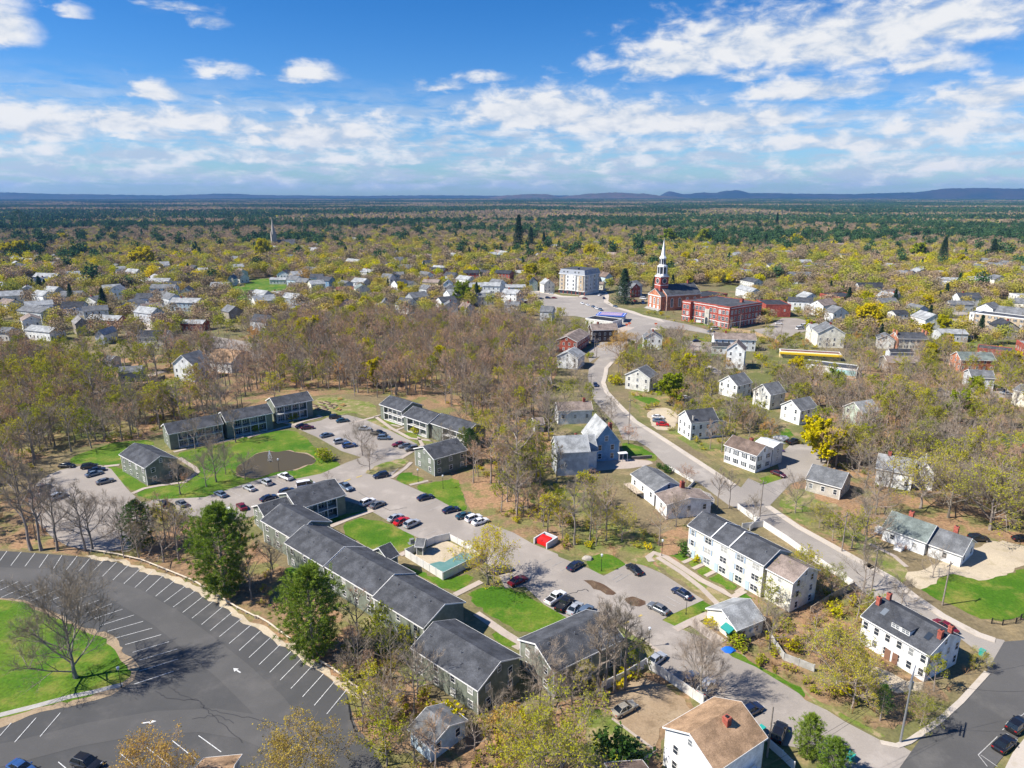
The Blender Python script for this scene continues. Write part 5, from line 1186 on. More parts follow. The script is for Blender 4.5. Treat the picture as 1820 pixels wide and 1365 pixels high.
# --- brick school
A=X2(598,692);Bq=X2(1088,768);zS=13.0
a=at(A,zS);b_=at(Bq,zS);L=math.hypot(b_.x-a.x,b_.y-a.y);M=frame2(a,(b_.x-a.x)/L,(b_.y-a.y)/L);cc=at(X2(1452,718),zS);W=(cc-b_).length
t=thing("school_building",M,"three storey red brick school with white bands and arched entrance","school","",None,True)
block(t,I,L,W,zS,0,'redbrick','charcoal',flat=True,windows=False,ov=.2)
Mp=Matrix.Translation((-.6,-2.6,0));block(t,Mp,L*.2,3.2,zS,0,'redbrick','charcoal',flat=True,windows=False,ov=.2)
Mp2=Matrix.Translation((L*.74,-1.6,0));block(t,Mp2,L*.26+.4,2.2,zS,0,'redbrick','charcoal',flat=True,windows=False,ov=.2)
c=MB()
for z in (3.2,zS-.9):
    c.box(.1,L-.1,.05,.19,z,z+.35);c.box(L-.19,L-.05,.1,W,z,z+.35);c.box(-.5,L*.2-.8,-2.5,-2.41,z,z+.35);c.box(L*.74+.2,L+.2,-1.5,-1.41,z,z+.35)
c.obj("stone_band",M_trim,t)
for k in range(13):
    fx=(k+.5)/13
    if .44<fx<.56: continue
    yy_=-2.41 if fx<.18 else (-1.41 if fx>.75 else .2)
    for z in (1.8,5.7,9.6): window(t,I,'f',L*fx,z,1.7,2.3,L,W,False,0,(0,yy_))
for k in range(9):
    for z in (1.8,5.7,9.6):
        window(t,I,'r',W*(k+.5)/9,z,1.7,2.3,L,W,False,0,(.2,0))
c=MB();c.box(L*.46,L*.56,-.5,.19,0,9.8);c.obj("entrance_bay",wallm('stone'),t)
c=MB();c.box(L*.48,L*.54,-.55,-.505,.2,3.6);c.tube((L*.51,-.56,3.6),(L*.51,-.505,3.6),L*.03,L*.03,12,0,True);c.obj("door",M_glass,t)
chimney(t,I,L*.75,W*.7,zS,zS+2.4,.9);footprint(M,L,W,3)
# sign board in front of the school
p=at(X2(735,940));sg=MB();sg.box(-1.6,1.6,-.05,.05,.7,2.2);sg.box(-1.7,-1.55,-.08,.08,0,2.3,1);sg.box(1.55,1.7,-.08,.08,0,2.3,1)
o=sg.obj("sign_board",[M_trim,M_black],None,rotz(p.x,p.y,R(-30)));tag(o,"white sign board on the grass before the brick school","sign","",fixed=True)
# --- brick church
zC=11.0
M,L=eaveframe(X2(398,638),X2(770,612),zC);W=19.0
t=thing("church",M,"red brick church with arched windows and tall white steeple","church","",None,True)
block(t,I,L,W,zC,6.5,'orangebrick','charcoal',windows=False,ov=.3)
# front bay with pediment (local -x is the front)
Mf=Matrix.Translation((-4,1.6,0));block(t,Mf,4.4,W-3.2,zC-.6,4.6,'orangebrick','charcoal',windows=False,ov=.25)
c=MB();c.box(-4.0,-3.76,1.6,W-1.6,zC-1.3,zC-.7);c.box(.1,L-.1,.15,.29,zC-.8,zC-.3);c.obj("cornice",M_trim,t)
def archwin(Mb,face,u,z,w_,h_,ix,iy):
    x,y={'f':(u,iy-.003),'l':(ix-.003,u)}[face]
    f=MB();g=MB();N=10
    def ring(s,yy):
        P=[(-w_/2-s,yy,-s),(w_/2+s,yy,-s),(w_/2+s,yy,h_)]
        for k in range(1,N): P.append(((w_/2+s)*math.cos(math.pi*k/N),yy,h_+(w_/2+s)*math.sin(math.pi*k/N)))
        P.append((-w_/2-s,yy,h_));return P
    P=ring(.35,-.05);f.poly(P);Q=ring(.35,0)
    for k in range(len(P)): f.poly([P[k],Q[k],Q[(k+1)%len(P)],P[(k+1)%len(P)]])
    g.poly(ring(0,-.07))
    for k in range(1,5): f.box(-w_/2,w_/2,-.09,-.072,h_*k/5-.05,h_*k/5+.05)
    f.box(-.06,.06,-.095,-.073,0,h_+w_/2)
    o=f.obj("arched_window",M_trim,t,Mb@rotz(x,y,FACE[face],z));g.obj("pane",M_glass,o)
for k in range(4): archwin(I,'f',L*(.16+.22*k),2.6,1.7,5.0,.3,.3)
for y in (W*.26,W*.5,W*.74): archwin(I,'l',y,4.2 if abs(y-W/2)>1 else 4.2,1.5,3.6,-3.75,0)
for y in (W*.26,W*.5,W*.74):
    c=MB();c.box(-3.84,-3.76,y-.9,y+.9,.3,3.2);c.obj("door",M_wdoor,t)
c=MB()
for k in range(5): c.box(-6.2+k*.45,-3.8,1.0,W-1.0,0,.25+.25*k)
c.obj("steps",M_conc,t)
# tower
ct=(1.6,W/2);tw=3.4
c=MB();c.box(ct[0]-tw,ct[0]+tw,ct[1]-tw,ct[1]+tw,10,23);c.obj("tower",wallm('redbrick'),t)
c=MB();c.box(ct[0]-tw-.3,ct[0]+tw+.3,ct[1]-tw-.3,ct[1]+tw+.3,23,23.7);c.box(ct[0]-tw-.1,ct[0]+tw+.1,ct[1]-tw-.1,ct[1]+tw+.1,17.2,17.6);c.obj("cornice",M_trim,t)
for (dx,dy) in ((-1,0),(0,-1)):
    cx,cy=ct[0]+dx*(tw+.02),ct[1]+dy*(tw+.02)
    c=MB();c.tube((cx,cy,20.3),(cx+dx*.15,cy+dy*.15,20.3),1.9,1.9,20,0,True);o=c.obj("clock",M_trim,t)
    c=MB();c.tube((cx+dx*.15,cy+dy*.15,20.3),(cx+dx*.2,cy+dy*.2,20.3),1.6,1.6,20,0,True);c.obj("clock_face",M_black,o)
    c=MB()
    for h in range(12):
        aa=h*math.pi/6;rx,rz=math.sin(aa)*1.35,math.cos(aa)*1.35
        px_,py_=(cx+dx*.22+(rx if dy else 0),cy+dy*.22+(rx if dx else 0));c.tube((px_,py_,20.3+rz-.12),(px_,py_,20.3+rz+.12),.06,.06,4)
    for aa,l_ in ((.9,.8),(2.6,1.2)):
        rx,rz=math.sin(aa)*l_,math.cos(aa)*l_;c.tube((cx+dx*.22,cy+dy*.22,20.3),(cx+dx*.22+(rx if dy else 0),cy+dy*.22+(rx if dx else 0),20.3+rz),.07,.04,4)
    c.obj("clock_hand",M_trim,o)
def octo(c_,z0,z1,r0,r1,mb,mi=0,n=8):
    for k in range(n):
        a0,a1=2*math.pi*(k+.5)/n,2*math.pi*(k+1.5)/n
        P=[(c_[0]+r*math.cos(a),c_[1]+r*math.sin(a),z) for r,a,z in ((r0,a0,z0),(r0,a1,z0),(r1,a1,z1),(r1,a0,z1))];mb.poly(P,mi)
    if r1>.05: mb.poly([(c_[0]+r1*math.cos(2*math.pi*(k+.5)/n),c_[1]+r1*math.sin(2*math.pi*(k+.5)/n),z1) for k in range(n)],mi)
M_white=mat("steeple_white",(.8,.8,.79),.55)
c=MB();octo(ct,23.7,24.8,3.9,3.7,c);octo(ct,24.8,30.2,3.1,3.1,c);octo(ct,30.2,30.9,3.7,3.6,c)
for k in range(8):
    a=2*math.pi*(k+.5)/8;x,y=ct[0]+3.35*math.cos(a),ct[1]+3.35*math.sin(a);c.tube((x,y,24.8),(x,y,30.2),.28,.24,6)
for k in range(4):
    a=math.pi/4+math.pi/2*k;x,y=ct[0]+4.2*math.cos(a),ct[1]+4.2*math.sin(a);c.tube((x,y,23.7),(x,y,25.6),.25,.05,6)
c.obj("belfry",M_white,t)
c=MB();octo(ct,31.0,36.0,2.2,2.1,c);octo(ct,36.0,36.7,2.7,2.5,c);octo(ct,30.9,31.6,2.9,2.6,c);c.obj("lantern",M_white,t)
c=MB();octo(ct,36.7,38.0,2.2,1.5,c);octo(ct,38.0,49.5,1.5,.04,c);c.tube((*ct,49.3),(*ct,50.6),.05,.05,4);c.obj("spire",M_white,t)
for lvl,(z0,z1,r_,w_) in enumerate(((25.4,29.6,3.02,.75),(31.9,35.4,2.1,.5))):
    for k in range(8):
        a=2*math.pi*(k+1)/8;x,y=ct[0]+r_*.975*math.cos(a),ct[1]+r_*.975*math.sin(a)
        c=MB();c.box(-w_,w_,-.1,.02,z0,z1-.5);c.tube((0,-.1,z1-.5),(0,.02,z1-.5),w_,w_,12,0,True);c.obj("belfry_opening",M_dark,t,rotz(x,y,a+math.pi/2))
chimney(t,I,L*.82,W*.5,zC+6,zC+8.6,.6);footprint(M,L,W,3)
# --- stone church in the trees
p=at(T2(192,500));t=thing("church",rotz(p.x,p.y,R(30)),"grey stone spire with corner pinnacles standing in distant trees","church","",None,True)
st_=mat("pale_stone",(.42,.38,.33),.9,col2=(.32,.29,.25),scale=1)
c=MB();c.box(-3.5,3.5,-3.5,3.5,0,24);c.obj("tower",st_,t);c=MB();octo((0,0),24,47,3.4,.1,c);c.obj("spire",st_,t)
for sx_ in (-1,1):
    for sy_ in (-1,1):
        c=MB();c.tube((sx_*3.1,sy_*3.1,24),(sx_*3.1,sy_*3.1,29),.8,.05,6);c.obj("pinnacle",st_,t)
block(t,Matrix.Translation((3,-6,0)),26,12,9,7,'stone','grey',windows=True,st=1,z1=4,wh=3)
footprint(M,10,10)
# ---------------------------------------------------------------- cars
CARC=dict(white=(.78,.78,.78),silver=(.46,.48,.50),grey=(.16,.17,.18),black=(.012,.012,.014),navy=(.012,.022,.06),blue=(.03,.08,.22),red=(.5,.01,.012),darkred=(.16,.008,.015),bluegrey=(.13,.18,.25),gold=(.42,.38,.30),maroon=(.08,.012,.02),teal=(.02,.07,.10))
def paint(c):
    k="car_paint_"+c
    if k in MATS: return MATS[k]
    m=bpy.data.materials.new(k);nt=nt_clear(m);b=NB(nt)
    b.n("ShaderNodeOutputMaterial",{0:b.n("ShaderNodeBsdfPrincipled",{"Base Color":(*CARC[c],1),"Roughness":.32,"Metallic":.25 if c in('silver','bluegrey','grey','gold') else .05,"Coat Weight":.5,"Coat Roughness":.05}).outputs[0]});MATS[k]=m;return m
M_tyre=mat("tyre",(.015,.015,.016),.8);M_rim=mat("wheel_rim",(.4,.4,.42),.3,metal=.8);M_head=mat("headlight",(.7,.72,.75),.15);M_tail=mat("tail_light",(.35,.01,.01),.25);M_cglass=mat("car_glass",(.012,.016,.02),.08,spec=.7)
M_plastic=mat("black_plastic",(.02,.02,.022),.6)
def loft(mb,secs,mi=0,capm=None):
    n=len(secs[0]);i=len(mb.v)
    for s in secs: mb.v+=s
    for a in range(len(secs)-1):
        for k in range(n):
            mb.f.append((i+a*n+k,i+a*n+(k+1)%n,i+(a+1)*n+(k+1)%n,i+(a+1)*n+k));mb.m.append(mi)
    mb.f.append(tuple(i+k for k in range(n-1,-1,-1)));mb.m.append(mi);mb.f.append(tuple(i+(len(secs)-1)*n+k for k in range(n)));mb.m.append(mi)
CTYPE=dict( # belt line (x, top), cabin (x, roof z, half width)
 sedan=dict(L=4.7,hw=.9,low=.22,top=[(-2.35,.62,.72),(-2.25,.86,.82),(-1.5,.96,.9),(.85,.95,.9),(1.6,.86,.88),(2.2,.72,.8),(2.35,.5,.7)],cab=[(-1.75,.94,.80),(-1.05,1.38,.62),(-.2,1.44,.64),(.35,1.38,.62),(1.1,.93,.8)]),
 suv=dict(L=4.6,hw=.94,low=.28,top=[(-2.3,.7,.8),(-2.22,1.02,.88),(-1.6,1.08,.94),(1.0,1.06,.94),(1.65,1.0,.92),(2.15,.88,.84),(2.3,.6,.74)],cab=[(-2.15,1.04,.84),(-1.75,1.62,.7),(-.3,1.72,.72),(.3,1.64,.7),(1.15,1.04,.84)]),
 pickup=dict(L=5.5,hw=.98,low=.35,top=[(-2.75,.7,.88),(-2.7,1.1,.94),(-1.0,1.12,.97),(1.3,1.1,.97),(2.0,1.06,.95),(2.6,.92,.86),(2.75,.6,.76)],cab=[(-.85,1.1,.86),(-.7,1.74,.72),(.2,1.82,.74),(.7,1.74,.72),(1.45,1.1,.86)]),
 van=dict(L=5.4,hw=1.0,low=.3,top=[(-2.7,.8,.9),(-2.66,1.15,.97),(-1.6,1.2,1),(1.6,1.15,1),(2.1,1.05,.95),(2.6,.85,.85),(2.7,.6,.76)],cab=[(-2.62,1.15,.93),(-2.5,2.1,.84),(0,2.2,.86),(1.1,2.1,.84),(2.0,1.1,.88)]))
CM={}
def carmesh(ty,c):
    T_=CTYPE[ty]
    if ty not in CM:
        cab=MB();secs=[]
        for x,z,hw in T_['cab']:
            zb=T_['top'][3][1]-.03;secs.append([(x,-hw,z) if False else (x,-(hw if z<zb+.08 else .82*T_['hw']/.9),zb),(x,-hw,max(z-.05,zb+.001)),(x,-hw*.8,max(z,zb+.002)),(x,hw*.8,max(z,zb+.002)),(x,hw,max(z-.05,zb+.001)),(x,(hw if z<zb+.08 else .82*T_['hw']/.9),zb)])
        loft(cab,secs)
        wh=MB()
        for s in (0,):
            wh.tube((0,-.11,0),(0,.11,0),.34,.34,14,0,True)
        rim=MB();rim.tube((0,-.125,0),(0,.125,0),.2,.2,8,0,True)
        hl=MB();hl.box(0,.06,-.16,.16,-.07,.07)
        CM[ty]=(cab.mesh("cabin_glass",[M_cglass]),wh.mesh("wheel",[M_tyre]),rim.mesh("rim",[M_rim]),hl.mesh("headlight",[M_head]),hl.mesh("tail_light",[M_tail]))
    if (ty,c) not in CM:
        b=MB();secs=[]
        for x,z,hw in T_['top']:
            lo=T_['low'] if abs(x)<T_['L']/2-.03 else T_['low']+.12
            secs.append([(x,-hw*.9,lo),(x,-hw,lo+.14),(x,-hw*1.0,z-.12),(x,-hw*.88,z),(x,hw*.88,z),(x,hw*1.0,z-.12),(x,hw,lo+.14),(x,hw*.9,lo)])
        loft(b,secs)
        # roof panel and pillars over the glass
        cb=T_['cab'];zb=T_['top'][3][1]
        for i in range(1,len(cb)-2):
            (x0,z0,h0),(x1,z1,h1)=cb[i],cb[i+1]
            b.poly([(x0,-h0*.82,z0+.012),(x1,-h1*.82,z1+.012),(x1,h1*.82,z1+.012),(x0,h0*.82,z0+.012)])
            for s in (-1,1): b.poly([(x0,s*h0*.82,z0+.012),(x1,s*h1*.82,z1+.012),(x1,s*(h1+.01),z1-.09),(x0,s*(h0+.01),z0-.09)][::s])
        hwb=.82*T_['hw']/.9
        for s in (-1,1):
            for (i,j) in ((0,1),(len(cb)-1,len(cb)-2)):
                (x0,z0,h0),(x1,z1,h1)=cb[i],cb[j];b.tube((x0,s*(h0-.02),zb),(x1,s*h1,z1-.03),.045,.04,4)
            xm,zm,hm=cb[2];b.tube((xm,s*(hwb+.02),zb),(xm,s*hm,zm-.05),.05,.04,4)
        for s in (-1,1): b.box(cb[-1][0]-.35,cb[-1][0]-.15,s*T_['hw']*.98-(.0 if s>0 else .16),s*T_['hw']*.98+(.16 if s>0 else 0),zb-.02,zb+.12)
        if ty=='pickup':
            b.box(-2.55,-1.05,-.75,.75,1.121,1.13,1)
        CM[(ty,c)]=b.mesh("car_body",[paint(c),M_black])
    return CM[(ty,c)]
CN=dict(bluegrey='blue grey',darkred='dark red',navy='dark blue',gold='pale gold',teal='dark teal')
def car(f,x,y,dx,dy,c,ty,where,desc=None,s=1.0):
    p=at(f(x,y),.4);q=at(f(x+dx,y+dy),.4);d=math.atan2(q.y-p.y,q.x-p.x)
    far=math.hypot(p.x,p.y)>330
    t=thing({'van':'parked_van','pickup':'pickup_truck'}.get(ty,'parked_car'),rotz(p.x,p.y,d,.052)@Matrix.Diagonal((s,s,s,1)),desc or "%s %s"%(CN.get(c,c),{'suv':'sport utility car','pickup':'pickup truck'}.get(ty,ty)),{'van':'van','pickup':'pickup truck'}.get(ty,'car'),where,'cars '+where if where else None,bool(desc and not where))
    body=carmesh(ty,c);link("body",body,t);T_=CTYPE[ty];link("cabin_glass",CM[ty][0],t)
    if far: 
        for wx in (-1,1): link("wheel",CM[ty][1],t,rotz(wx*T_['L']*.31,-T_['hw']+.1,0,.34));
        return t
    for wx in (-1,1):
        for wy in (-1,1):
            w_=link("wheel",CM[ty][1],t,rotz(wx*T_['L']*.31,wy*(T_['hw']-.1),0,.34));link("rim",CM[ty][2],w_)
    for wy in (-1,1):
        z=T_['top'][-2][1]-.1;link("headlight",CM[ty][3],t,rotz(T_['L']/2-.13,wy*T_['hw']*.66,0,z));link("tail_light",CM[ty][4],t,rotz(-T_['L']/2+.0,wy*T_['hw']*.68,0,T_['top'][1][1]-.12))
    return t
P_='in the row along the pond grass';Q_='in the upper lot by the balcony rows';S_='beside the middle green block';C_='along the lower green lawn';O_='in the old lot on the left';T_l='in the lot below the townhouses';D_='in the town centre';N_='right of the street among trees';B_='by the tan roofed house'
for q in (
(Z1,470,1095,-40,-60,'black','suv',P_),(Z1,620,1090,-60,-40,'grey','sedan',P_),(Z1,970,1005,-60,-30,'bluegrey','sedan',P_),(Z1,1228,950,-60,-30,'silver','sedan',P_),(Z1,1378,900,-60,-30,'silver','suv',P_),(Z1,1553,852,-70,-30,'white','pickup',P_),
(Z1,1160,1118,-40,-40,'darkred','sedan','behind the tall pine'),(Z1,1040,1158,-60,-35,'white','sedan','behind the tall pine'),(Z1,1402,1040,60,-20,'navy','sedan',S_),(Z1,1570,985,60,-20,'navy','suv',S_),(Z1,1740,930,60,-10,'white','van',S_),
(U2,692,897,50,30,'bluegrey','pickup',S_),(U2,937,815,-60,12,'navy','suv','on the grass island corner'),(U2,845,1003,60,-25,'white','suv',S_),(U2,915,1020,60,-25,'grey','sedan',S_),
(U2,1040,1112,55,-25,'silver','sedan',C_),(U2,1085,1136,60,-28,'red','sedan',C_),(U2,1155,1155,60,-28,'silver','suv',C_),
(U2,1250,968,60,-15,'navy','sedan','on the right side of the lot'),(U2,1430,1056,60,-15,'navy','sedan','on the right side of the lot'),(U2,1525,1097,60,-15,'teal','sedan','on the right side of the lot'),(U2,1590,1116,60,-20,'white','suv','on the right side of the lot'),(U2,1637,1138,60,-20,'white','sedan','on the right side of the lot'),
(U2,1065,595,-50,8,'darkred','sedan',Q_),(U2,1110,607,-55,5,'grey','sedan',Q_),(U2,1155,627,-55,8,'grey','suv',Q_),(U2,922,520,60,5,'black','pickup',Q_),(U2,960,550,55,0,'bluegrey','suv',Q_),(U2,825,485,60,0,'silver','sedan',Q_),(U2,555,531,60,-15,'bluegrey','sedan',Q_),(U2,652,575,60,-12,'silver','suv',Q_),(U2,715,604,60,-10,'blue','suv',Q_),(U2,382,465,55,-12,'navy','sedan',Q_),(U2,422,478,60,-6,'maroon','sedan',Q_),(U2,617,404,60,-4,'black','suv',Q_),(U2,668,428,55,-8,'teal','sedan',Q_),
(U1,630,752,60,-8,'black','suv',O_),(U1,682,775,60,-10,'navy','sedan',O_),(U1,662,802,50,-14,'bluegrey','sedan',O_),(U1,740,855,60,-14,'grey','sedan',O_),(U1,300,900,60,-25,'bluegrey','sedan',O_),(U1,408,962,60,-25,'silver','suv',O_),(U1,470,746,55,0,'black','sedan',O_),
(V3,45,180,60,-14,'grey','sedan',C_),(V3,137,247,60,-28,'darkred','sedan',C_),(V3,362,350,60,-40,'white','pickup',T_l),(V3,417,388,50,-50,'black','pickup',T_l),(V3,478,412,50,-50,'silver','sedan',T_l),(V3,540,432,50,-50,'bluegrey','suv',T_l),
(V3,480,156,50,-30,'navy','sedan',T_l),(V3,833,178,-50,-40,'black','sedan',T_l),(V3,1118,322,-60,-35,'navy','sedan',T_l),(V3,977,412,-60,-30,'grey','sedan',T_l),
(V3,965,718,50,-38,'silver','sedan','along the white fence'),(V3,1168,840,40,-60,'bluegrey','sedan','along the white fence'),(V3,1265,886,40,-55,'silver','suv','along the white fence'),(V3,775,1015,60,-32,'gold','sedan','on the bare dirt yard'),
(V3,1530,1022,40,-20,'navy','sedan',B_),(V3,1700,1158,20,-50,'black','suv',B_),
(V4,1345,520,-60,-36,'darkred','sedan','on the street behind the corner house'),(V4,1780,1115,55,-45,'black','suv','on the bottom right street'),(V4,1702,1225,55,-45,'black','sedan','on the bottom right street'),(V1,520,1345,40,14,'black','suv','at the bottom of the striped lot'),(V1,130,1372,40,20,'blue','sedan','at the bottom of the striped lot'),
(U3,706,176,20,50,'navy','sedan','driving on the curving street'),(U3,1145,403,60,4,'white','sedan','on the gravel by the farmhouse'),(U3,1152,428,60,4,'bluegrey','sedan','on the gravel by the farmhouse'),(U3,1178,455,60,4,'red','sedan','on the gravel by the farmhouse'),(U3,1458,968,-60,5,'gold','sedan','on the driveway of the two part house'),(U3,1340,266,60,-6,'white','sedan',N_),
(U4,1525,1158,60,2,'black','suv',N_),(U4,1812,1160,60,2,'black','sedan',N_),(U4,332,532,60,-14,'black','pickup',N_),(U4,232,740,50,20,'maroon','sedan',N_),(U4,1195,200,60,5,'grey','sedan',N_),(U4,1288,200,60,5,'blue','sedan',N_),(U4,1710,218,60,5,'silver','sedan',N_),(U4,1040,185,60,0,'grey','sedan',N_),(U4,1660,190,60,0,'grey','suv',N_),
(T3,395,798,60,12,'silver','sedan',D_),(T3,228,860,60,2,'red','sedan',D_),(T3,290,882,60,2,'darkred','sedan',D_),(T3,252,838,60,2,'black','suv',D_),(T3,322,835,60,2,'navy','sedan',D_),(T3,372,830,60,2,'navy','suv',D_),(T3,415,830,60,2,'darkred','sedan',D_),(T3,632,835,60,8,'maroon','sedan',D_),(T3,612,868,40,14,'white','sedan',D_),(T3,650,880,40,14,'white','sedan',D_),(T3,690,892,40,14,'bluegrey','sedan',D_),(T3,715,903,40,14,'white','sedan',D_),(T3,742,914,40,14,'bluegrey','suv',D_),
(T3,735,810,50,-20,'white','sedan',D_),(T3,765,832,10,14,'navy','sedan',D_),(T3,845,890,50,12,'bluegrey','sedan',D_),(T3,772,785,50,-20,'silver','van',D_),(T3,988,850,50,-20,'red','sedan',D_),(T3,930,862,50,-10,'navy','suv',D_),(T3,1040,865,20,20,'blue','van',D_),(T3,1042,835,40,4,'white','van',D_),(T3,1545,1048,60,-4,'white','van',D_),(T3,1520,1066,60,-4,'bluegrey','sedan',D_),(T3,700,1142,60,4,'navy','suv',D_),(T3,650,1160,60,-30,'navy','sedan',D_),(T3,1418,1134,60,0,'navy','sedan',D_),
(T4,390,708,60,4,'white','van','in the lots beyond the school'),(T4,528,848,60,4,'white','van','in the lots beyond the school'),(T4,235,930,60,2,'white','sedan','in the lots beyond the school'),(T4,372,962,60,-4,'white','van','in the lots beyond the school'),(T4,402,948,60,-4,'white','van','in the lots beyond the school'),(T4,362,1024,60,-8,'grey','sedan','in the lots beyond the school'),(T4,505,905,60,-10,'red','pickup','in the lots beyond the school'),
(T4,1345,912,60,4,'black','sedan','in the right hand town'),(T4,1405,932,30,14,'navy','sedan','in the right hand town'),(T4,1515,1000,60,-4,'red','sedan','in the right hand town'),(T4,1280,1100,60,0,'grey','sedan','in the right hand town'),(T4,1385,1095,60,0,'grey','sedan','in the right hand town'),(T4,1470,1082,60,0,'grey','pickup','in the right hand town'),(T4,1650,1142,60,0,'red','suv','in the right hand town'),
(X5,1050,690,60,0,'navy','sedan',QL),(X5,985,705,50,10,'grey','sedan',QL),(X5,1340,450,50,0,'white','sedan',QL),(T2,152,842,60,6,'white','sedan',QS),(T2,845,800,30,0,'white','van',QS)):
    car(*q)
rr=random.Random(5)
for k in range(46):
    x=1265+ (k%23)*20+rr.uniform(-5,5);y=(395 if k<23 else 425)+ (k%23)*1.2+rr.uniform(-3,3)
    if rr.random()<.2: continue
    car(X3,x,y,4,14,rr.choice(('white','silver','grey','black','navy','red','bluegrey')),rr.choice(('sedan','suv','sedan')),'in the far right parking lot')
# old covered boat by the barn
c=MB();secs=[]
for x,z,hw in ((-2.6,.7,.9),(-1.2,1.05,1.1),(.6,1.15,1.1),(1.9,1.0,.7),(2.8,.9,.1)): secs.append([(x,-hw,.45),(x,-hw*1.02,z*.75),(x,0,z+.1),(x,hw*1.02,z*.75),(x,hw,.45)])
loft(c,secs);p=at(U3(625,775));t=thing("covered_boat",rotz(p.x,p.y,R(5)),"off white covered boat beside the pale grey barn","boat","",None,True);c.obj("cover",mat("boat_cover",(.62,.58,.5),.8),t)
c=MB();c.tube((-.5,-1,.3),(-.5,1,.3),.3,.3,10,0,True);c.box(-1.5,3.4,-.1,.1,.3,.42);c.obj("trailer",M_metal,t)
c=MB();secs=[]
for x,z,hw in ((-1.6,.5,.5),(-.5,.95,.55),(.3,1.0,.5),(1.3,.7,.35),(1.7,.5,.1)): secs.append([(x,-hw,.3),(x,-hw,z*.7),(x,0,z),(x,hw,z*.7),(x,hw,.3)])
loft(c,secs);p=at(U4(235,592));o=c.obj("snowmobile",mat("purple_plastic",(.14,.08,.30),.4),None,rotz(p.x,p.y,R(-10)));tag(o,"small purple and white sled by the white house with brown roof","snowmobile","",fixed=True)
# ---------------------------------------------------------------- fences, guardrail, poles and small things
def fence(pts,h,m,desc,nm='fence',cat='fence',gap=2.4,thick=.08,solid=True,z0=.05,rail=False):
    W=[Vector(at(p)[:2]) for p in pts];o0=W[0]
    t=thing(nm,Matrix.Translation((o0.x,o0.y,0)),desc,cat,"",None,True)
    pm_=MB();posts=[]
    for i in range(len(W)-1):
        a=W[i]-o0;c=W[i+1]-o0;d=(c-a);L=d.length;d.normalize();n=Vector((-d.y,d.x))*thick/2
        if solid:
            P=[a-n,c-n,c+n,a+n];k=len(pm_.v);pm_.v+=[(p.x,p.y,z0) for p in P]+[(p.x,p.y,h) for p in P]
            for q in ((4,5,6,7),(0,1,5,4),(1,2,6,5),(2,3,7,6),(3,0,4,7)): pm_.f.append(tuple(k+e for e in q));pm_.m.append(0)
        else:
            for z in ((.25,h-.1) if not rail else (h-.12,)): pm_.tube((a.x,a.y,z),(c.x,c.y,z),.04 if not rail else .16,.04 if not rail else .15,6)
            if not rail:
                for k in range(int(L/.25)): q=a+d*k*.25;pm_.tube((q.x,q.y,.1),(q.x,q.y,h),.015,.015,3)
        m_=max(1,round(L/gap))
        for k in range(m_+(1 if i==len(W)-2 else 0)): posts.append(a+d*(L*k/m_))
    pm_.obj("rail" if rail else "panel",m,t)
    pp=MB();s=.08 if not rail else .12;pp.box(-s,s,-s,s,0,h+(.08 if not rail else -.15));me=pp.mesh("fence_post",[m])
    for q in posts[:100]: link("post",me,t,Matrix.Translation((q.x,q.y,0)))
    return t
M_vinyl=mat("white_vinyl",(.70,.69,.66),.6,col2=(.62,.60,.56),scale=.4)
M_cedar=mat("cedar_fence",(.45,.32,.18),.9,col2=(.36,.26,.15),scale=1)
fence(V(V1,545,70,710,97,850,130,1000,190,1160,255,1300,340,1420,415,1530,470)+V(V2,60,470,130,510,250,600,370,700,520,790,620,870,700,930,755,965),.75,mat("guard_rail_wood",(.62,.52,.40),.85,col2=(.5,.42,.32),scale=1.5),"long round timber guard rail curving along the striped lot","guard_rail","guard rail",3.2,solid=False,rail=True)
fence(V(V2,945,100,1170,240),1.9,M_vinyl,"solid cream fence on the near side of the swimming pool")
fence(V(V2,1172,240,1395,128),1.9,M_vinyl,"solid cream fence on the parking side of the swimming pool")
fence(V(V2,945,98,1120,20,1210,0),1.9,M_vinyl,"solid cream fence on the far left of the swimming pool")
fence(V(V2,1212,0,1400,95,1395,126),1.6,M_vinyl,"solid cream fence behind the swimming pool, by the lot")
fence(V(V3,905,765,1000,820,1120,905,1245,992),1.9,M_vinyl,"white fence between the dirt yard and the parked cars")
fence(V(V3,898,765,760,850,640,905),1.9,M_vinyl,"white fence behind slim bare trunks at the green wing")
fence(V(Z4,700,310,890,285,1110,430,1190,490,1300,570),1.7,M_vinyl,"white fence running behind the cream townhouses")
fence(V(Z4,1300,570,1400,630,1500,700,1560,730,1690,830),1.7,M_vinyl,"white fence along the street behind golden trees")
fence(V(Z4,660,125,780,215,850,255,770,325),1.6,M_vinyl,"short white fence at the upper end of the townhouses")
fence(V(U3,1205,755,1300,810,1400,870,1340,930),1.0,M_vinyl,"low white picket fence beside the two part white house")
fence(V(V4,290,1240,370,1310,440,1380),1.5,M_vinyl,"white fence beside the tan roofed house's garden")
fence(V(V4,540,440,660,360,800,290),1.6,M_wood,"grey weathered board fence below the townhouses")
fence(V(V4,300,600,380,720,560,790),1.5,mat("old_white_boards",(.5,.49,.46),.9,col2=(.34,.33,.3),scale=.8),"broken pale board fence in the brush beside the lower street")
fence(V(V4,1625,500,1690,510,1770,500,1830,455),1.2,M_black,"black metal fence at the corner of the right hand lawn",solid=False)
fence(V(V2,603,985,618,1080,640,1150,690,1150),1.2,M_black,"black metal gate at the end of the striped lot",solid=False,cat='gate',nm='gate')
fence(V(X2,1090,1020,1340,1060,1620,1170,1830,1060),2.0,M_cedar,"tall cedar board fence round the school parking lot")
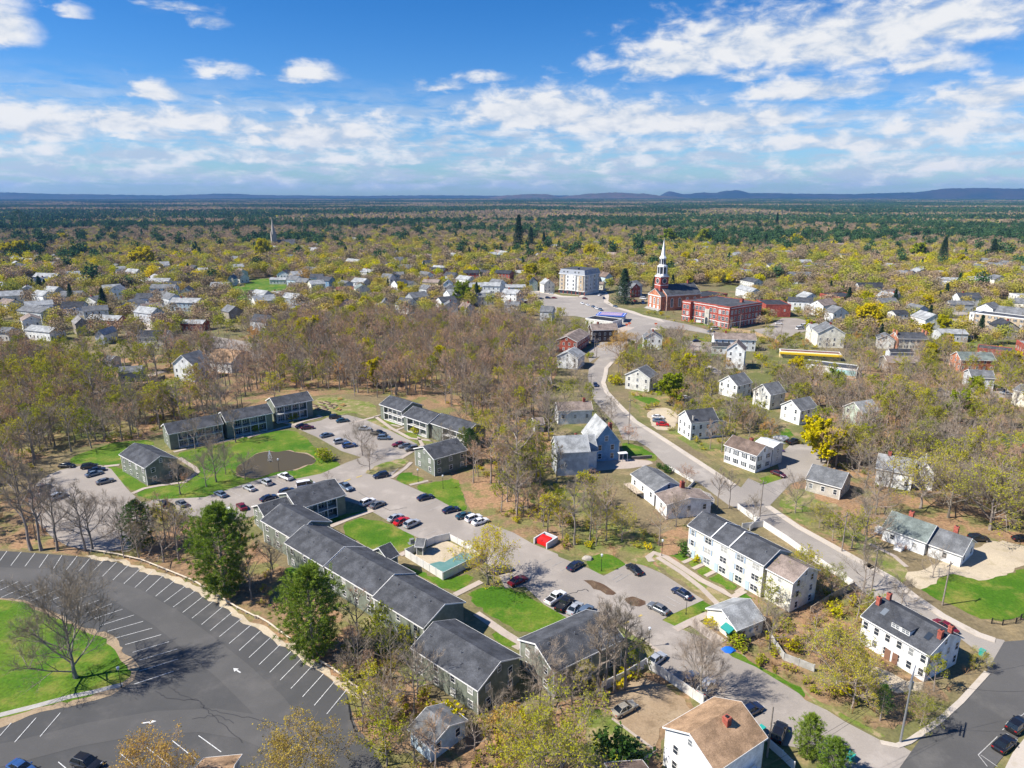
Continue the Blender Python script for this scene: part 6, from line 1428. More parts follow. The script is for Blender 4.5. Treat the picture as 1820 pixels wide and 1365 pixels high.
fence(V(U1,700,330,860,270,1000,200,1160,130),1.6,mat("dark_embankment",(.06,.055,.045),.95),"dark retaining wall running beside the left hand lane",nm='retaining_wall',cat='wall',thick=.6)
fence(V(U3,740,690,900,688),1.0,mat("dark_stone",(.14,.12,.11),.9,col2=(.22,.19,.17),scale=2),"dark stone garden wall in front of the blue house",nm='garden_wall',cat='wall',thick=.5,gap=8)
fence(V(U3,960,700,1100,690),1.0,MATS["dark_stone"],"short dark stone wall by the blue house lawn",nm='garden_wall',cat='wall',thick=.5,gap=8)
# swimming pool under its cover
sheet("pool_deck",V(V2,960,100,1120,30,1210,5,1395,100,1380,125,1172,228),M_sand,.06,0)
p=V(V2,1080,148,1150,130,1180,135,1290,72,1370,95,1310,130,1175,195)
W_=[at(q) for q in p];c=MB();c.poly([(q.x,q.y,.13) for q in W_]);o=c.obj("swimming_pool",mat("pool_cover",(.10,.215,.20),.6,col2=(.13,.245,.225),scale=.5));tag(o,"L shaped swimming pool under a grey green cover","swimming pool","",fixed=True)
t,M,L,W=house('e',V2(1000,38),V2(1055,42),2.4,3.4,1.3,'sage','grey','',"tiny sage green pool shed by the corner of the cream fence",cat='shed',nm='shed',fixed=True,windows=False,near=True)
p=at(V2(985,18));c=MB();c.box(-.5,.5,-.4,.4,0,1.1);c.box(-.9,.9,-.7,.7,0,.08);o=c.obj("heat_pump",mat("dull_grey",(.2,.21,.2),.6),None,rotz(p.x,p.y,R(30),.02));tag(o,"small grey machine box on a slab beside the pool shed","machine box","",fixed=True)
# dumpster in its enclosure
a=at(U3(270,1290));q=at(U3(365,1330));d=math.atan2(q.y-a.y,q.x-a.x);t=thing("dumpster_enclosure",rotz(a.x,a.y,d),"low grey concrete enclosure open to the lot","enclosure","",None,True)
Ld=(q-a).length;c=MB();c.box(0,.3,0,4.2,0,1.5);c.box(Ld-.3,Ld,0,4.2,0,1.5);c.box(.3,Ld-.3,3.9,4.2,0,1.5);c.obj("wall",mat("pale_concrete",(.55,.56,.58),.85),t)
t=thing("dumpster",rotz(a.x,a.y,d)@Matrix.Translation((Ld/2,1.6,0)),"bright red dumpster standing in its concrete enclosure","dumpster","",None,True)
mr_=mat("dumpster_red",(.62,.012,.01),.45);c=MB();k=min(1.5,Ld/2-.6);secs=[[(-k,y,.15),(-k,y,h_),(k,y,h_),(k,y,.15)] for y,h_ in ((-1.1,1.15),(1.1,1.7))];loft(c,secs);c.obj("bin",mr_,t)
c=MB();c.poly([(-k,-1.15,1.2),(k,-1.15,1.2),(k,.2,1.5),(-k,.2,1.5)]);c.box(-.05,.05,-1.2,1.0,1.25,1.35);c.obj("lid",mat("dumpster_lid",(.5,.02,.02),.5),t)
# pond fountain
p=at(Z1(1418,712));t=thing("fountain",Matrix.Translation((p.x,p.y,.06)),"thin white fountain spray rising from the pond","fountain","",None,True)
r=random.Random(2);c=MB()
for k in range(260):
    a=r.uniform(0,6.28);s=r.random();h=3.6*(1-s*s)*r.uniform(.7,1);x,y=math.cos(a)*s*.7,math.sin(a)*s*.7;i=len(c.v);c.v+=[(x-.03,y,h),(x+.03,y,h),(x,y,h+.35)];c.f.append((i,i+1,i+2));c.m.append(0)
c.obj("spray",mat("spray_water",(.85,.88,.9),.3),t);c=MB();c.tube((0,0,-.02),(0,0,.2),.35,.3,10,0,True);c.obj("nozzle",M_dark,t)
# garden beds and picnic tables
p0=V(U2,470,320,520,305,560,300,480,335,530,330,575,320,500,350,545,345,590,335,610,320)
for k,q in enumerate(p0):
    a=at(q);c=MB();c.box(-1.6,1.6,-.6,.6,0,.35);c.box(-1.5,1.5,-.5,.5,.35,.37,1);o=c.obj("garden_bed",[M_wood,M_mulch],None,rotz(a.x,a.y,R(-35)));tag(o,"pale wooden raised bed in the community garden","garden bed","beside the balcony rows","garden beds")
for k,(f,x,y) in enumerate(((U2,650,280),(U2,670,322),(U2,640,352))):
    a=at(f(x,y));t=thing("picnic_table",rotz(a.x,a.y,R(20+k*30)),"orange brown picnic table on the garden grass","picnic table",'',"picnic tables");mm=mat("table_wood",(.42,.2,.08),.8)
    c=MB();c.box(-.9,.9,-.38,.38,.72,.77);c.obj("table_top",mm,t)
    for s in (-1,1): c=MB();c.box(-.9,.9,s*.75-.13,s*.75+.13,.42,.46);c.obj("bench",mm,t)
    for s in (-1,1): c=MB();c.tube((s*.65,-.7,0),(s*.65,.15,.72),.05,.05,4);c.tube((s*.65,.7,0),(s*.65,-.15,.72),.05,.05,4);c.obj("leg",mm,t)
# lamp posts on the grounds
def lamp(f,x,y,where,h=3.6):
    p=at(f(x,y));t=thing("street_lamp",Matrix.Translation((p.x,p.y,0)),"slim black lamp post",'street lamp',where,None)
    c=MB();c.tube((0,0,0),(0,0,h),.06,.045,8);c.tube((0,0,0),(0,0,.4),.12,.09,8);c.obj("pole",M_black,t)
    c=MB();c.tube((0,0,h),(0,0,h+.12),.14,.2,8,0,True);c.tube((0,0,h+.12),(0,0,h+.5),.2,.24,8,0,True);c.tube((0,0,h+.5),(0,0,h+.65),.28,.05,8,0,True);c.obj("lantern",mat("lantern_glass",(.6,.62,.65),.3),t)
for q in ((V1,728,885,'on the tip of the lot island'),(V3,1143,445,'on the grass before the awning cottage'),(V3,636,185,'on the grass left of the townhouse lot'),(V3,920,640,'by the lower road near the green wing'),(Z1,1497,800,'between the pond and the parked cars'),(U2,1200,860,'on the bank below the small green block'),(U2,1375,905,'on the bank near the curb wall'),(V3,998,95,'at the bend of the townhouse path')): lamp(*q)
# boulder, tarp, bins
def lump(nm,f,x,y,sx,sy,sz,m,desc,cat):
    p=at(f(x,y));bm=bmesh.new();bmesh.ops.create_icosphere(bm,subdivisions=2,radius=1);r=random.Random(int(x))
    for v in bm.verts: k=r.uniform(.82,1.1);v.co=Vector((v.co.x*sx*k,v.co.y*sy*k,max(v.co.z,-.2)*sz*k))
    me=bpy.data.meshes.new(nm);bm.to_mesh(me);bm.free();me.materials.append(m);o=link(nm,me,None,Matrix.Translation((p.x,p.y,sz*.15)));tag(o,desc,cat,"",fixed=True)
lump("boulder",V3,552,115,1.2,.9,.8,mat("boulder_stone",(.42,.38,.32),.9,col2=(.3,.27,.23),scale=2),"pale round boulder on the grass beside the lot","boulder")
lump("tarp",V3,1400,660,1.4,.9,.5,mat("blue_tarp",(.01,.13,.6),.5),"bright blue tarp heap by the awning cottage","tarp")
lump("tarp",X4,1180,925,3.2,2.0,1.6,mat("silver_tarp",(.5,.52,.56),.45,col2=(.35,.37,.4),scale=1),"silver grey tarp draped over a heap beyond the white house","tarp")
for k,(f,x,y,dc) in enumerate(((V4,780,1318,'teal wheeled bin at the driveway by the small pines'),(V4,245,1155,"teal umbrella table on the tan roofed house's deck side"),(V4,1565,690,'teal sign panel on the corner past the brick chimneys'))):
    p=at(f(x,y));c=MB();c.box(-.45,.45,-.4,.4,0,1.05);c.box(-.5,.5,-.45,.45,1.05,1.15);o=c.obj(("wheeled_bin","planter_box","utility_box")[k],mat("teal_plastic",(.03,.33,.28),.5),None,rotz(p.x,p.y,.6));tag(o,dc if k==0 else ("teal box beside the tan roofed house and its deck" if k==1 else "teal box at the street corner right of the chimneys"),"bin","",fixed=True)
for k,(f,x,y) in enumerate(((T3,925,1030),(T3,945,1022),(T3,1130,1025))):
    p=at(f(x,y));c=MB();c.tube((0,0,0),(0,0,.5),.18,.1,8);c.tube((0,0,.5),(0,0,1.2),.14,.04,8,0,True);c.box(-.9,.9,-.03,.03,1.0,1.9);o=c.obj("work_sign",mat("orange_sign",(.8,.16,.05),.6),None,rotz(p.x,p.y,0));tag(o,"orange road work sign standing by the junction",'sign','below the filling station','road work signs')
# utility poles and wires
POLES=[]
def upole(f,x,y,h,where,arm=True,ang=.6,grey=False):
    p=at(f(x,y));t=thing("utility_pole",rotz(p.x,p.y,ang),"tall wooden utility pole" if not grey else "tall grey utility pole with a double crossarm","utility pole",where,None);mm=M_metal if grey else M_pole
    c=MB();c.tube((0,0,0),(0,0,h),.17,.11,8,0,True);c.obj("pole",mm,t)
    if arm:
        c=MB();c.box(-1.3,1.3,-.06,.06,h-.9,h-.75)
        for s in (-1.2,-.5,.5,1.2): c.tube((s,0,h-.75),(s,0,h-.5),.05,.04,6)
        c.obj("crossarm",mm,t)
    if grey: c=MB();c.box(-1.9,1.9,-.07,.07,h-.1,h+.08);c.obj("crossarm",mm,t);c=MB();c.tube((.4,0,h-3),(.4,0,h-1.8),.3,.3,10,0,True);c.obj("transformer",M_metal,t)
    POLES.append(Vector((p.x,p.y,h)));return t
upole(V4,1078,1212,12.5,'at the bottom right street corner',True,.9,True)
upole(V4,905,305,10.5,'behind the townhouse fence')
upole(U3,940,480,11,'beside the curving street by the blue house')
upole(U3,670,268,10,'above the white house behind the blue one')
upole(X6,570,430,10,'in front of the brown town house')
upole(X3,0,0,1,'') if False else None
upole(X6,1600,510,10,'by the sloping drive above the yards');upole(T3,1395,1000,10,'before the brick school');upole(T3,915,870,11,'before the dark town spruce');upole(X2,1180,1010,10,'at the school corner');upole(X2,1625,1100,11,'in the school parking lot');upole(V3,1628,1300,9,'behind the tan roofed house',False)
for q in ((U3,700,-60,10,'at the top of the curving street'),(T3,1500,1010,10,'before the brick school'),(T3,1200,985,10,'at the road junction'),(U4,110,1010,10,'along the through street sidewalk'),(U4,640,1240,10,'along the through street sidewalk'),(V4,1330,390,10,'along the through street sidewalk'),(X3,900,950,9,'in the right hand town'),(X3,1240,960,9,'in the right hand town'),(X3,1330,830,9,'in the right hand town'),(X5,1080,700,9,'in the left quarter'),(X5,780,700,9,'in the left quarter'),(X1,900,660,9,'by the five storey block'),(X1,480,640,9,'by the five storey block')): upole(*q)
def wire(a,b_,sag,r_=.02):
    c=MB();n=10;pr=None
    for k in range(n+1):
        t_=k/n;p=a.lerp(b_,t_)-Vector((0,0,4*sag*t_*(1-t_)))
        if pr is not None: c.tube(pr,p,r_,r_,3)
        pr=p
    return c
g0=POLES[0];k=0
far_=[at(V4(1900,900),9),at(V4(2000,700),10),at(V3(1560,1420),9),at(V3(1300,1500),8),POLES[1]]
for i,q in enumerate(far_):
    c=wire(g0-Vector((0,0,.3+.2*i)),q,1.2);o=c.obj("overhead_wire",M_black);tag(o,"thin black overhead wire from the grey corner pole","wire","","overhead wires")
for a,b_ in ((1,2),(2,3),(3,4),(13,2),(14,13)):
    for s in (-1,1):
        c=wire(POLES[a]+Vector((s*.9,0,-.6)),POLES[b_]+Vector((s*.9,0,-.6)),1.5,.018);o=c.obj("overhead_wire",M_black);tag(o,"thin black overhead wire strung along the through street","wire","","street wires")
# ---------------------------------------------------------------- trees in their places
proto("hero_open",grow(101,15,7.6,.10,15,7,6,6,.024,False,0,.1,1.1,4,.85),M_barkp,[L_twigg])
proto("hero_bare",grow(102,15,6.5,.22,11,6,5,5,.028,False,0,.1,1.0,3),M_bark,[L_twigg])
proto("hero_wood",grow(103,17,5.0,.4,10,5,5,4,.028,True,0,.1,1.0,3),M_bark,[L_twigg])
proto("hero_bud",grow(104,12,5.6,.22,11,6,5,4,.028,False,5200,.11,1.0,3),M_bark,[L_twigg,L_olive])
proto("hero_amber",grow(105,10,6.0,.25,11,6,5,4,.028,False,5600,.11,1.0,3),M_bark,[L_twig,L_orange])
proto("hero_gold",grow(106,12,6.6,.22,12,6,5,4,.028,False,5200,.13,1.2,3),M_bark,[L_twig,L_gold])
proto("hero_pine",conifer(110,17,6.2,.05,20,9,9,19,.62,.12,'pine'),M_bark,[L_pineb])
proto("hero_pine_dark",conifer(111,15,4.8,.12,16,8,6,15,.55,.10,'pine'),M_bark,[L_pine])
proto("small_pine",conifer(112,8,3.0,.03,14,8,6,15,.42,.09,'pine'),M_bark,[L_pineb])
# grow() takes (…,ntw,tww,…): keep thin twigs for trees close to the camera
def topz(base,ty):
    p=at(base);z=5.0
    for _ in range(40):
        y=proj((p.x,p.y,z))[1];z+=(y-ty)*.06
    return max(z,1.5)
NOM=dict(hero_open=17.5,hero_bare=17.5,hero_wood=19,hero_bud=14.5,hero_amber=12.5,hero_gold=14.5,hero_pine=17.5,hero_pine_dark=15.5,small_pine=8.3,pine0=18.5,pine1=19.5,spruce0=17,spruce1=17,gold0=15,gold1=15,lime0=15,orange0=11.5,red0=11.5,bud0=14,bud1=15,bud2=16,bud3=17,open0=15,open1=16,open2=17,bare0=17,bare1=18.5,bare2=20,bare3=17,bare4=18.5)
KIND={'bar':('bare_tree','bare tree'),'ope':('bare_tree','bare tree'),'bud':('budding_tree','budding tree'),'ora':('budding_tree','budding tree'),'red':('budding_tree','budding tree'),'gol':('golden_tree','yellow tree'),'lim':('golden_tree','yellow tree'),'pin':('pine_tree','pine tree'),'spr':('spruce_tree','spruce tree'),'sma':('pine_tree','pine tree')}
def kindof(key): 
    if key.startswith('hero_'): return {'open':KIND['bar'],'bare':KIND['bar'],'wood':KIND['bar'],'bud':KIND['bud'],'amber':KIND['bud'],'gold':KIND['gol'],'pine':KIND['pin'],'pine_dark':KIND['pin']}[key[5:]]
    return KIND[key[:3]]
NIND={};TP=[]
def hero(key,f,x,y,ty,desc,wd=1.0,rot=None,where=''):
    b_=f(x,y);p=at(b_);tp=f(x,ty)[1];h=topz(b_,tp);s=h/NOM[key]
    nm,cat=kindof(key);NIND[nm]=NIND.get(nm,0)+1;TP.append((p.x,p.y))
    mw_s=s*wd
    t=treeobj(key,desc,cat,nm,p.x,p.y,mw_s,rot if rot is not None else x*.7,where,fixed=not where,sz=1/wd);return t
for q in (
('hero_open',V1,455,825,165,"big spreading bare tree casting shade on the lawn island",1.0),
('hero_open',V3,1228,935,520,"bare spreading tree with a thick trunk between cars and road",.95),
('hero_pine',V1,1352,320,-200,"bright green pine at the edge of the striped lot",1.0),
('hero_pine',V2,400,690,170,"dense green pine beside the curving guard rail",1.0),
('hero_pine_dark',U1,1000,1345,985,"dark open pine left of the bright green pine",1.15),
('small_pine',V4,520,1290,1050,"bushy pine in the garden of the tan roofed house",1.0),('small_pine',V4,665,1420,1195,"bushy pine at the driveway mouth, bottom edge",1.1),
('pine0',V4,958,1080,870,"dark pine in the brush behind the grey corner pole",1.1),('hero_pine_dark',U2,1565,720,480,"dark conifer poking over the small sage green block",.9),
('hero_bare',V3,265,1010,600,"gnarled bare tree below the green wing",1.1),
('hero_wood',V3,610,935,330,"slim bare trunk nearest the green wing wall",.8),('hero_wood',V3,657,930,350,"slim bare tree second from the green wing wall",.8),('hero_wood',V3,715,905,300,"slim bare tree leaning at the white fence",.8),('hero_wood',V3,778,890,330,"slim bare tree at the corner of the white fence",.9),
('hero_gold',V2,1440,265,-60,"airy golden tree beside the swimming pool fence",1.15),
('hero_amber',PP,530,1430,1297,"amber budding tree at the bottom edge by the striped lot",1.1),('hero_amber',PP,285,1450,1318,"amber budding tree at the bottom edge of the striped lot",1.0),
('hero_bud',PP,1000,1400,1235,"olive budding tree beside the bottom lawn",1.2),('hero_bud',PP,940,1395,1262,"olive budding tree left of the bottom lawn",1.1),('hero_bare',V2,1000,1340,1040,"pale bare tree by the shed below the green row",1.0),
('hero_bare',U2,858,780,540,"vase shaped bare tree on the grass island of the lot",.95),('hero_bare',U2,806,672,395,"bare tree at the tip of the upper lot",1.0),('open0',U2,565,850,770,"little bare tree behind the middle green block",1.0),
('hero_bare',V4,292,652,320,"dark branched tree behind the awning cottage",.9),('hero_bud',V4,790,1005,640,"tall budding tree before the white corner house",1.0),('hero_bud',V4,690,900,480,"yellow green tree against the front of the corner house",1.1),
('hero_bare',V4,862,290,-30,"bare street tree beside the dark pole",.8),('hero_bare',V4,1085,400,190,"small bare tree behind the corner house roof",1.0),('hero_bare',V4,1270,225,30,"bare tree at the sandy driveway",1.0),('hero_bud',V4,1540,770,650,"small leafing tree right of the corner house",1.2),
('hero_bare',V4,1200,1000,820,"low dark bare tree on the street corner bank",1.2),('hero_bud',V4,1200,1110,930,"olive brush tree behind the grey corner pole",1.3),
('hero_bare',U3,375,565,150,"tall bare tree behind the blue house barn",1.1),('hero_wood',U3,155,1110,640,"leaning bare tree low on the wood slope",1.0),('hero_wood',U3,165,900,330,"tall bare tree left of the barn",1.2),('hero_wood',U3,430,860,560,"slim bare tree before the barn",1.0),('hero_wood',U3,560,1300,800,"bare tree above the red dumpster",.9),('hero_wood',U3,665,1265,900,"thin bare tree right of the dumpster",.9),('hero_bud',U3,890,1275,1010,"olive budding tree on the slope above the lot",1.1),('hero_bare',U3,1270,1170,900,"bare tree below the two part white house",1.0),
('hero_wood',U3,1560,1050,740,"bare trunk at the street edge above the townhouses",.8),('hero_wood',U3,1645,1040,760,"bare trunk nearest the townhouse fence",.8),('hero_bare',Z4,795,250,-40,"forked bare tree at the white townhouse fence",.8),('hero_bare',U3,815,395,230,"bare tree between the street and the blue house",.9),
('hero_bud',Z4,1160,900,520,"amber green tree at the end of the townhouses",1.2),('hero_gold',Z4,1250,720,500,"golden tree above the townhouse end roof",1.1),('hero_bud',Z4,1500,900,600,"pale budding tree along the townhouse fence",1.0),
('hero_bare',U4,340,990,690,"bare tree on the grass at the side street corner",.8),('hero_bud',U4,495,1085,905,"small budding tree on the brown verge",.9),('hero_bare',U4,790,1230,780,"tall bare tree left of the grey cape house",1.0),('hero_bare',U4,860,1000,640,"bare tree above the grey cape house",1.0),('hero_bare',U4,1330,1020,600,"wide bare tree behind the grey cape house",1.2),
('hero_bud',U4,1150,960,560,"wide budding tree between the stone cottage and white house",1.2),('hero_bud',U4,1600,1100,620,"olive yellow tree left of the far right wood",1.2),
('gold0',U4,505,668,355,"vivid yellow tree beside the gravel side street",1.15),('lime0',U3,1228,312,62,"lime yellow tree behind the gravel parking",1.1),
('hero_bare',Z1,742,592,250,"bare tree by the path below the top balcony row",.9),('hero_bare',Z1,935,895,380,"tall bare tree on the grass left of the pond",.8),('hero_bare',Z1,1018,825,520,"bare tree leaning at the pond's left bank",.8),('hero_bare',Z1,845,935,560,"thin bare tree between the pond lawn paths",.8),('hero_bare',Z1,612,1005,620,"forked bare tree beside the dark gable end",1.0),('hero_bare',Z1,1190,870,600,"bare tree on the near pond bank",1.0),('hero_wood',Z1,1108,540,170,"slim bare tree before the middle of the top row",.8),('hero_wood',Z1,968,520,60,"tall bare tree before the stepped gable of the top row",.9),
('hero_bare',U1,655,1342,860,"bare tree with a bent trunk at the striped lot's edge",1.0),('hero_wood',U1,600,1342,830,"tall bare tree at the edge left of the bent trunk",.9),('hero_wood',U1,405,1342,780,"bare tree standing in line along the lot's far edge",.9),('hero_wood',U1,290,1340,700,"bare tree third in line along the lot's far edge",.9),('hero_wood',U1,220,1338,640,"bare tree fourth in line along the lot's far edge",.9),('hero_bare',U1,870,1300,900,"bare tree beside the dark open pine",.7),
('red0',U3,935,590,440,"reddish budding tree before the blue house lawn",1.2),('red0',U3,1340,880,720,"pinkish budding tree by the picket fence",1.1),
('hero_amber',X6,812,455,150,"orange yellow tree beside the curving street",1.1),
('gold1',T2,455,1150,935,"bright yellow willow standing above the bare wood",1.15),('gold0',T1,1015,645,450,"large yellow green dome tree on the left hillside",1.25),('gold1',T1,150,570,405,"yellow tree second from left above the left quarter",1.0),('gold0',T1,55,575,425,"yellow tree at the left edge above the left quarter",1.0),('lime0',T1,265,560,420,"lime tree right of the yellow pair on the left",.8),('gold1',T1,450,470,355,"yellow tree beyond the park lane on the left",1.0),
('gold1',T2,110,580,385,"narrow yellow tree beside the stone spire",.85),('gold0',T2,465,490,425,"small yellow tree right of the stone spire",1.2),('gold1',T2,1490,635,518,"round yellow tree above the brick rowhouse",1.1),('lime0',T2,1510,880,690,"lime green tree beside the white mansard house",1.0),('orange0',T2,415,740,600,"orange tree beside the white hillside house",1.1),
('gold0',T3,440,610,495,"round yellow tree directly left of the five storey block",1.1),('gold1',T3,345,660,530,"yellow tree second left of the five storey block",1.0),('gold0',T3,240,720,570,"lime tree third left of the five storey block",1.1),('gold0',T3,660,580,440,"golden tree just behind the five storey block",1.0),('gold1',T3,275,530,455,"yellow tree below the dark spruce trio",1.0),('gold0',T3,690,395,325,"small golden tree in the far woods",1.0),
('lime0',T3,1215,470,318,"lime round tree behind the white steeple",1.1),('lime0',T3,1462,470,318,"lime round tree right of the white steeple",1.0),('gold1',T3,1335,620,490,"yellow orange tree behind the church roof",1.0),('gold0',T3,1610,310,258,"small yellow tree in the distance, top right of the steeple",1.0),
('gold0',T4,345,450,332,"yellow tree beside a dark pine beyond the school",1.0),('gold1',T4,812,985,775,"big yellow tree behind the cream gabled house",1.15),('gold0',T4,800,830,712,"olive yellow tree behind the big yellow one",1.1),('gold1',T4,1400,570,465,"yellow green tree between two dark spruces",1.0),('lime0',T4,1130,530,385,"lime tree on the right hand slope",1.2),('gold0',T4,650,845,790,"small golden tree above the small white gable",1.1),('gold1',T4,1790,710,625,"golden tree at the right edge",1.1),('lime0',T4,1255,1310,1175,"lime tree before the brick shop roof",1.1),
('spruce0',T3,905,868,630,"very large dark spruce beside the brick church",1.35),('spruce1',T3,165,530,245,"tallest of the dark spruces above the town",.8),('spruce0',T3,250,510,330,"middle spruce of the dark trio above the town",1.0),('spruce1',T3,342,490,362,"smallest spruce of the dark trio above the town",.9),('pine1',T3,1097,465,345,"round dark conifer left of the white steeple",1.3),
('spruce0',X5,320,470,310,"dark cone spruce among the left quarter houses",1.2),('spruce1',X5,808,590,405,"dark spruce between two white left quarter houses",1.2),('lime0',X5,795,610,480,"round lime tree in the left quarter",1.0),
('spruce0',T4,1285,565,370,"dark pointed spruce on the right slope",1.0),('spruce1',T4,1605,550,385,"broad dark spruce near the right edge",1.2),('pine0',T4,440,430,315,"dark pine beside the yellow tree beyond the school",1.3),('spruce0',T4,145,450,350,"dark spruce beyond the brick church roof",1.0),('spruce1',T4,215,330,200,"tall thin spruce on the far town edge",.7),
('pine0',T2,520,400,258,"tall dark pine right of the stone spire",1.0),('spruce0',T2,435,445,355,"dark spruce close right of the stone spire",1.0),('pine1',T2,640,365,248,"wide dark pine beyond the spire",1.2),('pine0',T2,720,370,258,"dark pine beside the wide one beyond the spire",1.1),('spruce1',T2,1495,395,285,"dark spruce on the far ridge above the brick rowhouse",1.0),('spruce0',T2,1112,430,340,"small dark spruce mid town",1.0),('spruce0',T2,1560,590,470,"dark narrow tree behind the round yellow one",.8),
('pine1',T1,150,345,190,"dark leaning pine clump at the far left",1.4),('pine0',T1,205,350,230,"dark pine beside the clump at the far left",1.0),('pine0',T1,890,390,315,"small dark pine above the yellow dome tree",1.2),
):
    hero(*q)
# yard shrubs one can tell apart
SHR=[shrub(1,1.6,1.1,9,22,.035,260,.12),shrub(2,2.0,1.4,12,26,.035,500,.14),shrub(3,1.4,1.2,9,22,.035,0,.1)]
S_lime=[SHR[1].mesh("lime_shrub",[L_brush,L_lime])];S_br=[SHR[2].mesh("brown_shrub",[L_brush])];S_gold=[SHR[1].mesh("gold_shrub",[L_brush,L_gold])];S_dk=[SHR[1].mesh("dark_shrub",[L_spruce,L_pine])]
for (f,x,y,s,ms,desc) in ((U2,540,705,2.4,S_lime,"dense lime shrub at the right end of the pond"),(U2,325,420,1.5,S_lime,"green shrub before the top balcony row"),(U2,62,500,1.4,S_lime,"rounded shrub before the middle of the top balcony row"),(Z1,1290,440,1.4,S_lime,"green shrub beside the balcony row path"),(U2,1180,515,1.6,S_lime,"yellow green shrub by the pale posts"),(Z1,640,880,2.2,S_br,"brown brush pile against the dark gable end"),(Z1,560,585,1.3,S_br,"brown shrub at the corner of the top row"),(Z4,205,530,1.7,S_dk,"dark evergreen shrub at the townhouse corner"),(Z4,305,600,1.0,S_gold,"golden shrub before the townhouses"),(V3,1290,520,1.2,S_gold,"yellow shrub by the awning cottage"),(V3,1450,640,1.7,S_lime,"dark green shrub beside the blue tarp"),(V3,735,1330,3.0,S_dk,"big dark green shrub on the bottom lawn"),(V2,1190,1110,2.3,S_gold,"orange gold shrub beside the grey shed"),(X6,760,700,2.6,S_gold,"orange shrub patch inside the street curve"),(X6,500,430,1.7,S_lime,"dark green bush beside the white street house"),(V4,90,620,1.5,S_dk,"dark shrub behind the awning cottage"),(U3,1205,790,1.4,S_dk,"small dark fir like shrub by the picket fence"),(U3,1155,760,1.0,S_dk,"tiny dark shrub above the two part white house"),(U4,930,1170,1.2,S_br,"brown shrub at the cape house wall"),(U4,1040,1230,1.5,S_br,"rusty shrub before the cape house porch"),(U4,1120,460,2.0,S_lime,"green bush in the clearing on the right"),(U2,1640,270,2.0,S_gold,"yellow shrub at the wood's edge behind the pale post row")):
    p=at(f(x,y));o=link("shrub",ms[0],None,rotz(p.x,p.y,x)@Matrix.Diagonal((s,s,s*.8,1)));tag(o,desc,"shrub","",fixed=True)
# ---- the rest: sown by zone
TR=[]
GRIDX={}
for e in EXCL:
    for i in range(int(e[0]//40),int(e[1]//40)+1):
        for j in range(int(e[2]//40),int(e[3]//40)+1): GRIDX.setdefault((i,j),[]).append(e)
def blocked(x,y):
    for e in GRIDX.get((int(x//40),int(y//40)),()):
        if e[0]<=x<=e[1] and e[2]<=y<=e[3] and inpoly(x,y,e[4]): return True
    return False
HG={}
for h in HOUSE_FP: HG.setdefault((int(h[0]//50),int(h[1]//50)),[]).append(h)
def hides(x,y):
    d=math.hypot(x,y)
    for i in range(-1,2):
        for j in range(-1,2):
            for hx,hy in HG.get((int(x//50)+i,int(y//50)+j),()):
                hd=math.hypot(hx,hy)
                if -4<hd-d<28 and abs(x/d-hx/hd)*d<7.5: return True
    return False
rs=random.Random(21)
def pick(mix):
    t=rs.random()*sum(w_ for _,w_ in mix)
    for k,w_ in mix:
        t-=w_
        if t<=0: return k
    return mix[-1][0]
K_b=['bare%d'%i for i in range(5)];K_o=['open%d'%i for i in range(3)];K_u=['bud%d'%i for i in range(4)]
def keyfor(k): return rs.choice({'bare':K_b,'open':K_o,'bud':K_u,'gold':['gold0','gold1'],'pine':['pine0','pine1'],'spruce':['spruce0','spruce1']}.get(k,[k+'0']))
def sow(poly,area,mix,where,smin=.75,smax=1.15,avoid=True,desc=None,gap=2.6,mask=None):
    W_=[at(q)[:2] for q in poly];x0,x1=min(p[0] for p in W_),max(p[0] for p in W_);y0,y1=min(p[1] for p in W_),max(p[1] for p in W_)
    n=int((x1-x0)*(y1-y0)/area)
    for _ in range(n):
        x,y=rs.uniform(x0,x1),rs.uniform(y0,y1)
        if not inpoly(x,y,W_) or blocked(x,y): continue
        if mask and not mask(x,y): continue
        if avoid and hides(x,y) and rs.random()<.82: continue
        if any((x-a)**2+(y-b_)**2<gap*gap for a,b_ in TP[-60:]): continue
        k=pick(mix);TR.append((x,y,keyfor(k),rs.uniform(smin,smax),rs.uniform(0,6.28),where));TP.append((x,y))
WOODP=V(PP,330,735,240,765,120,700,0,700,0,640,200,640,330,605,480,585,700,572,930,580,990,620,975,690,940,740,900,760,870,752,760,712,650,700,560,690,430,705)
sow(V(PP,330,735,420,708,560,690,650,700,760,712,870,752,900,760,950,735,980,690,985,620,930,585,800,575,700,575,480,590,330,620),31,(('bare',9),('bud',2.2),('open',2.5),('orange',.2),('gold',.12),('lime',.08)),'in the wood behind the balcony rows',.7,1.05)
sow(V(PP,-160,640,200,645,330,625,330,735,250,765,150,740,60,700,-160,720),40,(('bare',3),('bud',6),('open',2),('orange',.3)),'in the wood left of the balcony rows',.75,1.1)
sow(V(PP,60,700,330,735,440,712,560,700,500,712,330,760,270,770,210,790,150,815,80,820),26,(('bare',5),('open',3),('bud',2.5)),'just behind the top balcony row',.65,.95)
sow(V(PP,570,700,660,690,680,705,620,715,560,712),40,(('bare',4),('bud',2)),'above the garden beds',.6,.8)
sow(V(PP,-200,700,60,690,150,760,80,800,60,860,-20,975,-250,975),34,(('open',3),('bare',4),('bud',4)),'in the wood on the left edge',.7,1.0)
sow(V(PP,20,890,60,960,160,978,300,1010,360,980,300,940,250,960,100,965),16,(('bare',4),('open',2),('bud',.4)),'between the old lot and the striped lot',.6,.85)
sow(V(PP,420,960,500,1000,500,1110,430,1080,400,1020),34,(('bare',4),('open',2)),'between the two green pines',.45,.7)
sow(V(PP,880,760,980,740,980,860,1060,890,1180,960,1150,1000,1000,975,860,905,830,850,870,780),34,(('bare',5),('bud',3),('open',2)),'on the slope above the parking lot',.5,.85)
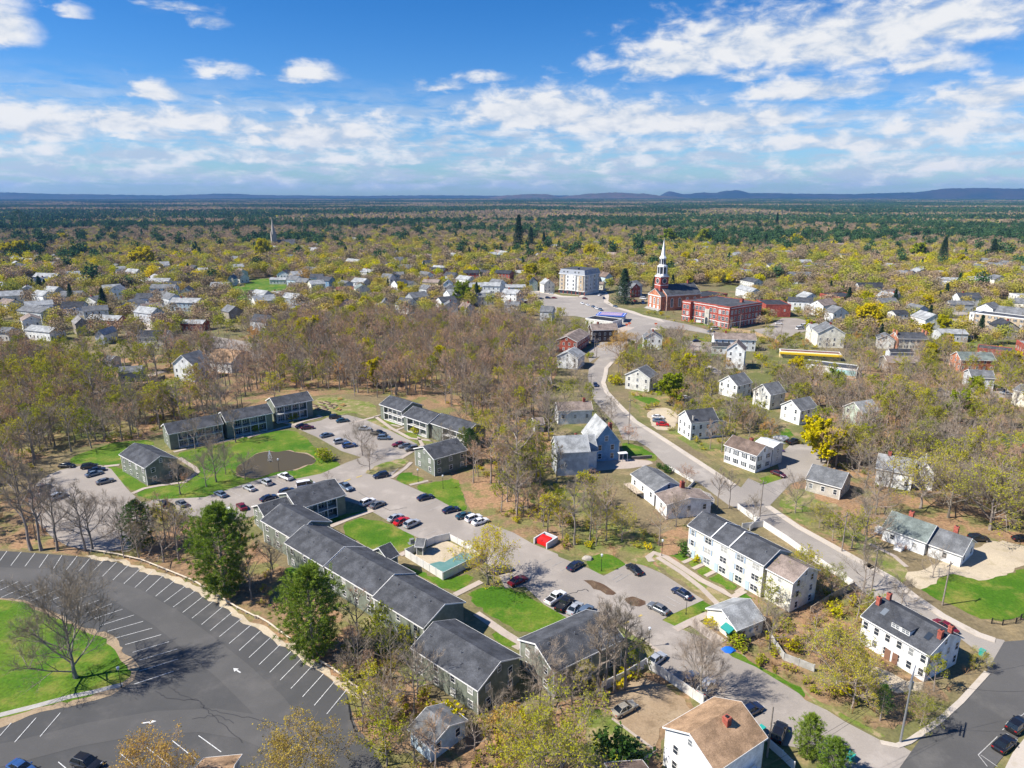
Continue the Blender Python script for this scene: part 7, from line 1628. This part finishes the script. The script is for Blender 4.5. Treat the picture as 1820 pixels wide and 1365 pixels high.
sow(V(PP,870,752,950,735,975,700,985,760,985,860,900,880,870,860,880,800),30,(('bare',6),('bud',2),('open',1)),'between the green block and the barn',.8,1.15)
sow(V(PP,800,850,860,800,900,770,830,740,780,800),40,(('open',3),('bud',2)),'behind the small sage green block',.5,.75)
sow(V(PP,1190,1010,1240,1000,1320,950,1280,990,1230,970,1180,985),60,(('bare',3),('open',2)),'behind the townhouses',.5,.7)
sow(V(PP,620,1110,700,1150,760,1250,900,1290,1080,1210,1120,1190,1150,1210,1060,1240,900,1420,640,1420,640,1250,600,1200),12,(('open',4),('bare',3),('bud',4),('orange',.3)),'below the long green row',.42,.78)
sow(V(PP,1340,1100,1420,1030,1560,1090,1560,1160,1600,1240,1640,1280,1560,1300,1440,1240,1340,1170),26,(('open',3),('bud',4),('bare',2)),'in the corner house thicket',.4,.7)
sow(V(PP,1640,1210,1720,1180,1740,1190,1640,1270,1600,1280),26,(('open',3),('bud',2)),'on the bank at the street corner',.35,.5)
sow(V(PP,1360,905,1440,895,1560,940,1640,1020,1560,1000,1440,950),60,(('open',3),('bud',3)),'on the verge above the through street',.5,.75)
sow(V(PP,1430,800,1500,780,1600,800,1900,830,1990,1000,1900,1040,1820,940,1720,920,1640,880,1560,880,1480,880),22,(('open',5),('bud',5),('bare',2),('gold',.15)),'in the wood behind the cape house',.75,1.05,avoid=False)
sow(V(PP,1360,690,1560,640,1990,690,1990,830,1700,790,1560,780,1500,770,1420,740),30,(('open',4),('bud',4),('bare',3),('lime',.2)),'on the right hand flats',.65,.95)
sow(V(PP,1090,650,1180,600,1300,640,1360,700,1380,780,1330,850,1250,800,1150,740,1110,710),27,(('bud',4),('open',4),('bare',2),('orange',.8),('gold',.3)),'inside the bend of the through street',.5,.82)
sow(V(PP,960,720,1040,640,1040,700,1060,740,1090,790,980,770),40,(('bud',3),('open',4)),'beside the blue gabled house',.5,.8)
sow(V(PP,960,560,1060,600,1040,640,985,620,900,575,930,560),50,(('bud',4),('open',4)),'below the town centre',.5,.8)
sow(V(PP,0,430,540,450,540,560,330,610,-200,640,-200,430),80,(('bud',4),('open',4),('bare',2),('orange',.4),('gold',.25),('spruce',.35),('red',.3)),QL,.6,.9)
sow(V(PP,540,450,900,450,960,560,700,572,480,585,540,560),78,(('bud',5),('open',4),('orange',.8),('gold',.6),('spruce',.3)),QS,.55,.85)
sow(V(PP,900,440,1350,440,1350,500,1180,520,960,520,900,500),100,(('bud',5),('open',4),('orange',.6),('gold',.5),('spruce',.4)),QC,.6,.9)
sow(V(PP,1230,540,1420,500,1500,560,1560,640,1400,690,1300,640,1240,600),85,(('bud',4),('open',3),('orange',.4),('gold',.2)),QB,.5,.75)
sow(V(PP,1350,440,2000,440,2100,700,1560,640,1420,500),44,(('bud',5),('open',4),('gold',.8),('lime',.4),('spruce',.4),('bare',1)),QR,.55,.85)
sow(V(PP,1400,470,1640,470,1640,535,1480,560,1440,520),75,(('open',5),('bud',1)),QR,.6,.8)
sow(V(PP,-200,448,400,448,560,470,400,478,0,482,-200,482),90,(('bud',4),('open',4),('bare',4),('pine',.4)),'on the bank above the left quarter',.7,.95)
TR.sort(key=lambda q:q[0]**2+q[1]**2)
DS={'bare':'bare brown tree','open':'bare grey tree','bud':'olive budding tree','orange':'amber budding tree','red':'reddish budding tree','gold':'yellow leafed tree','lime':'lime leafed tree','pine':'dark green pine','spruce':'dark green spruce'}
rest=[];far=[]
for (x,y,key,s,rot,where) in TR:
    nm,cat=kindof(key);d=math.hypot(x,y)
    if NIND.get(nm,0)<295 and d<620:
        NIND[nm]=NIND.get(nm,0)+1
        base=key.rstrip('0123456789')
        ds=DS[base]+' '+where
        if d<300: treeobj(key,ds,cat,nm,x,y,s,rot,'',fixed=True,group=DS[base]+'s '+where)
        else:
            o=link(nm,joined(key),None,Matrix.Translation((x,y,0))@Matrix.Rotation(rot,4,'Z')@Matrix.Diagonal((s,s,s,1)));tag(o,ds,cat,'',DS[base]+'s '+where,True)
    elif d<430: rest.append((x,y,0,rot,s,1.0,key))
    else: far.append((x,y,0,rot,s*1.05,rs.uniform(.8,1.0),{'bare':0,'open':1,'bud':2,'orange':3,'red':1,'gold':4,'lime':4,'pine':5,'spruce':6}[key.rstrip('0123456789')]))
keys=sorted(set(p[6] for p in rest))
if rest: scatter("woodland",[p[:6]+(keys.index(p[6]),) for p in rest],[joined(k) for k in keys])
# beyond the town: single far trees out to about 2 km, then clumps of forest
for _ in range(30000):
    d=math.sqrt(rs.uniform(640**2,1900**2));a=rs.uniform(R(-41),R(41));x,y=d*math.sin(a),d*math.cos(a)
    if d>1100 and rs.random()<.12: pass
    if blocked(x,y) or (hides(x,y) and rs.random()<.8): continue
    nz=vnoise(x/170,y/90,3)*.6+vnoise(x/60,y/40,8)*.4
    if nz<.30 and d<1150 and rs.random()<.6: continue
    con=vnoise(x/330+9,y/170,5)*.7+vnoise(x/90,y/60,2)*.3;pc=.02 if d<850 else (.05 if d<1100 else .12)
    if con>.56: pc=.08 if d<850 else (.3 if d<1100 else .7)
    yel=.32 if (d<1100 and vnoise(x/110,y/110,14)>.5) else .05
    t=rs.random()
    k=rs.choice((5,5,5,6)) if t<pc else (4 if t<pc+yel else (rs.choice((2,3)) if rs.random()<(.6 if d<1150 else .25) else rs.choice((0,1))))
    far.append((x,y,0,rs.uniform(0,6.28),rs.uniform(.75,1.2)*(1.0 if k<5 else rs.uniform(.9,1.3)),rs.uniform(.8,1.1),k))
scatter("far_woodland",far,FAR)
PT=[patch(1,(.78,.9,.91)),patch(2,(.70,.9,.92)),patch(3,(.30,.36,.365)),patch(4,(.25,.3,.31)),patch(5,(.90,.95,.95)),patch(6,(.15,.2,.21))]
pts=[]
for i in range(-34,35):
    for j in range(9,54):
        x=i*200+rs.uniform(-8,8);y=j*200+rs.uniform(-8,8);d=math.hypot(x,y)
        if d<1880 or d>10200 or abs(math.atan2(x,y))>R(44): continue
        con=vnoise(x/1400+5,y/520,6)*.6+vnoise(x/450,y/300,11)*.4+min(.10,(d-2000)/50000)
        k=rs.choice((0,1,4)) if con<.55 else (2 if con<.60 else rs.choice((3,5)))
        pts.append((x,y,0,rs.choice((0,math.pi/2,math.pi,-math.pi/2)),1.02,1.0+.25*vnoise(x/900,y/900,4),k))
scatter("far_forest",pts,PT)
# low brush on the woodland floor
BR=[shrub(11,1.5,1.2,7,12,.04,0,.1).mesh("brush_a",[L_brush]),shrub(12,1.3,1.2,7,12,.04,130,.13).mesh("brush_b",[L_brush,L_olive]),shrub(13,1.8,1.3,7,14,.04,220,.14).mesh("brush_c",[L_brush,L_gold]),shrub(14,1.2,1.3,8,14,.04,160,.12).mesh("brush_d",[L_brush,L_lime])]
bp_=[]
def brush(poly,area,mix,s0=.7,s1=1.5):
    W_=[at(q)[:2] for q in poly];x0,x1=min(p[0] for p in W_),max(p[0] for p in W_);y0,y1=min(p[1] for p in W_),max(p[1] for p in W_)
    for _ in range(int((x1-x0)*(y1-y0)/area)):
        x,y=rs.uniform(x0,x1),rs.uniform(y0,y1)
        if not inpoly(x,y,W_) or blocked(x,y): continue
        if vnoise(x/9,y/9,31)<.38: continue
        bp_.append((x,y,0,rs.uniform(0,6.28),rs.uniform(s0,s1),rs.uniform(.7,1.2),pick(mix)))
brush(WOODP,26,((0,6),(1,2),(2,.2)))
brush(V(PP,-200,640,200,645,330,735,240,790,80,840,-20,975,-250,975),20,((0,4),(1,4),(3,1)))
brush(V(PP,20,890,60,960,160,978,300,1010,360,980,500,1110,640,1150,600,1040,520,980,440,960,330,940,250,960,100,965),6,((0,8),(1,1)))
brush(V(PP,620,1110,700,1150,760,1250,900,1290,1080,1210,1120,1190,1150,1210,1060,1240,900,1420,640,1420,640,1250,600,1200),3.2,((0,5),(1,5),(2,.8),(3,.9)),.7,1.5)
brush(V(PP,1330,1110,1420,1030,1560,1090,1560,1160,1640,1280,1560,1300,1440,1250,1340,1180),3.6,((0,5),(1,4),(2,.4)),.7,1.5)
brush(V(PP,1600,1230,1720,1180,1740,1190,1640,1270,1600,1290),4,((0,4),(1,3)),.7,1.3)
brush(V(PP,880,760,980,740,980,860,1060,890,1180,960,1150,1000,1000,975,860,905,830,850,870,780),9,((0,4),(1,4),(2,1),(3,1)))
brush(V(PP,1090,650,1180,600,1300,640,1380,780,1330,850,1250,800,1150,740,1110,710),14,((0,4),(1,3),(2,1)))
brush(V(PP,1360,690,1560,640,1990,690,1990,1000,1820,940,1640,880,1440,860),24,((0,5),(1,4),(3,1)))
brush(V(PP,1100,560,2000,470,2100,700,1560,640,1300,660,1100,640),60,((0,3),(1,5),(2,1),(3,1)),1.0,2.2)
brush(V(PP,-200,470,900,470,960,560,480,600,-200,650),80,((0,3),(1,5),(2,1),(3,1)),1.0,2.2)
scatter("undergrowth",bp_,BR)
# ---------------------------------------------------------------- labels: say which one
ORD=['first','second','third','fourth','fifth','sixth','seventh','eighth','ninth','tenth','eleventh','twelfth','thirteenth','fourteenth','fifteenth','sixteenth','seventeenth','eighteenth','nineteenth','twentieth']
LM=[(at(p),t_) for p,t_ in ((T2(192,500),'near the stone spire'),(T3(570,800),'near the five storey block'),(T3(1160,900),'near the white steeple'),(T3(1500,960),'near the brick school'),(T4(812,985),'near the biggest yellow tree'),(T1(1015,645),'near the yellow dome tree'),(T3(250,520),'near the dark spruce trio'),(T2(1650,780),'near the white mansard house'),(X3(950,850),'near the brick ended colonial'),(X3(1500,430),'near the far right parking lot'),(X3(200,900),'near the yellow awning stand'),(X3(1600,640),'near the tan apartment block'),(T2(1490,635),'near the round yellow tree'),(X3(0,420),'near the school parking lot'),(X5(808,590),'near the lime bush and spruce'),(X5(320,470),'near the dark cone spruce'),(T3(1290,470),'near the two lime trees'),(X3(1180,230),'near the dark pointed spruce'),(T2(540,705),'near the blue hillside house'),(X5(800,650),'near the long brick house'),(X3(1580,880),'near the red awning shop'))]
def where2(o,where,fixed):
    if fixed or not where or o.get('category')!='house': return where
    p=o.matrix_basis.translation;d,t_=min(((p-q).xy.length,t_) for q,t_ in LM)
    return t_ if d<95 else where
LAB=[(o,desc,where2(o,where,fixed),fixed) for (o,desc,where,fixed) in LAB]
gr={}
for (o,desc,where,fixed) in LAB: gr.setdefault((desc,where,fixed),[]).append(o)
for (desc,where,fixed),obs in gr.items():
    base=(desc+' '+where).strip()
    if len(obs)==1 or (fixed and len(obs)>20):
        for o in obs: o['label']=base
        continue
    obs.sort(key=lambda o:proj(o.matrix_basis.translation)[0])
    for k,o in enumerate(obs): o['label']="%s, %s from left"%(base,ORD[k] if k<20 else 'number %d'%(k+1))
for (o,_,_,_) in LAB:
    if len(o['label'].split())>16: o['label']=' '.join(w_ for w_ in o['label'].split() if w_ not in ('the','a','of'))
    if len(o['label'].replace('-',' ').replace(',',' ').split())>15: print("LONG",o['label'])
LL=[(len(__import__('re').findall(r"[\w']+",o['label'])),o['label']) for (o,_,_,_) in LAB];print('LONG',sorted(LL)[-4:]);print("TREES",NIND,"woodland",len(rest),"far",len(far),"patches",len(pts),"brush",len(bp_))
